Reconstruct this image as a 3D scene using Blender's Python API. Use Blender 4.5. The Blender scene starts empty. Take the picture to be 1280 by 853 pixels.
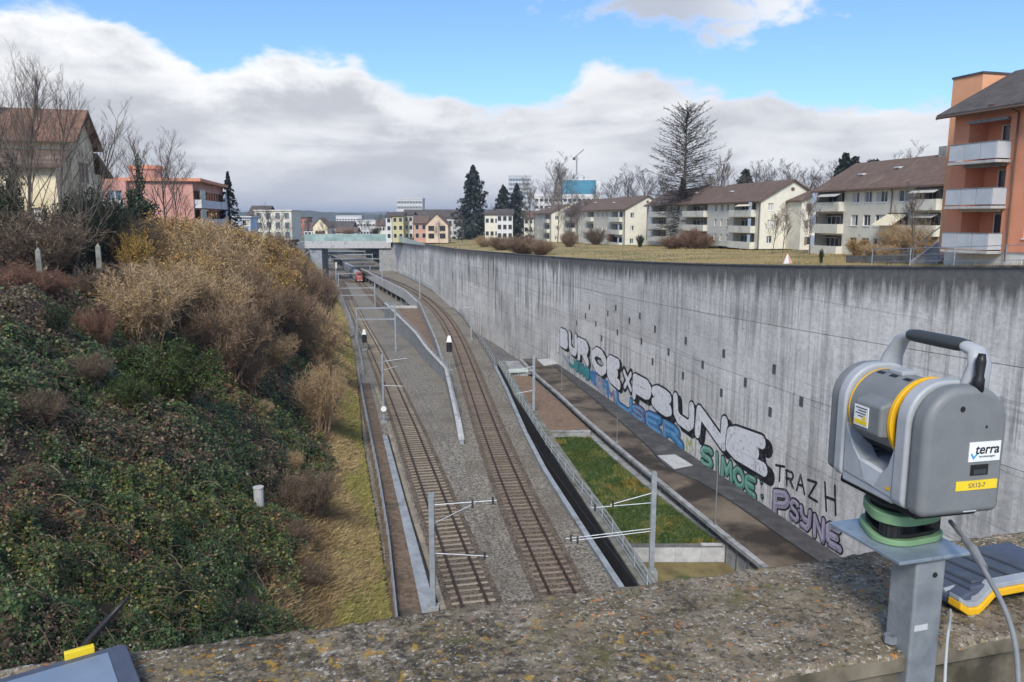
import bpy, math, random
import numpy as np
from mathutils import Vector, Matrix

# ------------------------------------------------------------------ camera, sky, sun, exposure
SC = bpy.context.scene
COL = SC.collection
FPX, EYE, PITCH = 960.0, 22.0, math.atan(154.5 / 960.0)
CP, SP = math.cos(PITCH), math.sin(PITCH)
cam_data = bpy.data.cameras.new('camera')
cam_data.sensor_width = 36.0
cam_data.lens = 36.0 * FPX / 1280.0
cam_data.clip_start = 0.05
cam_data.clip_end = 20000.0
cam = bpy.data.objects.new('camera', cam_data)
cam.location = (0, 0, EYE)
cam.rotation_euler = (math.pi / 2 - PITCH, 0, 0)
COL.objects.link(cam)
SC.camera = cam

SUN_EL, SUN_AZ = math.radians(42), math.radians(188)      # azimuth clockwise from +Y: behind the camera, to its left
world = bpy.data.worlds.new('World')
SC.world = world
world.use_nodes = True
wt = world.node_tree
for n_ in list(wt.nodes):
    wt.nodes.remove(n_)


def wn(kind, **kw):
    n = wt.nodes.new(kind)
    for k, v in kw.items():
        setattr(n, k, v)
    return n


def wmath(op, a, b=None, c=None, clamp=False):
    n = wn('ShaderNodeMath', operation=op, use_clamp=clamp)
    for i, x in enumerate((a, b, c)):
        if x is None:
            continue
        if isinstance(x, (int, float)):
            n.inputs[i].default_value = x
        else:
            wt.links.new(x, n.inputs[i])
    return n.outputs[0]


def wsmooth(x, lo, hi):
    n = wn('ShaderNodeMapRange', interpolation_type='SMOOTHSTEP')
    n.inputs['From Min'].default_value = lo
    n.inputs['From Max'].default_value = hi
    wt.links.new(x, n.inputs['Value'])
    return n.outputs['Result']


def wmix(fac, a, b, blend='MIX'):
    n = wn('ShaderNodeMix', data_type='RGBA', blend_type=blend)
    for sock, x in ((n.inputs[0], fac), (n.inputs[6], a), (n.inputs[7], b)):
        if isinstance(x, (int, float)):
            sock.default_value = x
        elif isinstance(x, tuple):
            sock.default_value = (*x, 1)
        else:
            wt.links.new(x, sock)
    return n.outputs[2]


def wnoise(vec, scale, detail=6, rough=.55, dist=0.0):
    n = wn('ShaderNodeTexNoise')
    n.inputs['Scale'].default_value = scale
    n.inputs['Detail'].default_value = detail
    n.inputs['Roughness'].default_value = rough
    n.inputs['Distortion'].default_value = dist
    wt.links.new(vec, n.inputs['Vector'])
    return n.outputs['Fac']


SKY_STRENGTH = 0.12
sky = wn('ShaderNodeTexSky', sky_type='NISHITA', sun_disc=False)
sky.sun_elevation = SUN_EL
sky.sun_rotation = SUN_AZ
sky.altitude = 450
sky.air_density = 1.0
sky.dust_density = 0.6
sky.ozone_density = 2.0
tc = wn('ShaderNodeTexCoord')
sep = wn('ShaderNodeSeparateXYZ')
wt.links.new(tc.outputs['Generated'], sep.inputs[0])
el = wmath('MULTIPLY', wmath('ARCSINE', sep.outputs[2]), 57.29578)          # elevation in degrees
az = wmath('MULTIPLY', wmath('ARCTAN2', sep.outputs[0], sep.outputs[1]), 57.29578)   # degrees right of +Y
st = wn('ShaderNodeMapping')
st.inputs['Scale'].default_value = (1, 1, 2.1)
wt.links.new(tc.outputs['Generated'], st.inputs['Vector'])
nbig = wnoise(st.outputs[0], 5.0, 7, .56, .3)
nfine = wnoise(st.outputs[0], 13.0, 6, .6, .2)
st2 = wn('ShaderNodeMapping')
st2.inputs['Scale'].default_value = (1, 1, 4.5)
st2.inputs['Location'].default_value = (3.1, 1.7, .4)
wt.links.new(tc.outputs['Generated'], st2.inputs['Vector'])
nband = wnoise(st2.outputs[0], 4.2, 4, .58, .25)
# the cloud bank: its upper edge over the azimuth (degrees, degrees)
EDGE = [(-34, 12.8), (-30, 12.5), (-25, 11.6), (-22, 10.3), (-20.5, 9.9), (-18, 11.2), (-14, 11.6), (-11, 11.0), (-9, 8.9),
        (-5, 8.4), (0, 8.0), (3.5, 8.2), (6, 10.6), (9, 10.0), (14, 9.4), (18, 8.2), (21, 7.0), (26, 7.5), (34, 7.6)]
cr = wn('ShaderNodeValToRGB')
cr.color_ramp.interpolation = 'B_SPLINE'
while len(cr.color_ramp.elements) < len(EDGE):
    cr.color_ramp.elements.new(0.5)
for e_, (a_, h_) in zip(cr.color_ramp.elements, EDGE):
    e_.position = (a_ + 40) / 80
    e_.color = (h_ / 20,) * 3 + (1,)
wt.links.new(wmath('MULTIPLY_ADD', az, 1 / 80, .5), cr.inputs[0])
edge = wmath('MULTIPLY', cr.outputs[0], 20.0)
pert = wmath('ADD', wmath('MULTIPLY_ADD', nbig, 5.0, -2.5), wmath('MULTIPLY_ADD', nfine, 3.2, -1.6))
below = wmath('SUBTRACT', wmath('ADD', edge, pert), el)            # degrees below the cloud edge
bank = wsmooth(below, -.25, .75)
# loose clouds higher up
da = wmath('DIVIDE', wmath('SUBTRACT', az, 14.0), 11.0)
de = wmath('DIVIDE', wmath('SUBTRACT', el, 14.9), 3.4)
blob = wmath('SUBTRACT', 1.0, wmath('SQRT', wmath('ADD', wmath('MULTIPLY', da, da), wmath('MULTIPLY', de, de))))
blobd = wmath('ADD', blob, wmath('MULTIPLY_ADD', nfine, 2.6, -1.3))
high = wsmooth(blobd, 0.0, .55)
loose = wmath('MULTIPLY', wsmooth(nbig, .5, .62), wsmooth(el, 19, 27))
upper = wmath('MAXIMUM', high, loose)
mask = wmath('MAXIMUM', bank, wmath('MULTIPLY', upper, .9))
# brightness: sunlit rims, grey bases, soft bands towards the horizon
rim = wsmooth(wmath('ADD', below, wmath('MULTIPLY_ADD', nfine, 6.0, -3.0)), 3.6, .3)
bands = wsmooth(wmath('ADD', wmath('MULTIPLY', nband, .6), wmath('MULTIPLY', nbig, .4)), .42, .60)
azl = wsmooth(az, 8, -20)
W_ = .78 / SKY_STRENGTH
grey = (0.53 * W_, 0.55 * W_, 0.595 * W_)
mid = (0.82 * W_, 0.83 * W_, 0.85 * W_)
white = (0.93 * W_, 0.94 * W_, 0.95 * W_)
ccol = wmix(bands, grey, mid)
ccol = wmix(wmath('MULTIPLY', rim, wmath('MULTIPLY_ADD', azl, .55, .45)), ccol, white)
upc = wmix(wsmooth(az, 11, 19), (0.50 * W_, 0.52 * W_, 0.565 * W_), (0.86 * W_, 0.87 * W_, 0.88 * W_))
ccol = wmix(wmath('MULTIPLY', upper, wmath('SUBTRACT', 1.0, bank)), ccol, upc)
ccol = wmix(wmath('MULTIPLY', wsmooth(el, 4.5, 0.0), .75), ccol, (0.58 * W_, 0.60 * W_, 0.65 * W_))
skyc = wmix(1.0, sky.outputs[0], (.70, .89, 1.12), 'MULTIPLY')
bg = wn('ShaderNodeBackground')
bg.inputs['Strength'].default_value = SKY_STRENGTH
wt.links.new(wmix(mask, skyc, ccol), bg.inputs['Color'])
wout = wn('ShaderNodeOutputWorld')
wt.links.new(bg.outputs[0], wout.inputs['Surface'])

sun_data = bpy.data.lights.new('sun', 'SUN')
sun_data.energy = 2.8
sun_data.angle = math.radians(20)
sun_data.color = (1.0, .93, .83)
sun = bpy.data.objects.new('sun', sun_data)
sd = Vector((math.sin(SUN_AZ) * math.cos(SUN_EL), math.cos(SUN_AZ) * math.cos(SUN_EL), math.sin(SUN_EL)))
sun.rotation_euler = (-sd).to_track_quat('-Z', 'Y').to_euler()
COL.objects.link(sun)

SC.view_settings.view_transform = 'Standard'
SC.view_settings.look = 'None'
SC.view_settings.exposure = 0.55
SC.view_settings.gamma = 1.0
SC.render.engine = 'CYCLES'
SC.cycles.use_denoising = True
SC.cycles.adaptive_threshold = 0.018
SC.cycles.max_bounces = 4
SC.cycles.diffuse_bounces = 2
SC.cycles.glossy_bounces = 2
SC.cycles.volume_bounces = 0
SC.cycles.transparent_max_bounces = 8

# ------------------------------------------------------------------ helpers
HAZE = 0.0002
RNG = np.random.default_rng(7)
random.seed(11)


def ray(px, py):
    u, v = (px - 640) / FPX, (py - 426.5) / FPX
    return Vector((u, CP - v * SP, -SP - v * CP))


def at(px, py, z=0.0):
    d = ray(px, py)
    t = (z - EYE) / d.z
    return Vector((d.x * t, d.y * t, z))


def aty(px, py, Y):
    d = ray(px, py)
    t = Y / d.y
    return Vector((d.x * t, Y, EYE + d.z * t))


def atd(px, py, depth):
    return Vector((0, 0, EYE)) + ray(px, py) * depth


def prj(P):
    yy = P[1] * CP - (P[2] - EYE) * SP
    vv = -(P[1] * SP + (P[2] - EYE) * CP)
    return 640 + FPX * P[0] / yy, 426.5 + FPX * vv / yy


def vnoise(x, y, seed=0):
    xi, yi = np.floor(x).astype(np.int64), np.floor(y).astype(np.int64)
    fx, fy = x - xi, y - yi
    fx, fy = fx * fx * (3 - 2 * fx), fy * fy * (3 - 2 * fy)

    def h(a, b):
        n = (a * 374761393 + b * 668265263 + seed * 974634777) & 0xffffffff
        n = ((n ^ (n >> 13)) * 1274126177) & 0xffffffff
        return ((n ^ (n >> 16)) & 0xffff) / 65535.0
    return (h(xi, yi) * (1 - fx) + h(xi + 1, yi) * fx) * (1 - fy) + (h(xi, yi + 1) * (1 - fx) + h(xi + 1, yi + 1) * fx) * fy


def fbm(x, y, octv=4, seed=0):
    x, y = np.asarray(x, float), np.asarray(y, float)
    s, a, t = 0, .5, 0
    for k in range(octv):
        s = s + a * vnoise(x * 2 ** k + 17.3 * k, y * 2 ** k - 9.1 * k, seed + k)
        t += a
        a *= .5
    return s / t


# ---- materials
MATS = {}


def mat(name, c1, c2=None, scale=4.0, rough=.8, bump=0.0, detail=5, metal=0.0, spec=.35, stretch=(1, 1, 1), bscale=None,
        lo=.35, hi=.65, c3=None, c3scale=1.0, c3lo=.55, c3hi=.7, coat=0.0, bdist=.02, rnd=0.0):
    m = bpy.data.materials.new(name)
    m.use_nodes = True
    nt = m.node_tree
    b = nt.nodes['Principled BSDF']
    b.inputs['Roughness'].default_value = rough
    b.inputs['Metallic'].default_value = metal
    b.inputs['Specular IOR Level'].default_value = spec
    b.inputs['Coat Weight'].default_value = coat
    b.inputs['Base Color'].default_value = (*c1, 1)
    L = nt.links.new
    tcn = nt.nodes.new('ShaderNodeTexCoord')
    mp = nt.nodes.new('ShaderNodeMapping')
    mp.inputs['Scale'].default_value = stretch
    L(tcn.outputs['Object'], mp.inputs['Vector'])

    def noise(sc_, dt=detail):
        n = nt.nodes.new('ShaderNodeTexNoise')
        n.inputs['Scale'].default_value = sc_
        n.inputs['Detail'].default_value = dt
        n.inputs['Roughness'].default_value = .6
        L(mp.outputs[0], n.inputs['Vector'])
        return n.outputs['Fac']

    def ramp(fac, p0, p1, a=(0, 0, 0), bb=(1, 1, 1)):
        r = nt.nodes.new('ShaderNodeValToRGB')
        r.color_ramp.elements[0].position, r.color_ramp.elements[1].position = p0, p1
        r.color_ramp.elements[0].color, r.color_ramp.elements[1].color = (*a, 1), (*bb, 1)
        L(fac, r.inputs[0])
        return r.outputs[0]

    def mix(fac, a, bcol, blend='MIX'):
        x = nt.nodes.new('ShaderNodeMix')
        x.data_type, x.blend_type = 'RGBA', blend
        if isinstance(fac, float):
            x.inputs[0].default_value = fac
        else:
            L(fac, x.inputs[0])
        for sck, val in ((x.inputs[6], a), (x.inputs[7], bcol)):
            if isinstance(val, tuple):
                sck.default_value = (*val, 1)
            else:
                L(val, sck)
        return x.outputs[2]
    col = None
    if c2 is not None:
        col = ramp(noise(scale), lo, hi, c1, c2)
    if c3 is not None:
        col = mix(ramp(noise(c3scale, 4), c3lo, c3hi), col if col is not None else c1, c3)
    if rnd:
        oi = nt.nodes.new('ShaderNodeObjectInfo')
        v = nt.nodes.new('ShaderNodeMapRange')
        v.inputs['To Min'].default_value, v.inputs['To Max'].default_value = 1 - rnd, 1 + rnd
        L(oi.outputs['Random'], v.inputs['Value'])
        cb = nt.nodes.new('ShaderNodeCombineColor')
        for i in range(3):
            L(v.outputs[0], cb.inputs[i])
        col = mix(1.0, col if col is not None else c1, cb.outputs[0], 'MULTIPLY')
    if col is not None:
        L(col, b.inputs['Base Color'])
    if bump:
        bp = nt.nodes.new('ShaderNodeBump')
        bp.inputs['Strength'].default_value = bump
        bp.inputs['Distance'].default_value = bdist
        L(noise(bscale or scale * 3), bp.inputs['Height'])
        L(bp.outputs[0], b.inputs['Normal'])
    MATS[name] = m
    m['nodes_mix'] = 1
    return m


def attr_mat(name, rough=.65, spec=.25, transl=.0):
    m = bpy.data.materials.new(name)
    m.use_nodes = True
    nt = m.node_tree
    b = nt.nodes['Principled BSDF']
    a = nt.nodes.new('ShaderNodeAttribute')
    a.attribute_name = 'col'
    nt.links.new(a.outputs['Color'], b.inputs['Base Color'])
    b.inputs['Roughness'].default_value = rough
    b.inputs['Specular IOR Level'].default_value = spec
    if transl:
        t = nt.nodes.new('ShaderNodeBsdfTranslucent')
        nt.links.new(a.outputs['Color'], t.inputs['Color'])
        ms = nt.nodes.new('ShaderNodeMixShader')
        ms.inputs[0].default_value = transl
        nt.links.new(b.outputs[0], ms.inputs[1])
        nt.links.new(t.outputs[0], ms.inputs[2])
        nt.links.new(ms.outputs[0], nt.nodes['Material Output'].inputs['Surface'])
    MATS[name] = m
    return m


# ---- objects
def tag(o, label=None, cat=None, group=None, kind=None):
    if label:
        o['label'] = label
    if cat:
        o['category'] = cat
    if group:
        o['group'] = group
    if kind:
        o['kind'] = kind
    return o


def empty(name, loc=(0, 0, 0), rz=0.0, label=None, cat=None, group=None):
    o = bpy.data.objects.new(name, None)
    o.empty_display_size = .2
    o.location = loc
    o.rotation_euler = (0, 0, rz)
    COL.objects.link(o)
    return tag(o, label, cat, group)


def link(name, me, parent=None, loc=None, rz=0.0):
    o = bpy.data.objects.new(name, me)
    COL.objects.link(o)
    if parent:
        o.parent = parent
    if loc is not None:
        o.location = loc
    if rz:
        o.rotation_euler = (0, 0, rz)
    return o


def copy_tree(o, parent=None):
    c = o.copy()
    COL.objects.link(c)
    c.parent = parent
    for ch in list(o.children):
        copy_tree(ch, c)
    return c


class MB:
    """collects boxes, bars, tubes and sheets into one mesh"""

    def __init__(self):
        self.v, self.f = [], []

    def add(self, vs, fs):
        n = len(self.v)
        self.v += [tuple(p) for p in vs]
        self.f += [tuple(i + n for i in q) for q in fs]
        return self

    def quad(self, a, b, c, d):
        return self.add((a, b, c, d), ((0, 1, 2, 3),))

    def poly(self, pts):
        return self.add(pts, (tuple(range(len(pts))),))

    def box(self, x0, x1, y0, y1, z0, z1):
        return self.add([(x0, y0, z0), (x1, y0, z0), (x1, y1, z0), (x0, y1, z0), (x0, y0, z1), (x1, y0, z1), (x1, y1, z1), (x0, y1, z1)],
                        [(0, 3, 2, 1), (4, 5, 6, 7), (0, 1, 5, 4), (1, 2, 6, 5), (2, 3, 7, 6), (3, 0, 4, 7)])

    def hexa(self, bottom, top):
        return self.add(list(bottom) + list(top),
                        [(0, 3, 2, 1), (4, 5, 6, 7), (0, 1, 5, 4), (1, 2, 6, 5), (2, 3, 7, 6), (3, 0, 4, 7)])

    def bar(self, a, b, w, h=None, up=(0, 0, 1)):
        a, b = Vector(a), Vector(b)
        h = h or w
        d = (b - a).normalized()
        u = Vector(up)
        if abs(d.dot(u)) > .98:
            u = Vector((1, 0, 0))
        s = d.cross(u).normalized()
        t = s.cross(d)
        s, t = s * w / 2, t * h / 2
        return self.add([a - s - t, a + s - t, a + s + t, a - s + t, b - s - t, b + s - t, b + s + t, b - s + t],
                        [(0, 3, 2, 1), (4, 5, 6, 7), (0, 1, 5, 4), (1, 2, 6, 5), (2, 3, 7, 6), (3, 0, 4, 7)])

    def tube(self, pts, r, n=8, caps=True):
        pts = [Vector(p) for p in pts]
        rs = r if isinstance(r, (list, tuple)) else [r] * len(pts)
        base = len(self.v)
        prev = None
        for i, p in enumerate(pts):
            d = (pts[min(i + 1, len(pts) - 1)] - pts[max(i - 1, 0)])
            if d.length < 1e-9:
                d = Vector((0, 0, 1))
            d.normalize()
            if prev is None:
                s = d.cross(Vector((0, 0, 1)))
                if s.length < .05:
                    s = d.cross(Vector((1, 0, 0)))
                s.normalize()
            else:
                s = (prev - d * prev.dot(d)).normalized()
            prev = s
            t = d.cross(s)
            for k in range(n):
                a = 2 * math.pi * k / n
                q = p + (s * math.cos(a) + t * math.sin(a)) * rs[i]
                self.v.append(tuple(q))
        for i in range(len(pts) - 1):
            for k in range(n):
                a, b = base + i * n + k, base + i * n + (k + 1) % n
                self.f.append((a, b, b + n, a + n))
        if caps:
            self.f.append(tuple(base + k for k in reversed(range(n))))
            self.f.append(tuple(base + (len(pts) - 1) * n + k for k in range(n)))
        return self

    def prism(self, poly, fn, d0, d1):
        """poly: 2D points; fn(a, b, d) -> 3D"""
        n = len(poly)
        vs = [fn(a, b, d0) for a, b in poly] + [fn(a, b, d1) for a, b in poly]
        fs = [tuple(range(n)), tuple(reversed(range(n, 2 * n)))]
        fs += [(i, i + n, (i + 1) % n + n, (i + 1) % n) for i in range(n)]
        return self.add(vs, fs)

    def loft(self, rings, closed=False):
        n = len(rings[0])
        base = len(self.v)
        for r in rings:
            self.v += [tuple(p) for p in r]
        for i in range(len(rings) - 1):
            for k in range(n if closed else n - 1):
                a, b = base + i * n + k, base + i * n + (k + 1) % n
                self.f.append((a, b, b + n, a + n))
        return self

    def mesh(self, name, m, smooth=False):
        me = bpy.data.meshes.new(name)
        me.from_pydata(self.v, [], self.f)
        if m is not None:
            me.materials.append(m if not isinstance(m, str) else MATS[m])
        if smooth:
            me.polygons.foreach_set('use_smooth', [True] * len(me.polygons))
        me.update()
        return me

    def build(self, name, m, parent=None, smooth=False, loc=None, rz=0.0, bevel=0.0, seg=2):
        o = link(name, self.mesh(name, m, smooth), parent, loc, rz)
        if bevel:
            fix_normals(o.data)
            b = o.modifiers.new('bevel', 'BEVEL')
            b.width = bevel
            b.segments = seg
            b.limit_method = 'ANGLE'
            b.angle_limit = math.radians(32)
            if smooth:
                b.harden_normals = True
        return o


def fix_normals(me):
    import bmesh
    bm = bmesh.new()
    bm.from_mesh(me)
    bmesh.ops.remove_doubles(bm, verts=bm.verts, dist=1e-6)
    bmesh.ops.recalc_face_normals(bm, faces=bm.faces)
    bm.to_mesh(me)
    bm.free()


def np_mesh(name, V, nper, m, cols=None):
    """V: (N*nper, 3) corner points of N separate faces with nper corners each; cols (N, 3)"""
    n = len(V) // nper
    me = bpy.data.meshes.new(name)
    me.vertices.add(len(V))
    me.vertices.foreach_set('co', np.ascontiguousarray(V, dtype=np.float32).ravel())
    me.loops.add(len(V))
    me.loops.foreach_set('vertex_index', np.arange(len(V), dtype=np.int32))
    me.polygons.add(n)
    me.polygons.foreach_set('loop_start', np.arange(0, len(V), nper, dtype=np.int32))
    me.update(calc_edges=True)
    if cols is not None:
        a = me.attributes.new('col', 'FLOAT_COLOR', 'POINT')
        c = np.ones((len(V), 4), np.float32)
        c[:, :3] = np.repeat(np.clip(cols, 0, 1), nper, axis=0)
        a.data.foreach_set('color', c.ravel())
    me.materials.append(MATS[m] if isinstance(m, str) else m)
    return me


def unit(a):
    return a / np.maximum(np.linalg.norm(a, axis=1, keepdims=True), 1e-9)


def leaf_quads(P, N, size, aspect=.6, rng=RNG):
    """diamond leaves at P facing N"""
    R = rng.normal(size=P.shape)
    T = unit(np.cross(N, R))
    B = np.cross(N, T)
    s = np.asarray(size).reshape(-1, 1)
    fold = N * s * .12
    V = np.stack([P - T * s * .5, P - B * s * .5 * aspect + fold, P + T * s * .5, P + B * s * .5 * aspect + fold], axis=1)
    return V.reshape(-1, 3)


def strip_quads(A, B, w0, w1, rng=RNG):
    """thin tapering ribbons from A to B"""
    D = unit(B - A)
    S = unit(np.cross(D, rng.normal(size=A.shape)))
    w0, w1 = np.asarray(w0).reshape(-1, 1), np.asarray(w1).reshape(-1, 1)
    V = np.stack([A - S * w0 / 2, A + S * w0 / 2, B + S * w1 / 2, B - S * w1 / 2], axis=1)
    return V.reshape(-1, 3)


def pick(cols, w, n, jit=.18, rng=RNG):
    cols = np.array(cols, float)
    w = np.array(w, float)
    c = cols[rng.choice(len(cols), n, p=w / w.sum())]
    return c * (1 + rng.uniform(-jit, jit, (n, 1))) * (1 + rng.uniform(-jit * .35, jit * .35, (n, 3)))

# ------------------------------------------------------------------ materials
mat('ballast', (.050, .046, .039), (.42, .39, .325), 6.5, .95, 1.0, 10, bscale=12, bdist=.08, lo=.37, hi=.67, c3=(.135, .12, .098), c3scale=.16, c3lo=.5, c3hi=.8)
mat('ballast_rusty', (.050, .045, .037), (.41, .375, .305), 6.5, .95, 1.0, 10, bscale=12, bdist=.08, lo=.37, hi=.67, c3=(.135, .112, .085), c3scale=.14, c3lo=.46, c3hi=.76)
mat('litter', (.09, .06, .038), (.20, .15, .105), 3.5, .95, .8, 7, bscale=9, bdist=.05, c3=(.07, .068, .05), c3scale=.5)
mat('gravel_brown', (.13, .088, .06), (.25, .175, .12), 5, .95, .7, 8, bscale=20, bdist=.03, c3=(.10, .08, .06), c3scale=.35)
mat('concrete', (.22, .225, .22), (.36, .365, .36), 1.6, .88, .35, 6, bscale=12, c3=(.13, .135, .125), c3scale=.6, c3lo=.52, c3hi=.72)
mat('concrete_dark', (.09, .09, .085), (.19, .185, .175), 1.4, .9, .4, 6, bscale=9, c3=(.055, .055, .05), c3scale=.7)
mat('concrete_light', (.36, .365, .36), (.50, .505, .50), 2.0, .85, .25, 6, bscale=12, c3=(.24, .245, .24), c3scale=.7)
mat('concrete_blue', (.22, .245, .27), (.33, .36, .385), 1.2, .85, .3, 6, bscale=10, c3=(.13, .14, .14), c3scale=.5)
mat('concrete_mossy', (.13, .13, .11), (.27, .27, .24), 2.2, .9, .4, 7, bscale=12, c3=(.10, .10, .06), c3scale=1.1, c3lo=.48, c3hi=.66)
mat('rail_pipe', (.33, .38, .41), (.41, .46, .49), 3, .5, metal=.3)
mat('ballast_track', (.035, .028, .022), (.26, .205, .15), 6.5, .95, 1.0, 10, bscale=12, bdist=.08, lo=.36, hi=.7, c3=(.075, .055, .04), c3scale=.5, c3lo=.5, c3hi=.75)
mat('recess_shade', (.018, .018, .019), (.035, .034, .034), 1.5, .95, .3)  # near black: shade of the trench, gallery and gaps put into the colour
mat('path_wet', (.075, .057, .040), (.185, .148, .105), .35, .6, .25, 10, bscale=12, c3=(.032, .024, .017), c3scale=.22, c3lo=.48, c3hi=.60, spec=.4)
mat('asphalt', (.048, .048, .05), (.085, .083, .082), 1.0, .85, .35, 6, bscale=20, c3=(.12, .115, .11), c3scale=.25, c3lo=.56, c3hi=.7)
mat('slab_pale', (.38, .39, .385), (.47, .48, .475), 1.5, .85, .2)
mat('rail_rust', (.045, .027, .02), (.085, .055, .04), 6, .6, .1, metal=.3)
mat('sleeper_concrete', (.215, .185, .14), (.31, .27, .205), 3, .9, .2, rnd=.2)
mat('sleeper_wood', (.15, .115, .085), (.25, .20, .15), 4, .9, .3, rnd=.22)
mat('galvanised', (.28, .315, .345), (.40, .44, .47), 3, .5, .05, metal=.45)
mat('steel_grey', (.20, .215, .23), (.29, .31, .325), 3, .55, .05, metal=.4)
mat('steel_dark', (.03, .032, .035), (.06, .062, .065), 3, .6)
mat('rust_plank', (.10, .055, .03), (.20, .125, .075), 3, .9, .3, stretch=(.4, .4, 4))
mat('white_paint', (.72, .73, .73), (.80, .81, .81), 2, .6)
mat('black_paint', (.012, .012, .013), (.02, .02, .021), 2, .6)
mat('red_paint', (.33, .09, .08), (.40, .12, .10), 2, .5)
mat('glass_dark', (.02, .025, .03), (.045, .052, .06), .6, .12, spec=.6)
mat('glass_blue', (.10, .14, .18), (.17, .22, .27), .5, .15, spec=.6)
mat('glass_green', (.20, .30, .28), (.34, .46, .43), .25, .3, spec=.5)
mat('grass_pale', (.24, .185, .08), (.37, .29, .13), .22, .95, .5, 8, bscale=5, bdist=.08, c3=(.15, .145, .055), c3scale=.09, c3lo=.5, c3hi=.66)
mat('grass_green', (.045, .07, .018), (.10, .125, .035), .6, .95, .7, 8, bscale=9, bdist=.08, c3=(.105, .095, .035), c3scale=.5, c3lo=.58, c3hi=.74)
mat('grass_yellow', (.13, .10, .045), (.22, .18, .075), .8, .95, .6, 8, bscale=9, bdist=.05, c3=(.07, .085, .028), c3scale=.6)
mat('soil', (.030, .024, .016), (.062, .050, .033), 1.2, .98, .6, 6, bscale=4, bdist=.1)
mat('ground_far', (.10, .105, .07), (.17, .165, .12), .02, .95, c3=(.13, .13, .125), c3scale=.01)
mat('hill_woods', (.030, .040, .032), (.055, .066, .050), .02, .95)


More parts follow.
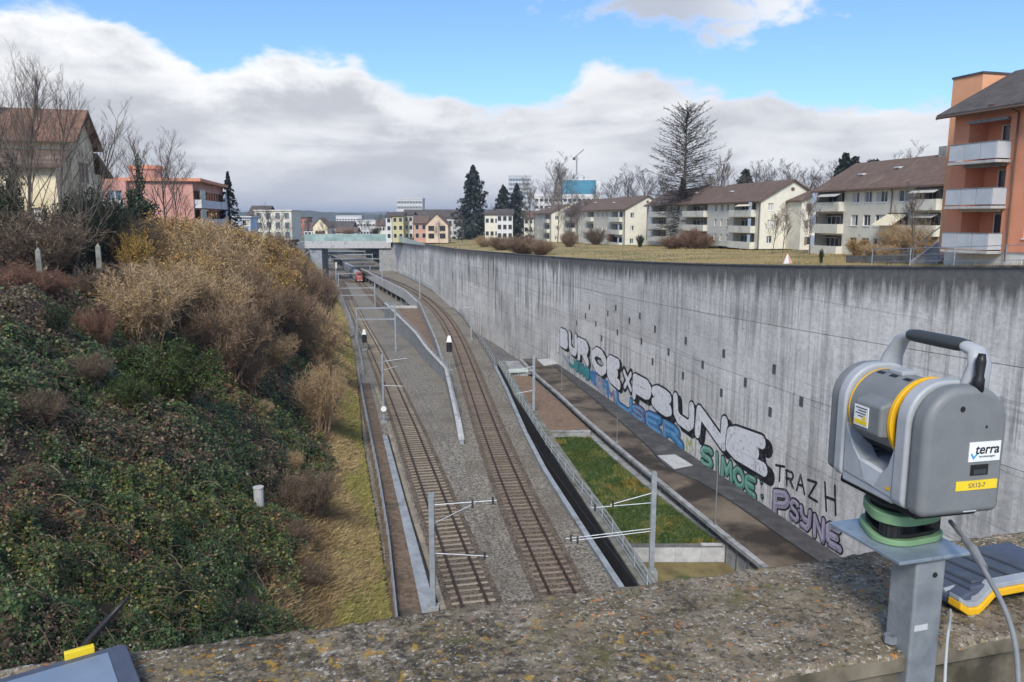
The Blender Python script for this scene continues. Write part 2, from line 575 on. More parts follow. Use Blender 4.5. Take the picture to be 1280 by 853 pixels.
def wall_material():
    m = bpy.data.materials.new('wall_concrete')
    m.use_nodes = True
    nt = m.node_tree
    L = nt.links.new
    b = nt.nodes['Principled BSDF']
    b.inputs['Roughness'].default_value = .9
    b.inputs['Specular IOR Level'].default_value = .25

    def uv(nm, sx, sy):
        u = nt.nodes.new('ShaderNodeUVMap')
        u.uv_map = nm
        p = nt.nodes.new('ShaderNodeMapping')
        p.inputs['Scale'].default_value = (sx, sy, 1)
        L(u.outputs[0], p.inputs[0])
        return p.outputs[0]

    def noise(v, sc, det=5, ro=.6):
        n = nt.nodes.new('ShaderNodeTexNoise')
        n.inputs['Scale'].default_value = sc
        n.inputs['Detail'].default_value = det
        n.inputs['Roughness'].default_value = ro
        L(v, n.inputs['Vector'])
        return n.outputs['Fac']

    def ramp(f, p0, p1, a=(0, 0, 0), c=(1, 1, 1)):
        r = nt.nodes.new('ShaderNodeValToRGB')
        r.color_ramp.elements[0].position, r.color_ramp.elements[1].position = p0, p1
        r.color_ramp.elements[0].color, r.color_ramp.elements[1].color = (*a, 1), (*c, 1)
        L(f, r.inputs[0])
        return r.outputs[0]

    def mul(a, c):
        n = nt.nodes.new('ShaderNodeMath')
        n.operation = 'MULTIPLY'
        L(a, n.inputs[0])
        if isinstance(c, float):
            n.inputs[1].default_value = c
        else:
            L(c, n.inputs[1])
        return n.outputs[0]

    def mix(f, a, c, bl='MIX'):
        x = nt.nodes.new('ShaderNodeMix')
        x.data_type, x.blend_type = 'RGBA', bl
        for s, val in ((x.inputs[0], f), (x.inputs[6], a), (x.inputs[7], c)):
            if isinstance(val, float):
                s.default_value = val
            elif isinstance(val, tuple):
                s.default_value = (*val, 1)
            else:
                L(val, s)
        return x.outputs[2]
    base = ramp(noise(uv('UVMap', .25, .35), 1.3), .3, .7, (.66, .64, .595), (.82, .80, .75))
    oi = nt.nodes.new('ShaderNodeObjectInfo')
    pv = nt.nodes.new('ShaderNodeMapRange')
    pv.inputs['To Min'].default_value, pv.inputs['To Max'].default_value = .86, 1.10
    L(oi.outputs['Random'], pv.inputs['Value'])
    cb = nt.nodes.new('ShaderNodeCombineColor')
    for i in range(3):
        L(pv.outputs[0], cb.inputs[i])
    base = mix(1.0, base, cb.outputs[0], 'MULTIPLY')
    # runoff streaks, pale lime and dark algae
    lime = ramp(noise(uv('UVMap', 2.2, .10), 1.0, 6), .56, .72)
    base = mix(mul(lime, .65), base, (.88, .86, .82))
    streak = ramp(noise(uv('UVMap', 1.7, .055), 1.0, 9, .74), .48, .58)
    patch = ramp(noise(uv('UVMap', .09, .12), 1.0, 4), .34, .6)
    fars = nt.nodes.new('ShaderNodeSeparateXYZ')
    L(uv('UVMap', 1, 1), fars.inputs[0])
    far = ramp(fars.outputs[0], 0, 1)
    mr = nt.nodes.new('ShaderNodeMapRange')
    mr.inputs['From Min'].default_value, mr.inputs['From Max'].default_value = 70, 110
    mr.inputs['To Min'].default_value, mr.inputs['To Max'].default_value = .55, 1.0
    L(fars.outputs[0], mr.inputs['Value'])
    base = mix(mul(mul(streak, patch), mr.outputs[0]), base, (.085, .09, .095))
    # algae hanging from the coping
    fine = noise(uv('UVTop', 1.4, .16), 1.0, 7, .7)
    st = nt.nodes.new('ShaderNodeSeparateXYZ')
    L(uv('UVTop', 1, 1), st.inputs[0])
    dm = nt.nodes.new('ShaderNodeMapRange')
    dm.inputs['From Min'].default_value, dm.inputs['From Max'].default_value = 0.0, 3.6
    dm.inputs['To Min'].default_value, dm.inputs['To Max'].default_value = .40, -.30
    L(st.outputs[1], dm.inputs['Value'])
    ad = nt.nodes.new('ShaderNodeMath')
    ad.operation = 'ADD'
    L(fine, ad.inputs[0])
    L(dm.outputs[0], ad.inputs[1])
    base = mix(mul(ramp(ad.outputs[0], .46, .74), .85), base, (.06, .062, .06))
    # short ragged dark marks along the board lines
    marks = ramp(noise(uv('UVMap', .9, 7.0), 1.0, 6, .75), .60, .68)
    where = ramp(noise(uv('UVMap', .16, .33), 1.0, 4), .46, .6)
    base = mix(mul(mul(marks, where), .85), base, (.08, .085, .085))
    lines = ramp(noise(uv('UVMap', .03, 3.4), 1.0, 2, .5), .60, .66)
    base = mix(mul(lines, .28), base, (.16, .165, .165))
    grime = ramp(noise(uv('UVMap', .25, .3), 1.0, 8, .8), .52, .66)
    base = mix(mul(grime, .22), base, (.15, .155, .155))
    speck = ramp(noise(uv('UVMap', 2.6, 3.4), 1.0, 10, .78), .36, .64, (.78, .78, .78), (1.14, 1.14, 1.13))
    base = mix(1.0, base, speck, 'MULTIPLY')
    blot = ramp(noise(uv('UVMap', .5, .55), 1.0, 8, .75), .63, .70)
    base = mix(mul(blot, .6), base, (.11, .112, .11))
    L(base, b.inputs['Base Color'])
    bp = nt.nodes.new('ShaderNodeBump')
    bp.inputs['Strength'].default_value = .5
    bp.inputs['Distance'].default_value = .02
    L(noise(uv('UVMap', .8, 8.0), 1.0, 6), bp.inputs['Height'])
    L(bp.outputs[0], b.inputs['Normal'])
    MATS['wall_concrete'] = m


wall_material()

# ------------------------------------------------------------------ levels and lines of the cutting
def zL(Y):
    return float(np.interp(Y, [0, 78, 100, 185, 230, 2000], [0, 0, -.5, -3.8, -4.5, -4.5]))


def solve(px, py, zf):
    z = 0.0
    for _ in range(25):
        z = zf(at(px, py, z).y)
    return at(px, py, z)


def curve_of(pts):
    """X as a function of Y through points, straight beyond both ends"""
    P = sorted([(p[1], p[0]) for p in pts])
    ys, xs = [p[0] for p in P], [p[1] for p in P]
    s0 = (xs[1] - xs[0]) / (ys[1] - ys[0])
    s1 = (xs[-1] - xs[-2]) / (ys[-1] - ys[-2])
    ys = [ys[0] - 60] + ys + [ys[-1] + 500]
    xs = [xs[0] - 60 * s0] + xs + [xs[-1] + 500 * s1]
    return lambda Y: np.interp(Y, ys, xs)


footX = curve_of([solve(*p, zL) for p in [(482, 745), (471, 667), (451, 549), (446, 480), (441, 440), (431.6, 397), (419, 362.6), (408, 340)]])
tl = curve_of([at(*p) for p in [(770, 731), (726, 663), (679, 589), (654, 540), (631, 486), (612, 447), (594, 418), (575, 392), (545, 366), (520, 352), (478, 331)]])
tr = curve_of([at(*p, .6) for p in [(797, 727), (758, 668), (713.6, 601.5), (680, 550), (657, 514), (637.5, 486), (622, 456)]])
W0, W1 = Vector((20.65, 46.42, 0)), Vector((6.95, 109.45, 0))
WE = (W1 - W0).normalized()
WN = Vector((-WE.y, WE.x, 0))                # faces the tracks
wallX = curve_of([W0, W1, (-2.7, 147), (-13.4, 183.2), (-25.4, 239.9), (-42.0, 299.5), (-52.0, 330)])
TOPPX = [(486, 300), (529, 306), (583, 312), (648, 320), (681, 322.5), (760, 325), (971, 332), (1280, 338), (1500, 341)]


def wall_top(X, Y):
    z = 18.0
    for _ in range(12):
        px, py = prj((X, Y, z))
        want = np.interp(px, [p[0] for p in TOPPX], [p[1] for p in TOPPX])
        z = aty(px, want, Y).z
    return z


wall_stations = [14 + 9.6 * k for k in range(10)] + [110 + 12 * k for k in range(19)]
topY = [(Y, wall_top(float(wallX(Y)), Y)) for Y in wall_stations]
_tp = np.polyfit([a for a, _ in topY if a > 30], [b for a, b in topY if a > 30], 4)


def wtop(Y):
    Y = np.clip(Y, 25, 330)
    return np.polyval(_tp, Y)


bridge_Y = 322.0


def terr_right(X, Y):
    d = np.maximum(X - wallX(Y), 0)
    return wtop(Y) - .18 + .03 * np.minimum(d, 14) + .02 * np.minimum(np.maximum(d - 14, 0), 25)


def plateau(Y):
    return np.interp(Y, [0, 60, 300, 620], [17.6, 17.3, 13.2, 8])


SLOPE_W = 19.0


def terr_left(X, Y, rough=1.0):
    Y = np.asarray(Y, float)
    d = footX(Y) - X
    zl = np.interp(Y, [0, 78, 100, 185, 230, 2000], [0, 0, -.5, -3.8, -4.5, -4.5])
    p = np.interp(d / SLOPE_W, [-1, 0, .06, .22, .6, 1.0, 1.35, 9], [0, 0, .03, .17, .62, .965, 1.0, 1.0])
    z = zl + (plateau(Y) - zl) * p
    amp = np.interp(d, [0, 2.5, 6, 22, 40], [.02, .12, 1.0, .8, .15]) * rough
    return z + amp * ((fbm(X * .28, Y * .28, 3, 3) - .5) * 2.4 + (fbm(X * .9, Y * .9, 3, 5) - .5) * 1.1)


# ------------------------------------------------------------------ ground sheets
def sheet(name, rows, m, kind='structure', smooth=True):
    o = MB().loft(rows).build(name, m, smooth=smooth)
    return tag(o, kind=kind)


# far ground, one sheet to the horizon, falling to the track level inside the cutting
rows = []
for Y in [-60, 0, 440, 470, 520, 620, 900, 1500, 3000, 6000, 12000]:
    z = -9.0 if Y < 400 else float(np.interp(Y, [440, 470, 520, 620, 900, 12000], [-5.6, -5.0, 1, 6, 7, 7]))
    rows.append([(x, Y, z) for x in (-9000, -3000, -900, -300, -60, 60, 300, 900, 3000, 9000)])
sheet('ground', rows, 'ground_far')

Ys = [6, 12, 18] + [24 + 2.0 * k for k in range(60)] + [145 + 4 * k for k in range(25)] + [250 + 12 * k for k in range(31)]
rows = []
for Y in Ys:
    f = float(footX(Y))
    ds = [-.3, 0, .5, 1, 1.6, 2.4, 3.2, 4, 5, 6, 7, 8, 9, 10, 11, 12, 13, 14, 15, 16, 17, 18, 19, 20, 22, 24, 27, 31, 36, 45, 60, 90, 150, 300, 700]
    xs = np.array([f - d for d in ds])
    zs = terr_left(xs, np.full(len(xs), Y))
    zs[0] -= .3
    rows.append([(x, Y, z) for x, z in zip(xs, zs)])
tag(sheet('embankment', rows, 'soil'), kind='structure')

rows = []
for Y in [8 + 6 * k for k in range(57)] + [360, 420, 500, 620]:
    w = float(wallX(Y)) + .3
    xs = np.array([w + d for d in (0, 1.5, 4, 8, 14, 22, 32, 45, 70, 120, 300, 900)])
    zs = terr_right(xs, np.full(len(xs), Y)) if Y <= 330 else np.full(len(xs), float(np.interp(Y, [330, 620], [wtop(330) - .1, 8])))
    zs = zs + (fbm(xs * .2, np.full(len(xs), Y * .2), 3, 9) - .5) * .25 * (np.array([0, .3, 1, 1, 1, 1, 1, 1, 1, 1, 1, 1]))
    rows.append([(x, Y, z) for x, z in zip(xs, zs)])
sheet('lawn_terrace', rows, 'grass_pale')

# track beds
wedge_tip = at(577, 553)
wl = curve_of([wedge_tip, at(567, 510), at(558, 469), at(534, 443, -.2), at(520, 423.5, -.5), at(485, 388, -1)])      # left wall of the wedge
wr = curve_of([at(558, 469), at(544.5, 427), at(525, 382), at(506.5, 364), at(480.6, 351), at(457, 339), at(440, 331)])     # edge of the right-hand bed
YS = at(558, 469).y
YP = at(505, 384, -1).y                        # the portal beam
YT = wedge_tip.y
midl = curve_of([(-.2, 30), (float(wl(YT)), YT)])


def xl_right(Y):
    return float(midl(Y)) if Y < YT else (float(wl(Y)) if Y < YP else float(wr(Y)) + 2.2)


def xr_left(Y):
    return float(midl(Y)) if Y < YT else (float(wl(Y)) if Y < YS else float(wr(Y)))


Yb = sorted([22 + 3 * k for k in range(70)] + [232 + 10 * k for k in range(26)] + [YT, YS, YP - .01, YP + .01])
rows = [[(float(footX(Y)) + (xl_right(Y) - float(footX(Y))) * t - (.35 if t == 0 else 0), Y, zL(Y) - .22 - (.1 if t in (0,) else 0)) for t in (0, .1, .25, .5, .75, 1)] for Y in Yb]
sheet('trackbed_left', rows, 'ballast')
rows = [[(xr_left(Y) + (float(tl(Y)) - xr_left(Y)) * t, Y, -.22) for t in (0, .2, .4, .6, .8, 1)] for Y in Yb]
sheet('trackbed_right', rows, 'ballast_rusty')
rows = [[(float(wl(Y)) + (float(wr(Y)) - float(wl(Y))) * t, Y, -1.25) for t in (0, .5, 1)] for Y in np.linspace(YS, YP, 14)]
sheet('deck_ballast', rows, 'gravel_brown')

# ------------------------------------------------------------------ tracks
RAIL_P = [(a * 1.45, b) for a, b in [(-.07, 0), (.07, 0), (.07, .02), (.012, .04), (.012, .115), (.036, .125), (.036, .16), (-.036, .16), (-.036, .125), (-.012, .115), (-.012, .04), (-.07, .02)]]


def make_track(pts, deg, y0, y1, zf, label, slp, sl_from, sl_to, spacing):
    c = np.polyfit([p[1] for p in pts], [p[0] for p in pts], deg)
    dc = np.polyder(c)
    root = empty('railway_track', (0, 0, 0), 0, label, 'track')
    ys = np.arange(y0, y1, 2.0)
    for s in (-1, 1):
        rings = []
        for Y in ys:
            x = np.polyval(c, Y)
            t = Vector((np.polyval(dc, Y), 1, 0)).normalized()
            n = Vector((t.y, -t.x, 0))
            o = Vector((x, Y, zf(Y))) + n * s * .753
            rings.append([o + n * a + Vector((0, 0, b - .16)) for a, b in RAIL_P])
        MB().loft(rings, True).build('rail', 'rail_rust', root)
    bed = []
    for Y in np.arange(y0, min(y1, 330), 2.0):
        x = np.polyval(c, Y)
        bed.append([(x + a, Y, zf(Y) - .216 + b) for a, b in ((-1.75, 0), (-1.3, .012), (0, .02), (1.3, .012), (1.75, 0))])
    tag(MB().loft(bed).build('track_ballast', 'ballast_track', smooth=True), kind='structure')
    me = MB()
    me.hexa([(-1.3, -.13, -.2), (1.3, -.13, -.2), (1.3, .13, -.2), (-1.3, .13, -.2)],
            [(-1.29, -.10, 0), (1.29, -.10, 0), (1.29, .10, 0), (-1.29, .10, 0)])
    for s in (-1, 1):
        me.box(s * .753 - .16, s * .753 + .16, -.07, .07, 0, .025)
    me = me.mesh('sleeper', slp)
    Y, k = sl_from, 0
    while Y < sl_to and k < 300:
        t = Vector((np.polyval(dc, Y), 1, 0)).normalized()
        o = link('sleeper', me, root, (np.polyval(c, Y) + random.uniform(-.02, .02), Y, zf(Y) - .165 + random.uniform(-.01, .01)))
        slope = math.atan((zf(Y + .5) - zf(Y - .5)))
        o.rotation_euler = (slope, 0, math.atan2(-t.x, t.y) + random.uniform(-.012, .012))
        Y += spacing * t.y
        k += 1
    if Y < sl_to:
        big = MB()
        while Y < sl_to:
            x = np.polyval(c, Y)
            z = zf(Y) - .165
            big.box(x - 1.3, x + 1.3, Y - .13, Y + .13, z - .2, z)
            Y += spacing
        tag(big.build('sleeper', slp, root), kind='stuff')
    return c


LP = [solve(*p, zL) for p in [(595, 754), (568.5, 685.5), (528.3, 578.7), (503.3, 520), (489, 482), (478, 455), (464, 427.7), (453.5, 407.7), (446, 392), (433.5, 369), (427.5, 353.5), (421, 338)]]
trackL = make_track(LP, 4, 26, 420, zL, 'left hand track with pale sleepers running beside the green embankment', 'sleeper_concrete', 34, 250, .74)
RP = [(5.1, 30), (3.25, 42.8), (1.5, 53.6), (-.8, 68.7), (-2.5, 80), (-5.1, 99.6), (-8.7, 125.4), (-11.9, 149), (-15.8, 175), (-20.6, 199), (-26.9, 224.5), (-44.5, 274), (-60.5, 320), (-92, 400)]
trackR = make_track(RP, 5, 26, 400, lambda Y: 0.0, 'right hand track with dark sleepers curving along the concrete wall', 'sleeper_wood', 34, 275, .74)
TP = [at(*p, -4.4) for p in [(440, 343), (449, 352.5), (461, 364), (474, 379), (487, 394)]]
trackT = make_track(TP, 2, 178, 420, lambda Y: -4.4 + max(0, 0), 'far sunken track on which the red nosed train stands', 'sleeper_wood', 190, 330, 1.2)
SP_ = [solve(*p, zL) for p in [(415, 345), (424, 371), (434, 400), (446, 430)]]

# ------------------------------------------------------------------ the wedge between the tracks
wg = empty('wedge_wall', (0, 0, 0), 0, 'pale concrete wedge wall with railing between the two tracks', 'wall')
ysw = list(np.linspace(YT, YP, 24))


def rib_wall(xf, ys, ztop, zbot, th):
    rings = []
    for Y in ys:
        x = float(xf(Y))
        a, b = ztop(Y), zbot(Y)
        rings.append([(x - th / 2, Y, b), (x - th / 2, Y, a), (x + th / 2, Y, a), (x + th / 2, Y, b)])
    m = MB().loft(rings, True)
    m.poly(rings[0])
    m.poly(list(reversed(rings[-1])))
    return m


wz = lambda Y: float(np.interp(Y, [YT, YT + 8, YS, YP], [.25, 1.0, .95, .1]))
rib_wall(wl, ysw, wz, lambda Y: zL(Y) - .8, .45).build('left_face', 'concrete_blue', wg)
rib_wall(wr, list(np.linspace(YS, YP, 14)), lambda Y: .55, lambda Y: -1.7, .4).build('right_kerb', 'concrete', wg)
cap = MB()
for a, b in zip(ysw[:-1], ysw[1:]):
    cap.bar((float(wl(a)), a, wz(a) + .03), (float(wl(b)), b, wz(b) + .03), .58, .1)
cap.build('coping', 'concrete_light', wg)
rl = MB()
for k, Y in enumerate(np.arange(YT + 6, YP, 3.0)):
    p = Vector((float(wl(Y)) + .05, Y, wz(Y)))
    MB().bar(p, p + Vector((0, 0, 1.0)), .06).build('railing_post', 'galvanised', wg)
for h in (.5, 1.0):
    pts = [(float(wl(Y)) + .05, Y, wz(Y) + h) for Y in np.linspace(YT + 6, YP, 24)]
    MB().tube(pts, .03, 6).build('handrail', 'galvanised', wg)
# portal beam over the sunken track, railing on it
pb = empty('portal_beam', (0, 0, 0), 0, 'pale concrete portal beam with a small railing closing the wedge', 'beam')
A, B = Vector((float(wl(YP)), YP, -1.2)), Vector((float(wr(YP)), YP, -1.2))
MB().bar(A, B, .8, 1.1).build('beam', 'concrete_light', pb)
for t in np.linspace(.02, .98, 7):
    p = A.lerp(B, t) + Vector((0, 0, .55))
    MB().bar(p, p + Vector((0, 0, 1.0)), .07).build('railing_post', 'galvanised', pb)
for h in (1.05, 1.5):
    MB().bar(A + Vector((0, 0, h)), B + Vector((0, 0, h)), .07).build('handrail', 'galvanised', pb)
# retaining wall below the right-hand track beyond the portal: overhanging fascia, open gallery under it
gw = empty('gallery_wall', (0, 0, 0), 0, 'pale concrete fascia wall over a dark gallery beside the train', 'wall')
ysg = list(np.linspace(YP + .2, 335, 16))
rib_wall(wr, ysg, lambda Y: .35, lambda Y: -2.6, .5).build('fascia', 'concrete_light', gw)
rib_wall(lambda Y: wr(Y) + 2.4, ysg, lambda Y: -.4, lambda Y: -5.5, .4).build('back_wall', 'recess_shade', gw)
for Y in np.arange(YP + 6, 330, 9):
    x = float(wr(Y)) + .3
    MB().box(x - .25, x + .25, Y - .25, Y + .25, -5.5, -2.6).build('column', 'concrete_dark', gw)
for h in (.9, 1.4):
    MB().tube([(float(wr(Y)), Y, h) for Y in ysg], .03, 5).build('handrail', 'galvanised', gw)

# ------------------------------------------------------------------ drain trench, kerb, railing
Ytr = [24 + 4 * k for k in range(22)] + [113.5]
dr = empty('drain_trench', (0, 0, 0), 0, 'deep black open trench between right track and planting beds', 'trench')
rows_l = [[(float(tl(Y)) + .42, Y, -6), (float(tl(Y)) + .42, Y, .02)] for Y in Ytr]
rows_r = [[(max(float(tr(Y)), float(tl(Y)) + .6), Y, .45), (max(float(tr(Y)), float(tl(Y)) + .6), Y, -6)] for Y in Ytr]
MB().loft(rows_l).loft(rows_r).build('side_wall', 'recess_shade', dr)
MB().loft([[(float(tl(Y)) + .3, Y, -5.9), (float(tr(Y)) + .3, Y, -5.9)] for Y in Ytr]).build('floor', 'recess_shade', dr)
kb = empty('trench_kerb', (0, 0, 0), 0, 'thin bluish concrete kerb edging the black trench', 'kerb')
Yk = [24 + 3.2 * k for k in range(29)]
for a, b in zip(Yk[:-1], Yk[1:]):
    m = MB()
    m.hexa([(float(tl(a)), a + .03, -.4), (float(tl(a)) + .4, a + .03, -.4), (float(tl(b)) + .4, b, -.4), (float(tl(b)), b, -.4)],
           [(float(tl(a)), a + .03, .06), (float(tl(a)) + .4, a + .03, .06), (float(tl(b)) + .4, b, .06), (float(tl(b)), b, .06)])
    m.build('kerb_stone', 'concrete_blue', kb)

# fence along the right bed beyond the platform, with dark gap to the wall
cop = empty('trench_coping', (0, 0, 0), 0, 'weathered concrete coping with a low pipe railing beside the trench', 'coping')
cw = lambda Y: 1.15
for a, b in zip(Ytr[:-1], Ytr[1:]):
    xa, xb = max(float(tr(a)), float(tl(a)) + .6), max(float(tr(b)), float(tl(b)) + .6)
    MB().hexa([(xa, a + .015, -2.5), (xa + 1.15, a + .015, -2.5), (xb + 1.15, b, -2.5), (xb, b, -2.5)],
              [(xa, a + .015, .6), (xa + 1.15, a + .015, .6), (xb + 1.15, b, .6), (xb, b, .6)]).build('coping_stone', 'concrete_mossy', cop)
rp = [at(*p, 1.55) for p in [(803, 705), (758, 638.5), (713.5, 584), (684.5, 547), (655, 500), (640, 474), (622, 447)]]
rx = curve_of(rp)
rys = np.linspace(37, rp[-1].y, 40)
for h in (.12, .5, .95):
    MB().tube([(float(rx(Y)), Y, .6 + h) for Y in rys], .032, 6).build('handrail', 'rail_pipe', cop)
for Y in np.arange(37, rp[-1].y, 2.6):
    MB().bar((float(rx(Y)), Y, .55), (float(rx(Y)), Y, 1.58), .07).build('railing_post', 'rail_pipe', cop)
fr = empty('trackside_railing', (0, 0, 0), 0, 'grey pipe railing following the right track below the streaked wall', 'railing')
for h in (.5, 1.05):
    MB().tube([(float(tl(Y)) + .2, Y, h) for Y in np.linspace(113, 300, 40)], .035, 5).build('handrail', 'galvanised', fr)
for Y in np.arange(114, 300, 4.0):
    MB().bar((float(tl(Y)) + .2, Y, -.3), (float(tl(Y)) + .2, Y, 1.08), .07).build('railing_post', 'galvanised', fr)
rows = [[(float(tl(Y)) + .1, Y, -2.6), (float(wallX(Y)) + .2, Y, -2.6)] for Y in np.arange(113.6, 335, 12)]
sheet('gutter_floor', rows, 'concrete_dark')
rib_wall(lambda Y: tl(Y) + .1, list(np.arange(113.6, 335, 10)), lambda Y: -.05, lambda Y: -3, .25).build('bed_edge', 'concrete_dark', fr)

# ------------------------------------------------------------------ terrace beds and path at the foot of the wall
capx = curve_of([at(*p, .8) for p in [(955, 706.6), (896, 659.5), (800, 581), (774, 559.5), (730, 521.5), (702, 495.5), (670, 468), (658, 456)]])
PYB = at(660, 448.5, .8).y
ysp = list(np.linspace(30, PYB, 22))
sheet('path', [[(float(capx(Y)) - .05, Y, .8), (float(capx(Y)) * .5 + float(wallX(Y)) * .5, Y, .8), (float(wallX(Y)) + .3, Y, .8)] for Y in ysp], 'path_wet')
line = [(702, 466.6), (749.5, 504.7), (772, 524.5), (800, 549), (815, 564), (826, 578), (842, 590), (876.6, 603), (920, 631), (970.6, 667), (1018.7, 699), (1060, 728)]
lx = curve_of([at(*p, .8) for p in line] + [at(690, 456, .8)])
ysa = list(np.linspace(30, PYB - .5, 60))
sheet('asphalt_strip', [[(float(lx(Y)), Y, .805), (float(wallX(Y)) + .3, Y, .805)] for Y in ysa], 'asphalt')
seam = MB()
seam.loft([[(float(lx(Y)) - .07, Y, .809), (float(lx(Y)) + .07, Y, .809)] for Y in ysa])
tag(seam.build('bitumen_seam', 'black_paint'), kind='structure')
for q in ([(671, 449.5), (690, 448.5), (697, 455), (680, 457.5)], [(822, 570), (844, 568.7), (866, 582), (842.6, 586.5)]):
    b = [at(*p, .815) for p in q]
    tag(MB().hexa([p - Vector((0, 0, .3)) for p in b], [p + Vector((0, 0, .04)) for p in b]).build('manhole_slab', 'slab_pale'),
        'pale concrete manhole slab on the path ' + ('at its far end' if q[0][0] < 700 else 'below the blue graffiti letters'), 'slab')
# dark patch panels in the asphalt (a laid repair, flush)
lw = empty('path_wall', (0, 0, 0), 0, 'long low concrete wall with pilasters carrying the path edge', 'wall')
ZB = -1.6
zbed = lambda Y: -.2
for i, (a, b) in enumerate(zip(ysp[:-1], ysp[1:])):
    xa, xb = float(capx(a)), float(capx(b))
    MB().hexa([(xa - .32, a + .02, .62), (xa + .1, a + .02, .62), (xb + .1, b, .62), (xb - .32, b, .62)],
              [(xa - .32, a + .02, .88), (xa + .1, a + .02, .88), (xb + .1, b, .88), (xb - .32, b, .88)]).build('cap_stone', 'concrete', lw)
    for t in (.02, .35, .68):
        Y = a + (b - a) * t
        x = float(capx(Y))
        MB().box(x - .08, x + .05, Y, Y + .3, ZB, .62).build('pilaster', 'concrete_mossy', lw)
MB().loft([[(float(capx(Y)) + .06, Y, ZB), (float(capx(Y)) + .06, Y, .7)] for Y in ysp]).build('recess_face', 'concrete_dark', lw)
ledge = curve_of([at(*p, .0) for p in [(735, 542), (765.6, 570.5), (810, 608), (899, 673.6)]])
for a, b in zip(ysp[:-1], ysp[1:]):
    MB().hexa([(float(ledge(a)) - .1, a + .01, ZB), (float(capx(a)) + .02, a + .01, ZB), (float(capx(b)) + .02, b, ZB), (float(ledge(b)) - .1, b, ZB)],
              [(float(ledge(a)) - .1, a + .01, .0), (float(capx(a)) + .02, a + .01, -.02), (float(capx(b)) + .02, b, -.02), (float(ledge(b)) - .1, b, .0)]).build('ledge', 'concrete', lw)
Yg0, Yg1 = at(855, 684, -.2).y, at(714, 541, .3).y      # green bed from, to
Yb1 = at(655, 470, .3).y
inx = lambda Y: max(float(tr(Y)), float(tl(Y)) + .6) + 1.1
ygs = np.linspace(Yg0, Yg1 - .1, 40)
sheet('planting_bed_grass', [[(inx(Y) + (float(ledge(Y)) - inx(Y)) * t, Y, -.2 + .1 * math.sin(3.1 * t)) for t in (0, .25, .5, .75, 1)] for Y in ygs], 'grass_green')
sheet('planting_bed_gravel', [[(inx(Y), Y, .3), (float(ledge(Y)) + .3, Y, .3)] for Y in np.linspace(Yg1 + .3, Yb1, 8)], 'gravel_brown')
sheet('planting_bed_dry', [[(inx(Y), Y, -1.15), (float(ledge(Y)) + .3, Y, -1.15)] for Y in np.linspace(28, Yg0 - .3, 8)], 'grass_yellow')
sheet('platform_end', [[(inx(Y) - .3, Y, .45), (float(capx(Y)) - .1, Y, .45)] for Y in np.linspace(Yb1 + .3, PYB, 4)], 'concrete')


def cross_wall(Y, ztop, zbot, label, m='concrete', dark=None):
    r = empty('terrace_wall', (0, 0, 0), 0, label, 'wall', 'cross walls between the planting beds')
    a, b = inx(Y), float(ledge(Y))
    n = 4
    for k in range(n):
        x0, x1 = a + (b - a) * k / n, a + (b - a) * (k + 1) / n - .012
        h = ztop + (.12 if k == n - 1 else 0)
        MB().box(x0, x1, Y - .18, Y + .18, zbot, h).build('block', m, r)
    MB().box(a - .05, b - .3, Y - .24, Y + .2, ztop + .005, ztop + .07).build('cap', 'concrete_dark' if dark else 'concrete', r)
    return r


cross_wall(Yg0, -.1, -1.7, 'white faced terrace wall between the green and the yellow bed', 'concrete_light', True)
cross_wall(Yg1, .42, -.8, 'terrace wall between the brown gravel bed and the green bed')
cross_wall(Yb1 + .1, .7, -.8, 'terrace wall at the far end of the brown gravel bed')
gb = empty('steel_barrier', (0, 0, 0), 0, 'pale green steel barrier across the far end of the gravel bed', 'barrier')
p, q = at(636, 464, 1.1), at(660, 463, 1.1)
MB().bar(p, q, .25, .5).build('beam', mat('pale_green_steel', (.38, .46, .42), (.46, .54, .50), 2, .6), gb)
for t in (.05, .5, .95):
    c_ = p.lerp(q, t)
    MB().bar((c_.x, c_.y, .3), (c_.x, c_.y, 1.1), .15).build('post', 'galvanised', gb)

# ------------------------------------------------------------------ the great retaining wall
rw = empty('retaining_wall', (0, 0, 0), 0, 'tall streaked grey concrete retaining wall along the cutting', 'wall')
slen = {}
acc, prev = 0.0, None
for Y in wall_stations:
    p = Vector((float(wallX(Y)), Y, 0))
    if prev is not None:
        acc += (p - prev).length
    slen[Y] = acc
    prev = p
LIFTS = [0, .26, .51, .76, 1.0]


def wall_panel(Ya, Yb2, f0, f1):
    A, B = Vector((float(wallX(Ya)), Ya, 0)), Vector((float(wallX(Yb2)), Yb2, 0))
    d = (B - A).normalized()
    back = Vector((d.y, -d.x, 0))
    A2, B2 = A + d * .018, B - d * .018
    ta, tb = float(wtop(Ya)), float(wtop(Yb2))
    za0, zb0 = (.8 + (ta - .8) * f0 + .018, .8 + (tb - .8) * f0 + .018) if f0 > 0 else (-4, -4)
    za1, zb1 = .8 + (ta - .8) * f1 - (.018 if f1 < 1 else 0), .8 + (tb - .8) * f1 - (.018 if f1 < 1 else 0)
    m = MB()
    T = .35
    up = Vector((0, 0, 1))
    m.hexa([A2 + up * za0, B2 + up * zb0, B2 + back * T + up * zb0, A2 + back * T + up * za0],
           [A2 + up * za1, B2 + up * zb1, B2 + back * T + up * zb1, A2 + back * T + up * za1])
    me = m.mesh('panel', 'wall_concrete')
    u1, u2 = me.uv_layers.new(name='UVMap'), me.uv_layers.new(name='UVTop')
    sa, sb = slen[Ya], slen[Yb2]
    for lp in me.loops:
        co = me.vertices[lp.vertex_index].co
        t = (co.y - Ya) / (Yb2 - Ya)
        s = sa + (sb - sa) * t
        u1.data[lp.index].uv = (s, co.z)
        u2.data[lp.index].uv = (s, ta + (tb - ta) * t - co.z)
    return link('panel', me, rw)


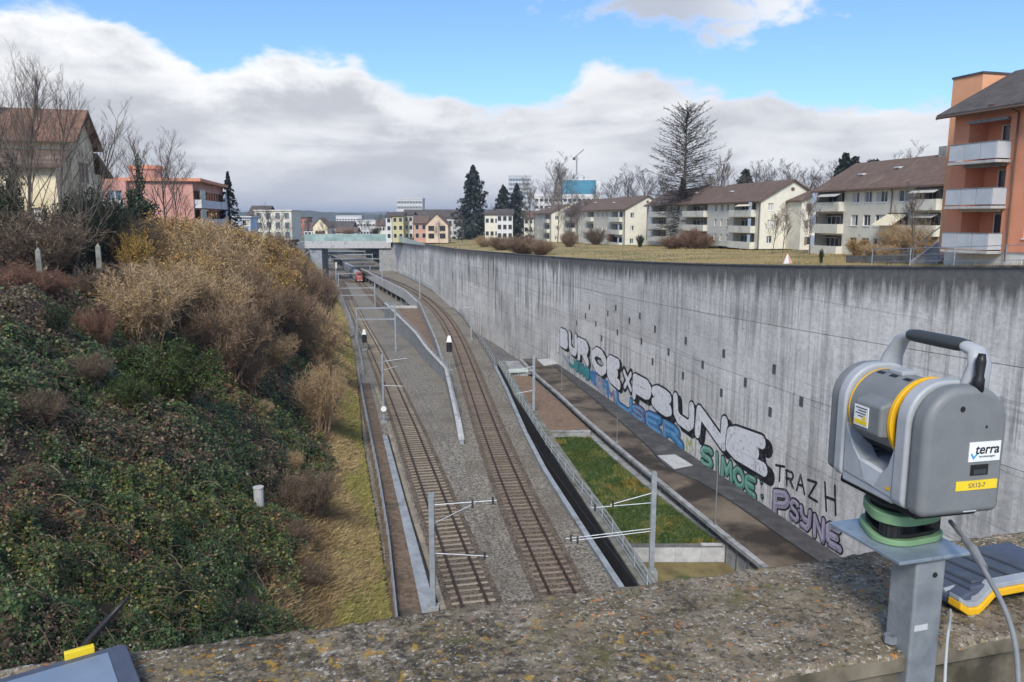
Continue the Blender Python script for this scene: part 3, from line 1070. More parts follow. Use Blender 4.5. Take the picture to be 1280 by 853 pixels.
for Ya, Yb2 in zip(wall_stations[:-1], wall_stations[1:]):
    for f0, f1 in zip(LIFTS[:-1], LIFTS[1:]):
        wall_panel(Ya, Yb2, f0, f1)
bk = MB()
bk.loft([[(float(wallX(Y)) + .16, Y, -4), (float(wallX(Y)) + .16, Y, float(wtop(Y)) - .05)] for Y in wall_stations])
bk.build('core', 'recess_shade', rw)
for Ya, Yb2 in zip(wall_stations[:-1], wall_stations[1:]):
    xa, xb, ta, tb = float(wallX(Ya)), float(wallX(Yb2)), float(wtop(Ya)), float(wtop(Yb2))
    MB().hexa([(xa - .08, Ya + .01, ta), (xa + .5, Ya + .01, ta), (xb + .5, Yb2, tb), (xb - .08, Yb2, tb)],
              [(xa - .08, Ya + .01, ta + .1), (xa + .5, Ya + .01, ta + .1), (xb + .5, Yb2, tb + .1), (xb - .08, Yb2, tb + .1)]).build('coping', 'concrete_dark', rw)


def wallpt(px, py, off=.0):
    d = ray(px, py)
    o = Vector((0, 0, EYE))
    n = WN
    t = (W0 - o).dot(n) / d.dot(n)
    return o + d * t + n * off


if WN.x > 0:
    WN = -WN
pl = MB()
for (px, py) in [(787, 401), (772, 415.6), (819, 411.5), (802, 427), (857.5, 426), (836, 440), (816, 452), (905, 442), (878.6, 456), (854, 469.6), (968, 461.5),
                 (932, 478), (902, 491), (1047, 485), (1002, 502), (963, 515), (1040, 549), (760, 392), (745, 405), (732, 395), (721, 404), (752, 423), (737, 384), (770, 385), (800, 395)]:
    c = wallpt(px, py, 0)
    m = MB()
    e, n, up = WE, WN, Vector((0, 0, 1))
    a = c - e * .21 - up * .34
    b = c + e * .21 - up * .34
    m.hexa([a - n * .02, b - n * .02, b + n * .035, a + n * .035], [a - n * .02 + up * .68, b - n * .02 + up * .68, b + n * .035 + up * .68, a + n * .035 + up * .68])
    m.build('anchor_cover', 'anchor_grey' if 'anchor_grey' in MATS else mat('anchor_grey', (.075, .08, .085), (.13, .135, .14), 3, .8, .2), rw)

# ------------------------------------------------------------------ graffiti
GL = {
    'B': [[(0, 0), (0, 1), (.7, 1), (.95, .85), (.9, .62), (.55, .52), (0, .52)], [(.55, .52), (1, .36), (1, .14), (.8, 0), (0, 0)]],
    'U': [[(0, 1), (0, .25), (.2, 0), (.8, 0), (1, .25), (1, 1)]],
    'R': [[(0, 0), (0, 1), (.8, 1), (1, .8), (.8, .52), (0, .48)], [(.45, .5), (1, 0)]],
    'O': [[(.3, 0), (.7, 0), (1, .3), (1, .7), (.7, 1), (.3, 1), (0, .7), (0, .3), (.3, 0)]],
    'E': [[(1, 1), (.2, .95), (0, .8), (0, .2), (.2, .03), (1, 0)], [(0, .5), (.8, .5)]],
    '3': [[(.1, .95), (.75, 1), (1, .82), (.9, .6), (.45, .52)], [(.45, .52), (1, .4), (1, .15), (.75, 0), (0, .05)], [(.1, .95), (0, .5), (0, .05)]],
    'X': [[(0, 0), (1, 1)], [(0, 1), (1, 0)]],
    'P': [[(0, 0), (0, 1), (.8, 1), (1, .8), (.95, .55), (.75, .42), (0, .42)]],
    'S': [[(1, .9), (.75, 1), (.25, 1), (0, .8), (.15, .58), (.85, .42), (1, .2), (.75, 0), (.25, 0), (0, .12)]],
    'Y': [[(0, 1), (.05, .62), (.35, .42), (.9, .45)], [(1, 1), (.97, .3), (.7, 0), (.1, .03)]],
    'N': [[(0, 0), (0, 1), (1, 0), (1, 1)]],
    'M': [[(0, 0), (.1, 1), (.5, .35), (.9, 1), (1, 0)]],
    'T': [[(0, 1), (1, 1)], [(.5, 1), (.5, 0)]],
    'A': [[(0, 0), (.5, 1), (1, 0)], [(.2, .4), (.8, .4)]],
    'Z': [[(0, 1), (1, 1), (0, 0), (1, 0)]],
    'H': [[(0, 0), (0, 1)], [(1, 0), (1, 1)], [(0, .5), (1, .5)]],
    'I': [[(.5, 0), (.5, 1)]],
    '.': [[(.45, .5), (.55, .5)]],
    'W': [[(0, 1), (.2, 0), (.5, .7), (.75, .05), (1, 1)], [(.1, .8), (.9, .3)]],
}
for nm, c1, c2 in [('paint_white', (.80, .80, .79), (.88, .88, .87)), ('paint_black', (.012, .012, .014), (.022, .022, .024)), ('paint_blue', (.055, .22, .46), (.09, .30, .55)),
                   ('paint_green', (.10, .32, .23), (.20, .47, .36)), ('paint_teal', (.04, .26, .27), (.08, .36, .36)), ('paint_purple', (.17, .15, .28), (.27, .24, .38)),
                   ('paint_lilac', (.33, .29, .38), (.45, .40, .48)), ('paint_yellow', (.42, .46, .16), (.55, .58, .25)), ('paint_pale', (.34, .38, .46), (.45, .50, .55)), ('paint_navy', (.02, .03, .09), (.03, .05, .13)), ('paint_sky', (.13, .36, .62), (.22, .45, .68)), ('paint_mint', (.25, .50, .38), (.36, .60, .48)), ('paint_pink', (.46, .40, .50), (.55, .50, .58))]:
    mat(nm, c1, c2, 1.2, .8, c3=tuple(x * .55 + .10 for x in c1), c3scale=2.6, c3lo=.54, c3hi=.66)


def stroke_mesh(lines, w, off, step=.0022):
    """lines of (s, z) on the wall plane, as ribbons with round joints, each piece a hair in front of the last"""
    m = MB()
    k = 0

    def P(s, z, o):
        q = W0 + WE * s + WN * o
        return (q.x, q.y, z)
    for ln in lines:
        for (a, b) in zip(ln[:-1], ln[1:]):
            dx, dz = b[0] - a[0], b[1] - a[1]
            L_ = math.hypot(dx, dz) or 1e-6
            nx, nz = -dz / L_ * w / 2, dx / L_ * w / 2
            o = off + k * step
            m.quad(P(a[0] + nx, a[1] + nz, o), P(a[0] - nx, a[1] - nz, o), P(b[0] - nx, b[1] - nz, o), P(b[0] + nx, b[1] + nz, o))
            k += 1
        for (s, z) in ln:
            o = off + k * step
            m.poly([P(s + math.cos(t) * w / 2, z + math.sin(t) * w / 2, o) for t in np.linspace(0, 2 * math.pi, 11)[:-1]])
            k += 1
    return m, off + k * step


def to_sz(px, py):
    q = wallpt(px, py)
    return ((q - W0).dot(WE), q.z)


def graffiti(label, letters, fill, outline, wf, ow, shadow=None, hi=None):
    root = empty('graffiti', (0, 0, 0), 0, label, 'graffiti')
    for (ch, q) in letters:
        TL, TR, BR, BL = [to_sz(*p) for p in q]
        wid = (abs(TR[0] - TL[0]) + abs(BR[0] - BL[0])) / 2
        hei = (abs(TL[1] - BL[1]) + abs(TR[1] - BR[1])) / 2
        w = min(wf * wid, wf * hei) if wf < 1 else wf - 1
        ix, iy = min(.48, .5 * w / wid), min(.45, .5 * w / hei)
        lines = []
        for ln in GL[ch]:
            o = []
            for (x, y) in ln:
                x, y = ix + x * (1 - 2 * ix), iy + y * (1 - 2 * iy)
                b = [BL[i] * (1 - x) + BR[i] * x for i in (0, 1)]
                t = [TL[i] * (1 - x) + TR[i] * x for i in (0, 1)]
                o.append((b[0] * (1 - y) + t[0] * y, b[1] * (1 - y) + t[1] * y))
            lines.append(o)
        off = .006
        par = root
        if shadow:
            sl = [[(s + shadow[0], z + shadow[1]) for s, z in ln] for ln in lines]
            mm, off = stroke_mesh(sl, w + 2 * ow, off)
            sub = mm
        if outline:
            mo, off2 = stroke_mesh(lines, w + 2 * ow, off)
            if shadow:
                mo.add(sub.v, sub.f)
            off = off2
        f = fill if isinstance(fill, str) else fill[letters.index((ch, q)) % len(fill)]
        mf, _ = stroke_mesh(lines, w, off + .003)
        lt = mf.build('letter', f, root)
        if hi:
            g_l = [[(s + w * .08, z + w * .16) for s, z in ln] for ln in lines]
            stroke_mesh(g_l, w * .34, _ + .003)[0].build('highlight', hi, lt)
        if outline:
            mo.build('outline', outline, lt)
        if wf < 1:
            rd = random.Random(len(bpy.data.objects))
            dl = []
            for _k in range(3):
                s_, z_ = rd.choice(rd.choice(lines))
                z_ = min(z for ln in lines for _s, z in ln) + w * .3
                s_ += rd.uniform(-.4, .4) * w
                dl.append([(s_, z_), (s_ + rd.uniform(-.01, .01), z_ - w * .5 - rd.uniform(.15, .6))])
            stroke_mesh(dl, .035, off + .02)[0].build('paint_drip', outline or f, lt)
    return root


def Q(*v):
    return [(v[0], v[1]), (v[2], v[3]), (v[4], v[5]), (v[6], v[7])]


graffiti('big white PSYNE lettering with black drop shadow on the wall',
         [('P', Q(792, 466, 816, 478, 814, 514, 791, 498)), ('S', Q(816, 478, 840, 491, 842, 527, 816, 509)), ('U', Q(842, 489, 869, 504, 868, 545, 843, 526)),
          ('N', Q(872, 505, 911, 522, 908, 566, 868, 546)), ('E', Q(912, 528, 957, 545, 962, 600, 906, 567))], 'paint_white', 'paint_black', .36, .18, (-.75, -.28))
graffiti('white BUROE lettering with dark shadow at the far end of the wall',
         [('B', Q(701, 410, 711, 413, 711, 439, 701, 432)), ('U', Q(711, 413, 722, 418, 722, 448, 712, 441)), ('R', Q(722, 421, 736, 427, 737, 460, 723, 450)),
          ('O', Q(740, 431, 759, 440, 759, 476, 741, 461)), ('E', Q(759, 440, 775, 450, 777, 490, 760, 476))], 'paint_white', 'paint_black', .345, .15, (-.55, -.15))
graffiti('small white cross on black between the two white words', [('X', Q(779, 461, 790, 465, 790, 491, 780, 486))], 'paint_white', 'paint_black', .26, .38)
graffiti('scrawled white and black tag beside the wall corner', [('W', Q(688, 412, 700, 414, 700, 452, 689, 444))], 'paint_white', 'paint_black', .2, .12)
graffiti('sky blue and violet USER lettering below the big white word',
         [('U', Q(770, 487, 791, 498, 791, 525, 770, 509)), ('S', Q(791, 503, 806, 511, 808, 534, 791, 523)), ('E', Q(806, 510, 828, 521, 828, 550, 809, 538)),
          ('R', Q(829, 522, 847, 534, 858, 566, 830, 551))], ['paint_blue', 'paint_purple', 'paint_blue', 'paint_blue'], 'paint_navy', .40, .12, hi='paint_sky')
graffiti('round green SIMOE lettering with dark outline near the path',
         [('S', Q(876, 556, 892, 560, 892, 590, 877, 582)), ('I', Q(892, 562, 901, 567, 901, 598, 893, 590)), ('M', Q(901, 568, 917, 578, 917, 607, 901, 598)),
          ('O', Q(917, 579, 932, 589, 932, 617, 917, 606)), ('E', Q(932, 589, 946, 598, 946, 626, 932, 615)), ('.', Q(947, 596, 957, 600, 957, 610, 947, 606)), ('.', Q(948, 614, 958, 618, 958, 628, 948, 624))],
         'paint_green', 'paint_black', .28, .13, hi='paint_mint')
graffiti('thin black TRAZH tag in spray paint above lilac lettering',
         [('T', Q(969, 580, 982, 582, 980, 606, 969, 600)), ('R', Q(982, 586, 993, 590, 993, 612, 983, 608)), ('A', Q(995, 590, 1007, 594, 1007, 620, 995, 614)),
          ('Z', Q(1009, 598, 1022, 602, 1023, 630, 1010, 622)), ('H', Q(1030, 601, 1045, 606, 1046, 646, 1032, 640))], 'paint_black', None, 1.19, 0)
graffiti('lilac PSYNE lettering outlined in black at the near end',
         [('P', Q(967, 611, 988, 614, 988, 647, 966, 645)), ('S', Q(988, 622, 1000, 627, 1000, 656, 988, 647)), ('Y', Q(1000, 630, 1016, 638, 1014, 668, 1000, 657)),
          ('N', Q(1017, 641, 1032, 648, 1031, 682, 1016, 671)), ('E', Q(1033, 648, 1051, 660, 1054, 693, 1032, 681))], 'paint_lilac', 'paint_black', .28, .12, hi='paint_pink')
graffiti('small teal tag low on the wall under the white word',
         [('S', Q(719, 450, 724, 452, 724, 467, 720, 463)), ('M', Q(724, 452, 731, 456, 731, 472, 724, 467)), ('O', Q(731, 456, 738, 459, 738, 478, 731, 472))], 'paint_teal', 'paint_navy', .55, .1)
graffiti('faded pale blue and lilac scrawls along the wall foot',
         [('W', Q(703, 440, 711, 444, 711, 458, 703, 454)), ('Z', Q(741, 468, 750, 474, 750, 488, 741, 480)), ('S', Q(751, 474, 759, 480, 759, 496, 751, 489)), ('M', Q(759, 482, 769, 488, 769, 505, 760, 497)), ('U', Q(711, 444, 719, 449, 719, 463, 711, 458)), ('E', Q(738, 461, 746, 466, 746, 484, 738, 478)), ('O', Q(746, 466, 754, 472, 754, 490, 746, 484)), ('R', Q(754, 472, 762, 478, 762, 499, 754, 492))],
         ['paint_pale', 'paint_lilac', 'paint_pale', 'paint_purple', 'paint_teal', 'paint_blue', 'paint_pale', 'paint_blue'], None, .36, 0)
graffiti('small yellow and white scribble beside the blue letters', [('M', Q(857, 545, 866, 548, 867, 565, 858, 562)), ('I', Q(866, 550, 873, 553, 873, 572, 866, 568))], ['paint_yellow', 'paint_pale'], None, .22, 0)

# ------------------------------------------------------------------ masts, gantries, signals, poles
def h_beam(m, base, top, w=.28):
    a, b = Vector(base), Vector(top)
    m.bar(a + Vector((0, -w / 2, 0)), b + Vector((0, -w / 2, 0)), w, .03, up=(0, 1, 0))
    m.bar(a + Vector((0, w / 2, 0)), b + Vector((0, w / 2, 0)), w, .03, up=(0, 1, 0))
    m.bar(a, b, .025, w - .04, up=(0, 1, 0))
    return m


def mast(label, base_px, top_py, arms, z0, w=.28, arm_w=.058):
    b = at(*base_px, z0)
    top = aty(base_px[0], top_py, b.y)
    root = empty('catenary_mast', b, 0, label, 'mast', 'catenary masts along the tracks')
    inv = lambda P: Vector(P) - b
    h_beam(MB(), (0, 0, -.4), (0, 0, top.z - b.z), w).build('post', 'galvanised', root)
    MB().box(-.35, .35, -.35, .35, -.5, .12).build('footing', 'concrete', root)
    for (x0, y0, x1, y1) in arms:
        p, q = aty(x0, y0, b.y), aty(x1, y1, b.y)
        p.x = b.x
        MB().tube([inv(p), inv(q)], arm_w / 2, 6).build('arm', 'galvanised', root)
        if abs(x1 - x0) > 40:
            r = inv(q).lerp(inv(p), .06)
            MB().tube([r + Vector((0, 0, -.22)), r + Vector((0, 0, .22))], .07, 8).build('insulator', 'steel_dark', root)
    return root, b


mast('galvanised mast standing at the terrace wall right of the trench', (814, 716), 590,
     [(813, 616, 763, 631), (813, 628.6, 739, 635), (813, 660.7, 707, 673.6), (813, 664, 716, 676)], .1, .3)
mast('grey mast with cables beside the brown gravel bed', (667, 516), 444, [(666, 458, 638, 464), (666, 464, 634, 463), (666, 488, 646, 492)], .3)
mast('galvanised mast with a long arm over the pale sleepers', (541.5, 760), 617, [(546, 631.5, 621, 625.6), (546, 656, 594, 629), (546, 691.6, 610, 695.5)], -.1, .3)
mast('slim mast carrying a round white lamp by the left drain', (480, 528), 443, [(478, 452, 509, 448), (478, 463, 496, 458), (478, 482, 504, 483)], -.2, .22, .06)
mast('slender mast in front of the dark streaked wall', (589, 424), 379, [(589, 384, 570, 386), (589, 383, 578, 378)], 0, .25)
mast('far mast right of the curving track', (525, 373), 326, [(525, 335, 512, 337)], 0, .28)
mast('farthest mast near the bridge abutment', (478, 352), 325, [(478, 331, 468, 332)], 0, .3)
bp_ = at(480, 513, .6)


def disc(parent, c, r, th, m, name, axis='y', n=20):
    mm = MB()
    f = (lambda a, b, d: (c[0] + a, c[1] + d, c[2] + b)) if axis == 'y' else ((lambda a, b, d: (c[0] + a, c[1] + b, c[2] + d)) if axis == 'z' else (lambda a, b, d: (c[0] + d, c[1] + a, c[2] + b)))
    mm.prism([(r * math.cos(t), r * math.sin(t)) for t in np.linspace(0, 2 * math.pi, n + 1)[:-1]], f, 0, th)
    return mm.build(name, m, parent)


lamp = aty(479.5, 511.6, at(480, 528, -.2).y - .4)
lr = empty('round_lamp', lamp, 0, 'round white lamp head on the slim mast beside the drain', 'lamp')
disc(lr, (0, 0, 0), .3, .12, 'white_paint', 'face')
disc(lr, (0, .125, 0), .34, .14, 'steel_grey', 'housing')


def gantry(label, rb, lb, rt, lt, beams):
    Y = solve(*rb, zL).y
    root = empty('signal_gantry', (0, 0, 0), 0, label, 'gantry', 'gantries over the left track')
    for (bx, ty) in ((rb, rt), (lb, lt)):
        b = aty(*bx, Y)
        t = aty(bx[0], ty, Y)
        h_beam(MB(), (b.x, Y, b.z - .5), (b.x, Y, t.z), .3).build('post', 'galvanised', root)
    for y in beams:
        p, q = aty(lb[0], y + .5, Y), aty(rb[0], y, Y)
        MB().bar(p, q, .22, .28).build('beam', 'galvanised', root)
    for t in (.3, .62):
        p = aty(lb[0] + (rb[0] - lb[0]) * t, beams[-1], Y)
        MB().bar(p, p - Vector((0, 0, 1.3)), .08).build('hanger', 'steel_grey', root)


gantry('nearest grey gantry over the left track beside the portal beam', (495, 438), (447, 426), 381, 385, (385, 399))
gantry('middle grey gantry in front of the train', (469, 385), (424, 374), 354, 342, (360, 369))
gantry('far small gantry near the bridge', (463, 352), (420, 350), 332, 330, (342,))


def signal(label, px, ytop, ymid, ybot, zf):
    b = solve(px, ybot, zf)
    root = empty('railway_signal', b, 0, label, 'signal', 'railway signals')
    t = aty(px, ytop, b.y).z - b.z
    mdl = aty(px, ymid, b.y).z - b.z
    MB().tube([(0, .1, -.3), (0, .1, t - .2)], .07, 8).build('pole', 'galvanised', root)
    sc = (t - mdl)
    hh = sc * .62
    MB().prism([(-.42, 0), (.42, 0), (.42, hh - .25), (.25, hh), (-.25, hh), (-.42, hh - .25)], lambda a, c, d: (a, d, mdl + c), -.06, .02).build('target_board', 'black_paint', root)
    for k in range(3):
        m = MB()
        zc = mdl + hh * (.2 + .28 * k)
        m.tube([(0, -.062, zc), (0, -.3, zc - .03)], [.13, .12], 8)
        m.build('lamp_hood', 'steel_dark', root)
    MB().hexa([(-.38, -.35, mdl + hh), (.38, -.35, mdl + hh), (.38, .3, mdl + hh), (-.38, .3, mdl + hh)],
              [(-.2, -.2, t), (.2, -.2, t), (.2, .2, t), (-.2, .2, t)]).build('cover', 'white_paint', root)
    MB().box(-.5, .5, -.5, .5, -.4, .1).build('footing', 'concrete', root)


signal('signal with white cover between wedge wall and right track', 562, 420, 440, 463, lambda Y: -.2)
signal('signal with white cover left of the pale sleepered track', 456, 412, 428.5, 437, zL)
sg = empty('white_marker_post', solve(421, 352, zL), 0, 'slim white topped post at the far embankment foot', 'post')
MB().tube([(0, 0, -.3), (0, 0, 5.5)], .12, 8).build('pole', 'steel_grey', sg)
MB().tube([(0, 0, 5.5), (0, 0, 8.0)], .3, 8).build('tip', 'white_paint', sg)
for (px, py, pt, lb) in [(894, 657, 582, 'thin dark pole on the path wall beside the green letters'), (771, 553, 522, 'thin pole on the path wall below the blue letters'), (702, 487, 456, 'thin pole on the path wall near its far end')]:
    b = at(px, py, .85)
    r = empty('lamp_pole', b, 0, lb, 'pole', 'thin poles on the path wall')
    t = aty(px + (1 if px > 800 else 0), pt, b.y).z - b.z
    MB().tube([(0, 0, -.1), (0, 0, t)], [.045, .035], 8).build('shaft', 'steel_grey', r)
    MB().box(-.09, .09, -.09, .09, -.05, .12).build('foot', 'steel_grey', r)

# ------------------------------------------------------------------ drain channel, cable trough and fence left of the left track
chL = curve_of([at(*p, -.3) for p in [(478, 546), (499, 637), (518, 725), (526, 762)]])
chR = curve_of([at(*p, -.3) for p in [(484, 546), (509, 637), (534, 725), (543, 762)]])
trX = curve_of([at(*p, .0) for p in [(487, 546), (512.5, 637), (540.5, 725), (551, 762)]])
feX = curve_of([at(*p, 1.0) for p in [(495, 757), (486, 667), (474, 593), (459, 520), (451.5, 478)]])
dc = empty('drain_channel', (0, 0, 0), 0, 'bluish concrete drain channel beside the left track', 'drain')
yc = list(np.linspace(28, at(481, 546, -.3).y, 16))
for a, b in zip(yc[:-1], yc[1:]):
    MB().hexa([(float(chL(a)), a + .02, -.7), (float(chR(a)), a + .02, -.7), (float(chR(b)), b, -.7), (float(chL(b)), b, -.7)],
              [(float(chL(a)), a + .02, -.14), (float(chR(a)), a + .02, -.19), (float(chR(b)), b, -.19), (float(chL(b)), b, -.14)]).build('channel_slab', 'concrete_blue', dc)
MB().loft([[(float(chR(Y)) + .02, Y, -.188), (float(trX(Y)) + .04, Y, -.188)] for Y in yc]).build('slot', 'recess_shade', dc)
ct = empty('cable_trough', (0, 0, 0), 0, 'row of concrete cable trough lids along the left track', 'trough')
Y = 28.0
while Y < 100:
    x, x2 = float(trX(Y)), float(trX(Y + 1.55))
    z, z2 = zL(Y), zL(Y + 1.5)
    MB().hexa([(x, Y, -.5), (x + .34, Y, -.5), (x2 + .34, Y + 1.52, -.5), (x2, Y + 1.52, -.5)],
              [(x, Y, z - .08), (x + .34, Y, z - .08), (x2 + .34, Y + 1.52, z2 - .08), (x2, Y + 1.52, z2 - .08)]).build('lid', 'sleeper_concrete', ct)
    Y += 1.58
fn = empty('embankment_fence', (0, 0, 0), 0, 'grey pipe fence with rusty boards at the embankment foot', 'fence')
yf = np.linspace(30, 112, 42)
for h in (.45, .98):
    MB().tube([(float(feX(Y)), Y, zL(Y) + h) for Y in yf], .05, 6).build('handrail', 'galvanised', fn)
for a, b in zip(np.arange(30, 110, 2.4), np.arange(32.4, 112.4, 2.4)):
    MB().bar((float(feX(a)), a, zL(a) - .4), (float(feX(a)), a, zL(a) + 1.05), .1).build('post', 'galvanised', fn)
    MB().bar((float(feX(a)) + .08, a + .1, zL(a) + .02), (float(feX(b)) + .08, b - .1, zL(b) + .02), .06, .42).build('board', 'rust_plank', fn)
rows = [[(float(feX(Y)) - .3, Y, zL(Y) - .16), (float(chL(Y)) + .05, Y, zL(Y) - .15)] for Y in np.linspace(28, 105, 12)]
sheet('litter_strip', rows, 'litter')
fp = empty('far_fence', (0, 0, 0), 0, 'pale fence line between far embankment and left track', 'fence')
ffx = lambda Y: float(footX(Y)) + 1.2
for h in (.5, 1.1):
    MB().tube([(ffx(Y), Y, zL(Y) + h) for Y in np.linspace(112, 300, 30)], .05, 5).build('handrail', 'galvanised', fp)
for Y in np.arange(112, 300, 5):
    MB().bar((ffx(Y), Y, zL(Y) - .4), (ffx(Y), Y, zL(Y) + 1.15), .1).build('post', 'galvanised', fp)

# ------------------------------------------------------------------ train
ty0 = at(449, 353, -4.4).y
trn = empty('passenger_train', (0, 0, 0), 0, 'grey train with red nose standing on the far sunken track', 'train')
dT = np.polyder(trackT)


def tsec(Y, w, z0, z1, k=.5):
    x = np.polyval(trackT, Y)
    t = Vector((np.polyval(dT, Y), 1, 0)).normalized()
    n = Vector((t.y, -t.x, 0))
    prof = [(-w, z0), (w, z0), (w, z0 + (z1 - z0) * .72), (w * .72, z1), (-w * .72, z1), (-w, z0 + (z1 - z0) * .72)]
    return [Vector((x, Y, -4.4)) + n * a + Vector((0, 0, b)) for a, b in prof]


for k in range(4):
    y0 = ty0 + 1.5 + k * 22
    m = MB()
    rings = [tsec(y, 1.5, .5, 4.1) for y in np.linspace(y0 + (3 if k == 0 else 0), y0 + 21.4, 6)]
    m.loft(rings, True).poly(rings[0]).poly(list(reversed(rings[-1])))
    m.build('carriage', mat('train_grey', (.42, .45, .49), (.5, .53, .56), 1, .4) if k == 0 else 'train_grey', trn)
    mw = MB()
    a, b = [tsec(y, 1.515, 1.7, 2.6) for y in (y0 + 4, y0 + 20)]
    mw.quad(a[0], b[0], b[5], a[5]).quad(a[1], b[1], b[2], a[2])
    mw.build('window_band', 'glass_dark', trn)
rings = [tsec(ty0 + y, w, .4, h) for y, w, h in ((0, .95, 2.2), (.5, 1.25, 2.9), (1.5, 1.42, 3.6), (4.6, 1.5, 4.1))]
MB().loft(rings, True).poly(rings[0]).build('nose', 'red_paint', trn, smooth=True)
rings = [tsec(ty0 - .03 + y, w, z, h) for y, w, z, h in ((.42, .9, 2.25, 2.95), (1.3, 1.1, 2.9, 3.6))]
MB().loft(rings, True).poly(rings[0]).build('windscreen', 'glass_dark', trn)
for s in (0, 1):
    c = tsec(ty0, .75, .8, 1.2)[s]
    disc(trn, (c.x, c.y - .06, c.z), .2, .08, 'white_paint', 'headlight', n=10)
for s in (-1, 1):
    pass

# ------------------------------------------------------------------ bridge
br = empty('road_bridge', (0, 0, 0), 0, 'road bridge with pale green glass parapet across the far cutting', 'bridge')
bl, brr = aty(381, 310.5, bridge_Y), aty(487, 308.5, bridge_Y)
zt = aty(381, 301.5, bridge_Y).z
zg = aty(378, 293.5, bridge_Y).z
MB().box(bl.x, brr.x + .5, bridge_Y, bridge_Y + .7, bl.z, zt).build('edge_beam', 'concrete_light', br)
MB().box(bl.x, brr.x + .5, bridge_Y + .7, bridge_Y + 13, bl.z + .3, zt - .2).build('deck', 'concrete_dark', br)
n = 12
for k in range(n):
    x0, x1 = bl.x + (brr.x - bl.x) * k / n, bl.x + (brr.x - bl.x) * (k + 1) / n
    MB().box(x0 + .06, x1 - .06, bridge_Y + .3, bridge_Y + .36, zt + .05, zg).build('parapet_pane', 'glass_green', br)
    MB().box(x0 - .05, x0 + .05, bridge_Y + .25, bridge_Y + .41, zt, zg + .08).build('parapet_post', 'galvanised', br)
    MB().box(x0 + .06, x1 - .06, bridge_Y + 12.3, bridge_Y + 12.36, zt + .05, zg).build('parapet_pane', 'glass_green', br)
MB().box(bl.x - .3, brr.x + .3, bridge_Y + .22, bridge_Y + .44, zg + .081, zg + .2).build('handrail', 'pale_green_steel', br)
MB().hexa([(bl.x - 3, bridge_Y - 9, bl.z - 3), (bl.x - 2.4, bridge_Y - 9, bl.z - 3), (bl.x, bridge_Y, bl.z - 3), (bl.x - .6, bridge_Y, bl.z - 3)],
          [(bl.x - 3, bridge_Y - 9, zt - .8), (bl.x - 2.4, bridge_Y - 9, zt - .8), (bl.x, bridge_Y, zt), (bl.x - .6, bridge_Y, zt)]).build('wing_wall', 'concrete_light', br)
for k in range(6):
    t0, t1 = k / 6, (k + 1) / 6
    P0, P1 = aty(488, 291.5, bridge_Y), aty(531, 305, 245.0)
    a, b = P0.lerp(P1, t0), P0.lerp(P1, t1)
    ga, gb_ = float(terr_right(a.x + 1, min(a.y, 330))), float(terr_right(b.x + 1, min(b.y, 330)))
    MB().hexa([(a.x, a.y, ga), (a.x + .06, a.y, ga), (b.x + .06, b.y + .1, gb_), (b.x, b.y + .1, gb_)],
              [(a.x, a.y, a.z), (a.x + .06, a.y, a.z), (b.x + .06, b.y + .1, b.z), (b.x, b.y + .1, b.z)]).build('approach_pane', 'glass_green', br)
pz = aty(395, 311, bridge_Y + 2)
MB().box(pz.x - 2.6, pz.x + 2.6, bridge_Y + 1.0, bridge_Y + 12, -6, bl.z + .31).build('pier', 'concrete_blue', br)
xw = aty(478, 320, bridge_Y + 3).x
MB().box(xw - 1, xw + 9, bridge_Y + 1, bridge_Y + 12, -6, bl.z + .31).build('abutment', 'concrete', br)
lwall = empty('cutting_wall', (0, 0, 0), 0, 'bluish retaining wall left of the tracks near the bridge', 'wall')
P0, P1 = solve(404, 337, zL), solve(412, 352, zL)
for k in range(6):
    a, b = Vector((P1.x - 2, 262, 0)).lerp(Vector((pz.x - 2.6, bridge_Y + 1, 0)), k / 6), Vector((P1.x - 2, 262, 0)).lerp(Vector((pz.x - 2.6, bridge_Y + 1, 0)), (k + 1) / 6)
    MB().hexa([(a.x - .5, a.y + .02, -6), (a.x, a.y + .02, -6), (b.x, b.y, -6), (b.x - .5, b.y, -6)],
              [(a.x - .5, a.y + .02, 2 + k), (a.x, a.y + .02, 2 + k), (b.x, b.y, 3 + k), (b.x - .5, b.y, 3 + k)]).build('panel', 'concrete_blue', lwall)

# contact and carrier wires over the near tracks
for cc, zf_, lb_ in ((trackL, zL, 'overhead wires above the left track'), (trackR, lambda Y: 0.0, 'overhead wires above the right track')):
    ow = empty('overhead_wire', (0, 0, 0), 0, lb_, 'wire')
    ysw_ = np.arange(20, 330, 5.0)
    MB().tube([(np.polyval(cc, Y), Y, zf_(Y) + 5.3) for Y in ysw_], .010, 5).build('contact_wire', 'steel_dark', ow)
    MB().tube([(np.polyval(cc, Y), Y, zf_(Y) + 5.9 + .7 * abs(math.sin((Y - 41) / 45 * math.pi / 2 * 1.0 + math.pi / 2))) for Y in ysw_], .010, 5).build('carrier_wire', 'steel_dark', ow)

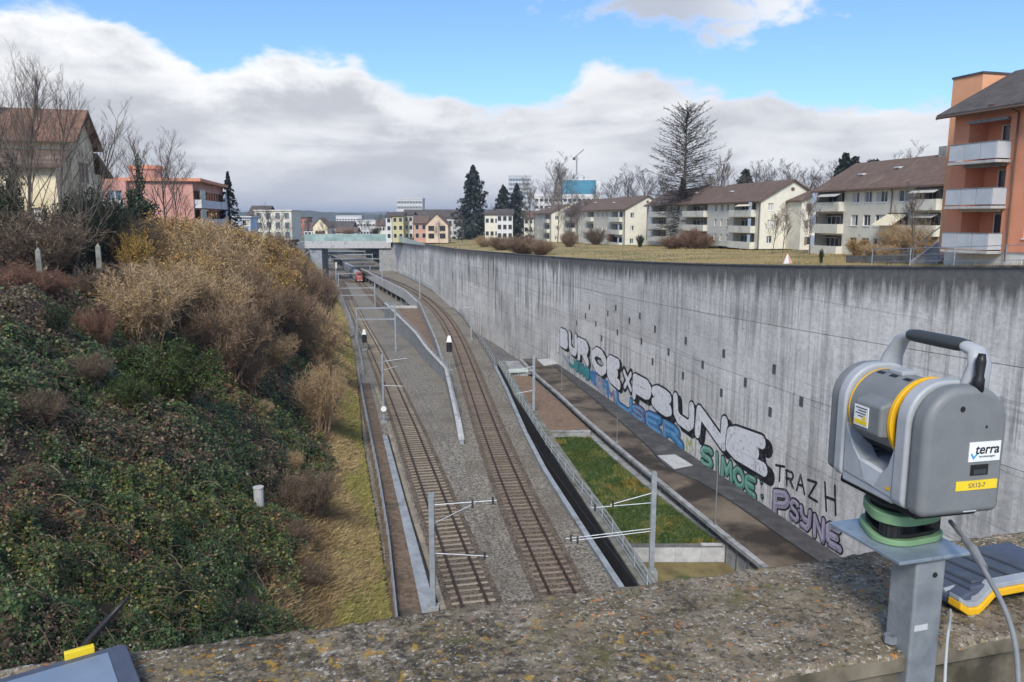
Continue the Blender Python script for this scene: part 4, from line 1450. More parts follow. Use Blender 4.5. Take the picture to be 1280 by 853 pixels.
# station throat beyond the bridge: more tracks, gantries, a shed
for k, (off, lb_) in enumerate(((-7.5, 'outer left track in the station throat behind the bridge'), (8.0, 'outer right track in the station throat behind the bridge'))):
    pts_ = [(np.polyval(trackT, Y) + off * min(1, max(0, (Y - 300) / 60)), Y) for Y in (300, 330, 360, 400, 440, 470)]
    make_track(pts_, 3, 318, 468, lambda Y: -4.45, lb_, 'sleeper_wood', 320, 440, 1.2)
for k, Y in enumerate((352, 392, 430)):
    x = float(np.polyval(trackT, Y))
    g = empty('signal_gantry', (x, Y, -4.6), 0, ['gantry just behind the bridge', 'second gantry behind the bridge', 'third and last gantry behind the bridge'][k], 'gantry', 'gantries behind the bridge')
    for s_ in (-13, 13):
        h_beam(MB(), (s_, 0, 0), (s_, 0, 8.6), .35).build('post', 'galvanised', g)
    MB().bar((-13, 0, 8.0), (13, 0, 8.0), .35, .5).build('beam', 'galvanised', g)
    for s_ in (-7, 0, 7):
        MB().bar((s_, 0, 7.7), (s_, 0, 5.6), .12).build('hanger', 'steel_grey', g)
sx = float(np.polyval(trackT, 462))
sh = empty('station_shed', (sx - 12, 474, -5), .1, 'low grey station shed seen under the bridge', 'building')
MB().box(0, 38, 0, 9, 0, 6.4).build('wall', 'concrete', sh)
MB().box(-1, 39, -2.5, 9.5, 6.401, 6.9).build('roof', 'concrete_dark', sh)
for k in range(9):
    MB().box(1.2 + 4.1 * k, 4.2 + 4.1 * k, -.05, .02, 1.5, 4.6).build('window', 'glass_dark', sh)
for k in range(5):
    MB().box(1 + 9 * k, 1.3 + 9 * k, -2.3, -2.0, 0, 6.4).build('column', 'steel_grey', sh)

# ------------------------------------------------------------------ vegetation
attr_mat('foliage', .5, .35, .15)
attr_mat('dry_plants', .85, .15, .1)
attr_mat('bark', .9, .15)


def terr_normals(X, Y, fn):
    e = .25
    zx = (fn(X + e, Y) - fn(X - e, Y)) / (2 * e)
    zy = (fn(X, Y + e) - fn(X, Y - e)) / (2 * e)
    return unit(np.stack([-zx, -zy, np.ones_like(zx)], 1))


def in_view(X, Y, Z, m=40):
    yy = Y * CP - (Z - EYE) * SP
    vv = -(Y * SP + (Z - EYE) * CP)
    px, py = 640 + FPX * X / yy, 426.5 + FPX * vv / yy
    return (yy > 1) & (px > -m) & (px < 1280 + m) & (py < 853 + m)


def scatter_left(n, d0, d1, y0=17.0, y1=190.0, seed=1):
    r = np.random.default_rng(seed)
    Y = 1 / r.uniform(1 / y1, 1 / y0, n)
    d = r.uniform(d0, d1, n)
    X = footX(Y) - d
    Z = terr_left(X, Y)
    k = in_view(X, Y, Z)
    return X[k], Y[k], Z[k], d[k], r


# ivy and bramble leaves over the slope
X, Y, Z, d, r = scatter_left(1150000, 1.5, 25, seed=21)
edge_n = fbm(X * .16, Y * .10, 3, 31)
ivy_d = 3.9 + (edge_n - .5) * 5.0
brown = fbm(X * .22, Y * .15, 4, 41)
bare = fbm(X * .35, Y * .3, 3, 51)
keep = (d > ivy_d) & (r.uniform(0, 1, len(X)) < np.where(bare > .62, .5, 1.0)) & (r.uniform(0, 1, len(X)) < np.interp(d, [4, 18, 22, 25], [1, 1, .6, .3]))
X, Y, Z, d, brown, bare = [a[keep] for a in (X, Y, Z, d, brown, bare)]
n = len(X)
N = terr_normals(X, Y, terr_left)
clump = fbm(X * 1.3, Y * 1.3, 2, 61)
h = np.clip((clump - .33) * 2.2, 0, 1.2) * r.uniform(.2, 1.0, n) + r.uniform(0, .1, n)
P = np.stack([X, Y, Z], 1) + N * h.reshape(-1, 1)
NL = unit(N + np.array([.25, -.35, .35]) + r.normal(size=(n, 3)) * .62)
dist = np.sqrt(X ** 2 + Y ** 2)
size = np.clip(np.exp(r.normal(-2.5, .42, n)), .03, .17) * np.clip((dist / 27) ** .75, .9, 3.2)
green = pick([(.028, .054, .018), (.048, .084, .027), (.075, .112, .038), (.125, .15, .06), (.19, .19, .10)], [3, 4, 3, 1.2, .4], n, .3, r)
dead = pick([(.105, .072, .045), (.15, .105, .065), (.068, .048, .033), (.21, .165, .10)], [3, 3, 3, 1], n, .3, r)
tone = fbm(X * .5, Y * .4, 3, 71)
green *= (.68 + .8 * tone).reshape(-1, 1)
pb_ = np.clip(np.maximum((brown - .53) * 5, (bare - .59) * 9), .08, .7) + np.interp(d, [3, 6, 14, 20], [.35, 0, 0, .4])
C = np.where((r.uniform(0, 1, n) < pb_).reshape(-1, 1), dead, green)
olive = fbm(X * .3, Y * .25, 2, 81) > .62
C = np.where((olive & (r.uniform(0, 1, n) < .5)).reshape(-1, 1), C * np.array([1.7, 1.25, .9]), C)
ivy = link('ivy', np_mesh('ivy', leaf_quads(P, NL, size, .78, r), 4, 'foliage', C))
tag(ivy, 'dark green ivy and bramble leaves covering the embankment', 'ivy', kind='stuff')

# dead leaves and pale seed heads low near the parapet
X, Y, Z, d, r = scatter_left(9000, 8, 20, 17, 32, seed=28)
k = (fbm(X * .5, Y * .5, 3, 33) > .58)
X, Y, Z = X[k], Y[k], Z[k]
n = len(X)
P = np.stack([X, Y, Z + r.uniform(.1, .5, n)], 1)
o = link('seed_heads', np_mesh('seed_heads', leaf_quads(P, unit(r.normal(size=(n, 3)) + np.array([0, -.5, .6])), r.uniform(.05, .10, n), .8, r), 4, 'dry_plants', pick([(.42, .40, .30), (.33, .31, .2), (.25, .27, .12)], [2, 2, 1], n, .2, r)))
tag(o, 'pale seed heads among the brambles below the parapet', 'seed heads', kind='stuff')

# dry grass along the foot of the slope
X, Y, Z, d, r = scatter_left(330000, 0.05, 9.0, 30, 260, seed=22)
edge_n = fbm(X * .16, Y * .10, 3, 31)
ivy_d = 4.3 + (edge_n - .5) * 5.0
keep = (d < ivy_d + 1.2 * r.uniform(-1, 1, len(X)))
X, Y, Z, d = [a[keep] for a in (X, Y, Z, d)]
n = len(X)
ln = r.uniform(.25, .75, n) * np.interp(d, [0, .8, 3], [.5, .8, 1.15])
tuft = (fbm(X * 1.1, Y * 1.1, 2, 15) - .5) * 2
dirn = unit(np.stack([.7 + .75 * r.normal(size=n), -.2 + .8 * tuft + .65 * r.normal(size=n), .35 + .45 * r.normal(size=n)], 1))
A = np.stack([X, Y, Z - .02], 1)
B = A + dirn * ln.reshape(-1, 1)
B[:, 2] = np.maximum(B[:, 2], terr_left(B[:, 0], B[:, 1]) + .03)
mix_g = fbm(X * .25, Y * .12, 3, 91) + np.interp(d, [0, 1.0, 3, 6], [.16, .08, 0, -.1])
tan = pick([(.45, .345, .17), (.36, .265, .125), (.52, .42, .22), (.25, .18, .10)], [3, 3, 2, 1], n, .25, r)
olv = pick([(.34, .32, .095), (.24, .25, .075), (.42, .37, .14)], [3, 3, 2], n, .25, r)
brn = pick([(.20, .125, .07), (.14, .09, .055), (.26, .18, .11)], [3, 3, 2], n, .25, r)
u = r.uniform(0, 1, n)
C = np.where((u < np.clip((mix_g - .47) * 6, 0, .8)).reshape(-1, 1), olv, tan)
C = np.where(((d > 3.4) & (r.uniform(0, 1, n) < .55)).reshape(-1, 1), brn, C)
wd = .032 * np.clip(Y / 40, 1, 4.5)
gr = link('dry_grass', np_mesh('dry_grass', strip_quads(A, B, wd, wd * .35, r), 4, 'dry_plants', C))
tag(gr, 'tan and yellow dry grass along the embankment foot', 'grass', kind='stuff')

# bare canes arching out of the ivy
X, Y, Z, d, r = scatter_left(5200, 5, 23, 17, 140, seed=23)
n = len(X)
P0 = np.stack([X, Y, Z], 1)
a = r.uniform(0, 6.28, n)
out = np.stack([np.cos(a) + .5, np.sin(a) - .3, np.zeros(n)], 1)
L_ = r.uniform(.6, 2.2, n).reshape(-1, 1)
pts = [P0 + out * L_ * t * .55 + np.array([0, 0, 1]) * L_ * (1.25 * t - 1.05 * t * t) for t in (0, .25, .5, .75, 1)]
V, C = [], []
col = pick([(.13, .085, .06), (.10, .06, .045), (.20, .155, .11), (.08, .055, .04)], [3, 3, 1, 2], n, .2, r)
wd = r.uniform(.012, .024, n) * np.clip(Y / 34, 1, 3)
for p, q in zip(pts[:-1], pts[1:]):
    V.append(strip_quads(p, q, wd, wd * .9, r))
    C.append(col)
cn = link('bramble_canes', np_mesh('bramble_canes', np.concatenate(V), 4, 'dry_plants', np.concatenate(C)))
tag(cn, 'bare brown bramble canes arching over the ivy', 'brambles', kind='stuff')


# ---- shrubs
def shrub_meshes(seed, n_stem, spread, stemc, leafc, leafw, n_leaf, leaf_size, twigs=26, droop=.0, upright=.5, sub=3):
    """unit shrub: height about 1, radius about spread; returns stem mesh, twig/leaf mesh"""
    r = np.random.default_rng(seed)
    base = np.stack([r.normal(size=n_stem) * spread * .12, r.normal(size=n_stem) * spread * .12, np.zeros(n_stem)], 1)
    a = r.uniform(0, 6.283, n_stem)
    rad = np.sqrt(r.uniform(0, 1, n_stem)) * spread
    hh = np.sqrt(np.clip(1 - (rad / spread) ** 2 * (1 - upright), .05, 1)) * r.uniform(.72, 1.05, n_stem)
    tip = np.stack([np.cos(a) * rad, np.sin(a) * rad, hh], 1)
    ts = np.linspace(0, 1, 6)
    wob = r.normal(size=(n_stem, 3)) * .05

    def pos(i, t):
        b, e = base[i], tip[i]
        t = np.asarray(t).reshape(-1, 1)
        mid = (b + e) / 2 + wob[i] + np.array([0, 0, .16])
        return (1 - t) ** 2 * b + 2 * t * (1 - t) * mid + t * t * e
    idx = np.arange(n_stem)
    V = []
    for t0, t1 in zip(ts[:-1], ts[1:]):
        V.append(strip_quads(pos(idx, np.full(n_stem, t0)), pos(idx, np.full(n_stem, t1)), .016 * (1 - t0) + .004, .016 * (1 - t1) + .004, r))
        V.append(strip_quads(pos(idx, np.full(n_stem, t0)), pos(idx, np.full(n_stem, t1)), .016 * (1 - t0) + .004, .016 * (1 - t1) + .004, r))
    SV = np.concatenate(V)
    SCc = pick(stemc, [1] * len(stemc), len(SV) // 4, .2, r)
    n1 = n_stem * twigs
    i1 = np.repeat(idx, twigs)
    t1 = r.uniform(.25, 1, n1)
    A = pos(i1, t1)
    dirs = unit(unit(tip[i1] - base[i1]) * .7 + r.normal(size=(n1, 3)) * .6 + np.array([0, 0, .25 - droop]))
    L1 = r.uniform(.07, .2, n1).reshape(-1, 1)
    B = A + dirs * L1
    i2 = np.repeat(np.arange(n1), sub)
    n2 = len(i2)
    A2 = A[i2] + (B - A)[i2] * r.uniform(.3, 1, n2).reshape(-1, 1)
    B2 = A2 + unit(dirs[i2] + r.normal(size=(n2, 3)) * .7) * r.uniform(.03, .10, n2).reshape(-1, 1)
    TV = np.concatenate([strip_quads(A, B, np.full(n1, .0055), np.full(n1, .003), r), strip_quads(A2, B2, np.full(n2, .0045), np.full(n2, .002), r)])
    TC = pick(stemc, [1] * len(stemc), len(TV) // 4, .25, r)
    if n_leaf:
        li = r.integers(0, n2, n_leaf)
        LPn = A2[li] + (B2 - A2)[li] * r.uniform(0, 1, n_leaf).reshape(-1, 1) + r.normal(size=(n_leaf, 3)) * .008
        LV = leaf_quads(LPn, unit(r.normal(size=(n_leaf, 3)) + np.array([0, -.3, .5])), r.uniform(.6, 1.4, n_leaf) * leaf_size, .6, r)
        TV = np.concatenate([TV, LV])
        TC = np.concatenate([TC, pick(leafc, leafw, n_leaf, .28, r)])
    return np_mesh('stems', SV, 4, 'bark', SCc), np_mesh('twigs', TV, 4, 'foliage', TC)


BR = [(.12, .085, .06), (.17, .12, .08), (.09, .065, .05)]
OCH = [(.54, .345, .105), (.45, .275, .09), (.60, .425, .155), (.33, .205, .075)]
SHRUBS = {
    'golden': [shrub_meshes(100 + k, 60, .55, [(.27, .18, .09), (.21, .135, .075), (.33, .235, .125)], OCH, [3, 3, 2, 2], 15000, .022, 34) for k in range(3)],
    'yellow': [shrub_meshes(110 + k, 60, .55, [(.24, .17, .06), (.18, .12, .05)], [(.52, .34, .07), (.44, .28, .065), (.34, .22, .065)], [3, 3, 2], 15000, .023) for k in range(2)],
    'mauve': [shrub_meshes(120 + k, 90, .6, [(.22, .15, .095), (.17, .115, .075), (.29, .205, .13)], [(.32, .205, .10), (.24, .155, .085)], [1, 1], 6000, .017, 40) for k in range(2)],
    'red': [shrub_meshes(130, 90, .7, [(.20, .105, .07), (.155, .08, .055), (.23, .135, .09)], [(.22, .12, .07), (.16, .11, .06)], [2, 1], 3500, .016, 30)],
    'tan': [shrub_meshes(140 + k, 70, .6, [(.40, .285, .165), (.32, .225, .13), (.46, .34, .205)], [(.48, .335, .16), (.38, .26, .125)], [1, 1], 8000, .019, 34) for k in range(2)],
    'evergreen': [shrub_meshes(150 + k, 45, .5, [(.05, .04, .03)], [(.022, .042, .017), (.035, .06, .024), (.05, .075, .03), (.07, .085, .04)], [3, 3, 2, .6], 15000, .026, 30, .0, .7) for k in range(2)],
    'lime': [shrub_meshes(160, 45, .75, [(.07, .06, .03)], [(.055, .095, .02), (.085, .125, .028), (.035, .065, .016)], [2, 1.2, 2.2], 11000, .032, 26)],
    'greybrown': [shrub_meshes(170, 80, .75, [(.15, .108, .075), (.105, .075, .055), (.20, .15, .105)], [(.17, .115, .07), (.07, .085, .035)], [2, 1], 3500, .02, 34)],
}


def shrub(kind, base, height, width, label, cat='shrub', group=None, k=0, rz=None):
    st_, tw = SHRUBS[kind][k % len(SHRUBS[kind])]
    root = empty('shrub', base, random.uniform(0, 6.28) if rz is None else rz, label, cat, group)
    root.scale = (width, width, height)
    link('stems', st_, root)
    link('twigs', tw, root)
    return root


def left_base(px, Y):
    X = aty(px, 300, Y).x
    return Vector((X, Y, float(terr_left(np.array([X]), np.array([Y]))[0]) - .15))


LSH = [
    ('golden', 160, 292, 66, 1.0, 'golden brown shrub left of the pink building in front of evergreen'),
    ('golden', 205, 281, 78, 1.05, 'tall golden shrub before the pink front wall'),
    ('golden', 242, 284, 84, 1.0, 'golden shrub below the orange balcony front'),
    ('golden', 285, 291, 92, 1.0, 'golden shrub right of the pink building balconies'),
    ('tan', 262, 300, 72, 1.05, 'pale tan shrub amid the golden bushes'),
    ('golden', 318, 302, 104, 1.0, 'golden shrub under the white far house'),
    ('golden', 345, 316, 118, .95, 'ochre shrub at the crest near the bridge'),
    ('yellow', 366, 318, 140, .9, 'bright yellow shrub nearest to the bridge'),
    ('yellow', 378, 330, 160, .9, 'smaller yellow shrub right below the bridge parapet'),
    ('yellow', 168, 300, 60, .55, 'slim yellow shrub before the ivy clad trunk'),
    ('golden', 226, 324, 64, .95, 'low golden shrub on the upper slope'),
    ('golden', 296, 330, 80, .95, 'dense ochre shrub in the middle of the crest'),
    ('golden', 336, 340, 96, .9, 'ochre shrub above the brown fringe'),
    ('tan', 190, 338, 56, .9, 'straw coloured shrub on the upper slope'),
    ('mauve', 372, 338, 112, .85, 'mauve brown twiggy shrub right of the ochre bushes'),
    ('mauve', 389, 350, 128, .75, 'mauve brown twiggy shrub overhanging the yellow grass'),
    ('mauve', 352, 372, 88, .85, 'brown twiggy shrub below the ochre bushes'),
    ('mauve', 382, 385, 100, .7, 'brown twiggy shrub at the right fringe of the slope'),
    ('mauve', 345, 296, 190, .9, 'far reddish twiggy shrub left of the bridge'),
    ('mauve', 300, 352, 68, .8, 'dull brown thicket in the centre of the slope top'),
    ('tan', 250, 352, 60, .85, 'bleached thicket on the slope top'),
    ('greybrown', 130, 330, 52, .9, 'grey brown thicket between the stone posts'),
    ('tan', 170, 350, 50, .8, 'light brown thicket right of the stone posts'),
    ('red', 12, 330, 44, 1.15, 'reddish thicket at the left edge of the slope'),
    ('red', 58, 342, 46, 1.1, 'russet thicket before the leftmost stone post'),
    ('evergreen', 118, 246, 64, .9, 'dark evergreen bush beneath the yellow villa gable'),
    ('evergreen', 84, 262, 60, .9, 'dark evergreen bush under the villa windows'),
    ('evergreen', 146, 262, 70, .8, 'dark evergreen bush left of the pink building'),
    ('evergreen', 12, 205, 58, .55, 'tall dark evergreen against the villa at the left edge'),
    ('evergreen', 0, 250, 54, .8, 'dark evergreen bush at the left picture edge'),
    ('greybrown', 40, 262, 52, .85, 'tangle of grey twigs under the big bare tree'),
    ('greybrown', 160, 270, 66, .6, 'grey twigs before the dark evergreen bush'),
    ('lime', 196, 432, 43, .8, 'bright green leafy mound in the middle of the ivy slope'),
    ('lime', 150, 470, 38, .6, 'small green leafy mound left of the bright one'),
    ('greybrown', 372, 588, 46, .7, 'dry grey brown bramble mound near the dry grass'),
    ('greybrown', 338, 430, 75, .7, 'dry brown bramble mound high on the slope'),
    ('tan', 318, 505, 56, .6, 'straw coloured dry mound on the right of the slope'),
    ('mauve', 275, 392, 56, .7, 'brown thicket above the green mound'),
    ('red', 110, 385, 44, .6, 'russet bramble thicket over the ivy'),
    ('evergreen', 320, 395, 78, .6, 'dark green bush under the brown overhang'),
    ('evergreen', 250, 420, 55, .7, 'dark ivy mound right of the bright green one'),
    ('evergreen', 60, 385, 40, .8, 'dark ivy mound at the left of the slope'),
    ('tan', 398, 400, 92, .7, 'tan thicket spilling onto the yellow grass'),
    ('mauve', 402, 350, 150, .7, 'brown thicket at the far grass edge'),
    ('tan', 330, 420, 70, .8, 'ochre brown thicket in the middle right of the slope'),
    ('mauve', 300, 450, 58, .8, 'wide brown bramble thicket right of the green mound'),
    ('tan', 395, 470, 68, .6, 'pale thicket beside the dry grass'),
]
for i, (kd, px, ytop, Yv, wf, lb) in enumerate(LSH):
    b = left_base(px, Yv)
    top = aty(px, ytop, Yv).z
    hgt = max(1.0, min(10.5, (top - b.z) * (1.12 if kd in ('golden', 'yellow', 'tan', 'mauve') else 1.0)))
    wf *= 1.3 if kd in ('golden', 'tan', 'mauve') else 1.0
    shrub(kd, b, hgt, max(1.6, min(hgt, 6.0)) * wf * (1.25 if kd in ('lime', 'greybrown', 'red') else 1.0), lb, 'shrub', 'shrubs on the embankment', i)

# low thickets all over the ivy slope
rs_ = random.Random(77)
TH_ = []
for i in range(26):
    Yv_ = rs_.uniform(24, 105)
    dd = rs_.uniform(4.2, 17.5)
    X_ = float(footX(Yv_)) - dd
    z_ = float(terr_left(np.array([X_]), np.array([Yv_]))[0])
    px_q, py_q = prj((X_, Yv_, z_))
    if px_q < -20 or py_q > 850:
        continue
    kd = rs_.choice(['greybrown', 'tan', 'mauve', 'red', 'greybrown', 'mauve'] if dd > 7 else ['tan', 'greybrown', 'tan', 'golden'])
    hh_ = rs_.uniform(.7, 1.7) * (1.25 if Yv_ > 50 else 1)
    TH_.append((px_q, shrub(kd, (X_, Yv_, z_ - .25), hh_, hh_ * rs_.uniform(.9, 1.5), 'low thicket', 'shrub', 'low thickets on the ivy slope', i), kd))
ORD = ['first', 'second', 'third', 'fourth', 'fifth', 'sixth', 'seventh', 'eighth', 'ninth', 'tenth', 'eleventh', 'twelfth', 'thirteenth', 'fourteenth', 'fifteenth', 'sixteenth', 'seventeenth', 'eighteenth',
       'nineteenth', 'twentieth', 'twenty first', 'twenty second', 'twenty third', 'twenty fourth', 'twenty fifth', 'twenty sixth']
KC = {'greybrown': 'dull brown', 'tan': 'tan', 'mauve': 'mauve brown', 'red': 'russet', 'golden': 'golden'}
for i, (_, o_, kd) in enumerate(sorted(TH_, key=lambda t: t[0])):
    o_['label'] = 'low %s thicket, %s from the left of those dotting the ivy slope' % (KC[kd], ORD[i])


# ---- bare trees
def bare_tree_mesh(seed, height, spread, n_limb, barkc, levels=4, twig_w=.012, trunk_r=.2, lean=(0, 0), fork=.25, gravity=.0, kids=(5, 5, 5)):
    r = random.Random(seed)
    trunk = MB()
    strips_a, strips_b, w0, w1 = [], [], [], []

    def grow(p, d, length, rad, lev):
        n = 4 if lev < 2 else 3
        pts = [p]
        cur, dd = p.copy(), d.copy()
        for k in range(n):
            dd = (dd + Vector((r.gauss(0, .11), r.gauss(0, .11), r.gauss(0, .07) + .05 - gravity * lev)) * (1 if lev else .35)).normalized()
            cur = cur + dd * length / n
            pts.append(cur.copy())
        if lev <= 1:
            trunk.tube(pts, [max(rad * (1 - .72 * k / n), .01) for k in range(n + 1)], 7 if lev == 0 else 5, caps=False)
        else:
            for k in range(n):
                strips_a.append(pts[k])
                strips_b.append(pts[k + 1])
                w0.append(max(rad * 2 * (1 - .7 * k / n), twig_w))
                w1.append(max(rad * 2 * (1 - .7 * (k + 1) / n), twig_w * .6))
        if lev >= levels:
            return
        m = n_limb if lev == 0 else kids[min(lev - 1, len(kids) - 1)]
        for j in range(m):
            t = (fork + (1 - fork) * (j + r.random()) / m) if lev == 0 else (.25 + .75 * (j + r.random()) / m)
            f = min(t * n, n - 1e-4)
            i = int(f)
            q = pts[i].lerp(pts[i + 1], f - i)
            a = r.uniform(0, 6.283)
            side = Vector((math.cos(a), math.sin(a), 0))
            base_d = (pts[i + 1] - pts[i]).normalized()
            sp = spread * (1.15 - .55 * t if lev == 0 else 1)
            nd = (base_d * (1 - sp * .45) + side * sp * .8 + Vector((0, 0, .25 - gravity))).normalized()
            grow(q, nd, length * (r.uniform(.38, .6) if lev == 0 else r.uniform(.4, .62)) * (1.2 - .55 * t), rad * .42, lev + 1)
    grow(Vector((0, 0, -.3)), Vector((lean[0], lean[1], 1)).normalized(), height * .8, trunk_r, 0)
    A = np.array([tuple(p) for p in strips_a])
    B = np.array([tuple(p) for p in strips_b])
    rr = np.random.default_rng(seed)
    V = np.concatenate([strip_quads(A, B, np.array(w0), np.array(w1), rr), strip_quads(A, B, np.array(w0), np.array(w1), rr)])
    me = np_mesh('crown', V, 4, 'bark', pick(barkc, [1] * len(barkc), len(V) // 4, .2, rr))
    tm = trunk.mesh('trunk', 'bark_grey' if 'bark_grey' in MATS else mat('bark_grey', (.07, .058, .048), (.13, .11, .09), 6, .95, .5, stretch=(1, 1, .2)), True)
    return tm, me


def tree(name, base, meshes, label, cat='tree', group=None, rz=0, s=1.0):
    root = empty(name, base, rz, label, cat, group)
    root.scale = (s, s, s)
    link('trunk', meshes[0], root)
    link('crown', meshes[1], root)
    return root


GB = [(.17, .145, .12), (.13, .11, .092), (.21, .18, .15)]
PB = [(.22, .195, .17), (.17, .15, .135), (.27, .245, .22)]
b = left_base(38, 55)
hh = aty(60, 48, 55).z - b.z
for k, (dx, ln, s_, sd_) in enumerate([(0, (.05, 0), 1.0, 301), (1.3, (.16, 0), .93, 302), (-1.4, (-.1, .05), .95, 303), (2.3, (.34, .1), .8, 304), (-3.2, (-.12, 0), .9, 305)]):
    tree('bare_tree', b + Vector((dx * .7, .4 * k, 0)), bare_tree_mesh(sd_, hh * s_ * .90, .58, 12, GB, 4, .010, .11, ln, .26, kids=(6, 5, 5)),
         ['middle slender stem of the big bare tree before the villa', 'right hand stem of the big bare tree before the villa', 'left hand stem of the big bare tree before the villa',
          'stem leaning far right out of the big bare tree', 'bare tree stem at the left picture edge'][k], 'tree', 'bare stems before the yellow villa')
b = left_base(206, 100)
tree('bare_tree', b, bare_tree_mesh(311, aty(212, 178, 100).z - b.z, .75, 11, GB, 4, .018, .17, (.02, 0), .3, kids=(5, 5, 4)), 'bare spreading tree in front of the pink wall')
b = left_base(225, 96)
tree('bare_tree', b, bare_tree_mesh(313, (aty(225, 196, 96).z - b.z), .8, 12, [(.17, .13, .11), (.13, .10, .085)], 4, .017, .13, (.05, 0), .25, kids=(5, 5, 4)), 'bare reddish tree before the orange balconies')
b = left_base(128, 95)
tree('bare_tree', b, bare_tree_mesh(312, aty(130, 172, 95).z - b.z, .8, 10, PB, 4, .016, .13, (0, 0), .3, kids=(5, 4, 4)), 'pale bare tree behind the villa gable')
b = left_base(178, 88)
iv = tree('ivy_clad_tree', b, bare_tree_mesh(315, aty(172, 172, 88).z - b.z, .7, 11, GB, 4, .018, .17, (0, 0), .45, kids=(5, 4, 4)), 'ivy covered trunk with bare top before the pink building')


def leaf_cloud(seed, n, fn, size, cols, w, aspect=.75):
    r = np.random.default_rng(seed)
    P, Nn = fn(r, n)
    return np_mesh('foliage', leaf_quads(P, unit(Nn + r.normal(size=(n, 3)) * .5), r.uniform(.6, 1.4, n) * size, aspect, r), 4, 'foliage', pick(cols, w, n, .3, r))


def ivy_shape(r, n):
    lumps = np.array([(0, 0, 2.5, 2.3, 2.2), (1.3, -.4, 4.6, 1.7, 1.5), (-1.2, .3, 5.2, 1.6, 1.7), (.4, -.6, 6.8, 1.7, 1.4), (-.5, 0, 8.2, 1.0, 1.2), (.2, 0, 9.8, .6, 1.4), (-.9, -.3, 3.4, 1.8, 1.3), (.1, .1, 11.6, .42, 1.5), (1.9, .2, 2.6, 1.5, 1.3)])
    w = lumps[:, 3] ** 2
    L_ = lumps[r.choice(len(lumps), n, p=w / w.sum())]
    D = unit(r.normal(size=(n, 3)))
    rad = r.uniform(.35, 1, n) ** .4 * (.7 + .6 * r.uniform(0, 1, n) ** 3)
    P = L_[:, :3] + D * np.stack([L_[:, 3], L_[:, 3], L_[:, 4]], 1) * rad.reshape(-1, 1)
    return P, D + np.array([0, -.2, .4])


link('ivy_leaves', leaf_cloud(5, 16000, ivy_shape, .26, [(.014, .03, .012), (.025, .045, .018), (.04, .06, .025)], [3, 3, 1]), iv)


# ---- conifers
def conifer_meshes(seed, height, radius, cols, w, n_br=150, dens=26, nsize=.34, droop=.35, start=.06, prof=None):
    r = np.random.default_rng(seed)
    tz = start + (1 - start) * (np.arange(n_br) + r.uniform(0, 1, n_br)) / n_br
    a = np.arange(n_br) * 2.39996 + r.uniform(-.4, .4, n_br)
    prof = prof or ([0, .12, .3, .6, .85, 1], [.85, 1, .86, .55, .26, .03])
    Ln = np.interp(tz, *prof) * radius * r.uniform(.55, 1.15, n_br)
    i = np.repeat(np.arange(n_br), dens)
    n = len(i)
    t = r.uniform(.08, 1, n) ** .8
    side = r.normal(size=n) * .14 * (1.15 - t * .7)
    L_ = Ln[i] * t
    x, y = np.cos(a[i] + side) * L_, np.sin(a[i] + side) * L_
    z = tz[i] * height - droop * L_ + .22 * (L_ ** 2) / np.maximum(radius, .1) * .55 + r.normal(size=n) * .07 * radius * .5 - r.uniform(0, .5, n) * nsize
    P = np.stack([x, y, z], 1)
    Nn = unit(np.stack([np.cos(a[i]) * .45, np.sin(a[i]) * .45, np.full(n, .8)], 1) + r.normal(size=(n, 3)) * .45)
    V = leaf_quads(P, Nn, r.uniform(.6, 1.5, n) * nsize, .42, r)
    A = np.stack([np.zeros(n_br), np.zeros(n_br), tz * height], 1)
    B = np.stack([np.cos(a) * Ln, np.sin(a) * Ln, tz * height - droop * Ln + .12 * Ln ** 2 / max(radius, .1)], 1)
    BV = strip_quads(A, B, .05 + .03 * Ln, np.full(n_br, .03), r)
    me = np_mesh('crown', np.concatenate([V, BV]), 4, 'foliage', np.concatenate([pick(cols, w, n, .3, r), pick([(.06, .045, .035)], [1], n_br, .2, r)]))
    tm = MB().tube([(0, 0, -.4), (0, 0, height * .4), (0, 0, height * .98)], [height * .018, height * .011, .03], 8).mesh('trunk', 'bark_grey', True)
    return tm, me


def gr(px, py):
    """point of the right-hand terrace seen at a pixel"""
    best, Yb_ = 1e9, 100
    for Y in np.arange(45, 600, .5):
        X = aty(px, py, Y).x
        zt_ = float(terr_right(np.array([X]), np.array([min(Y, 330.0)]))[0]) if Y < 330 else float(np.interp(Y, [330, 620], [wtop(330) - .1, 8]))
        e = aty(px, py, Y).z - zt_
        if e < 0:
            return Vector((X, Y, zt_))
    return Vector((X, Y, zt_))


FIR = [(.012, .024, .018), (.020, .036, .025), (.032, .05, .032), (.05, .066, .042)]
for (px, pb2, pt, rad, lb, sd_) in [(592, 299, 207, 17, 'tall dark fir standing alone behind the wall', 401), (646, 300, 230, 12, 'narrow dark fir beside the bare birches', 402), (632, 299, 232, 14, 'dark fir behind the narrow one', 403)]:
    b = gr(px, pb2)
    if sd_ == 403:
        b.y += 8
        b.x += -1
    h_ = aty(px, pt, b.y).z - b.z
    tree('fir_tree', b, conifer_meshes(sd_, h_, rad * b.y / 960 * 1.9, FIR, [3, 3, 2, .8], 110, 90, .036 * h_, .45, .05, ([0, .15, .4, .7, .88, 1], [.8, 1, .82, .52, .3, .05])), lb, 'tree', 'firs behind the wall')
b = left_base(289, 138)
tree('fir_tree', b, conifer_meshes(404, aty(289, 215, 138).z - b.z, 3.4, FIR, [3, 3, 2, .5], 90, 50, .42, .42), 'dark fir right of the pink building', 'tree')
b = left_base(367, 225)
tree('fir_tree', b, conifer_meshes(405, aty(367, 281, 225).z - b.z, 2.0, FIR, [3, 3, 2, .5], 70, 24, .5, .4), 'small dark fir left of the bridge', 'tree')

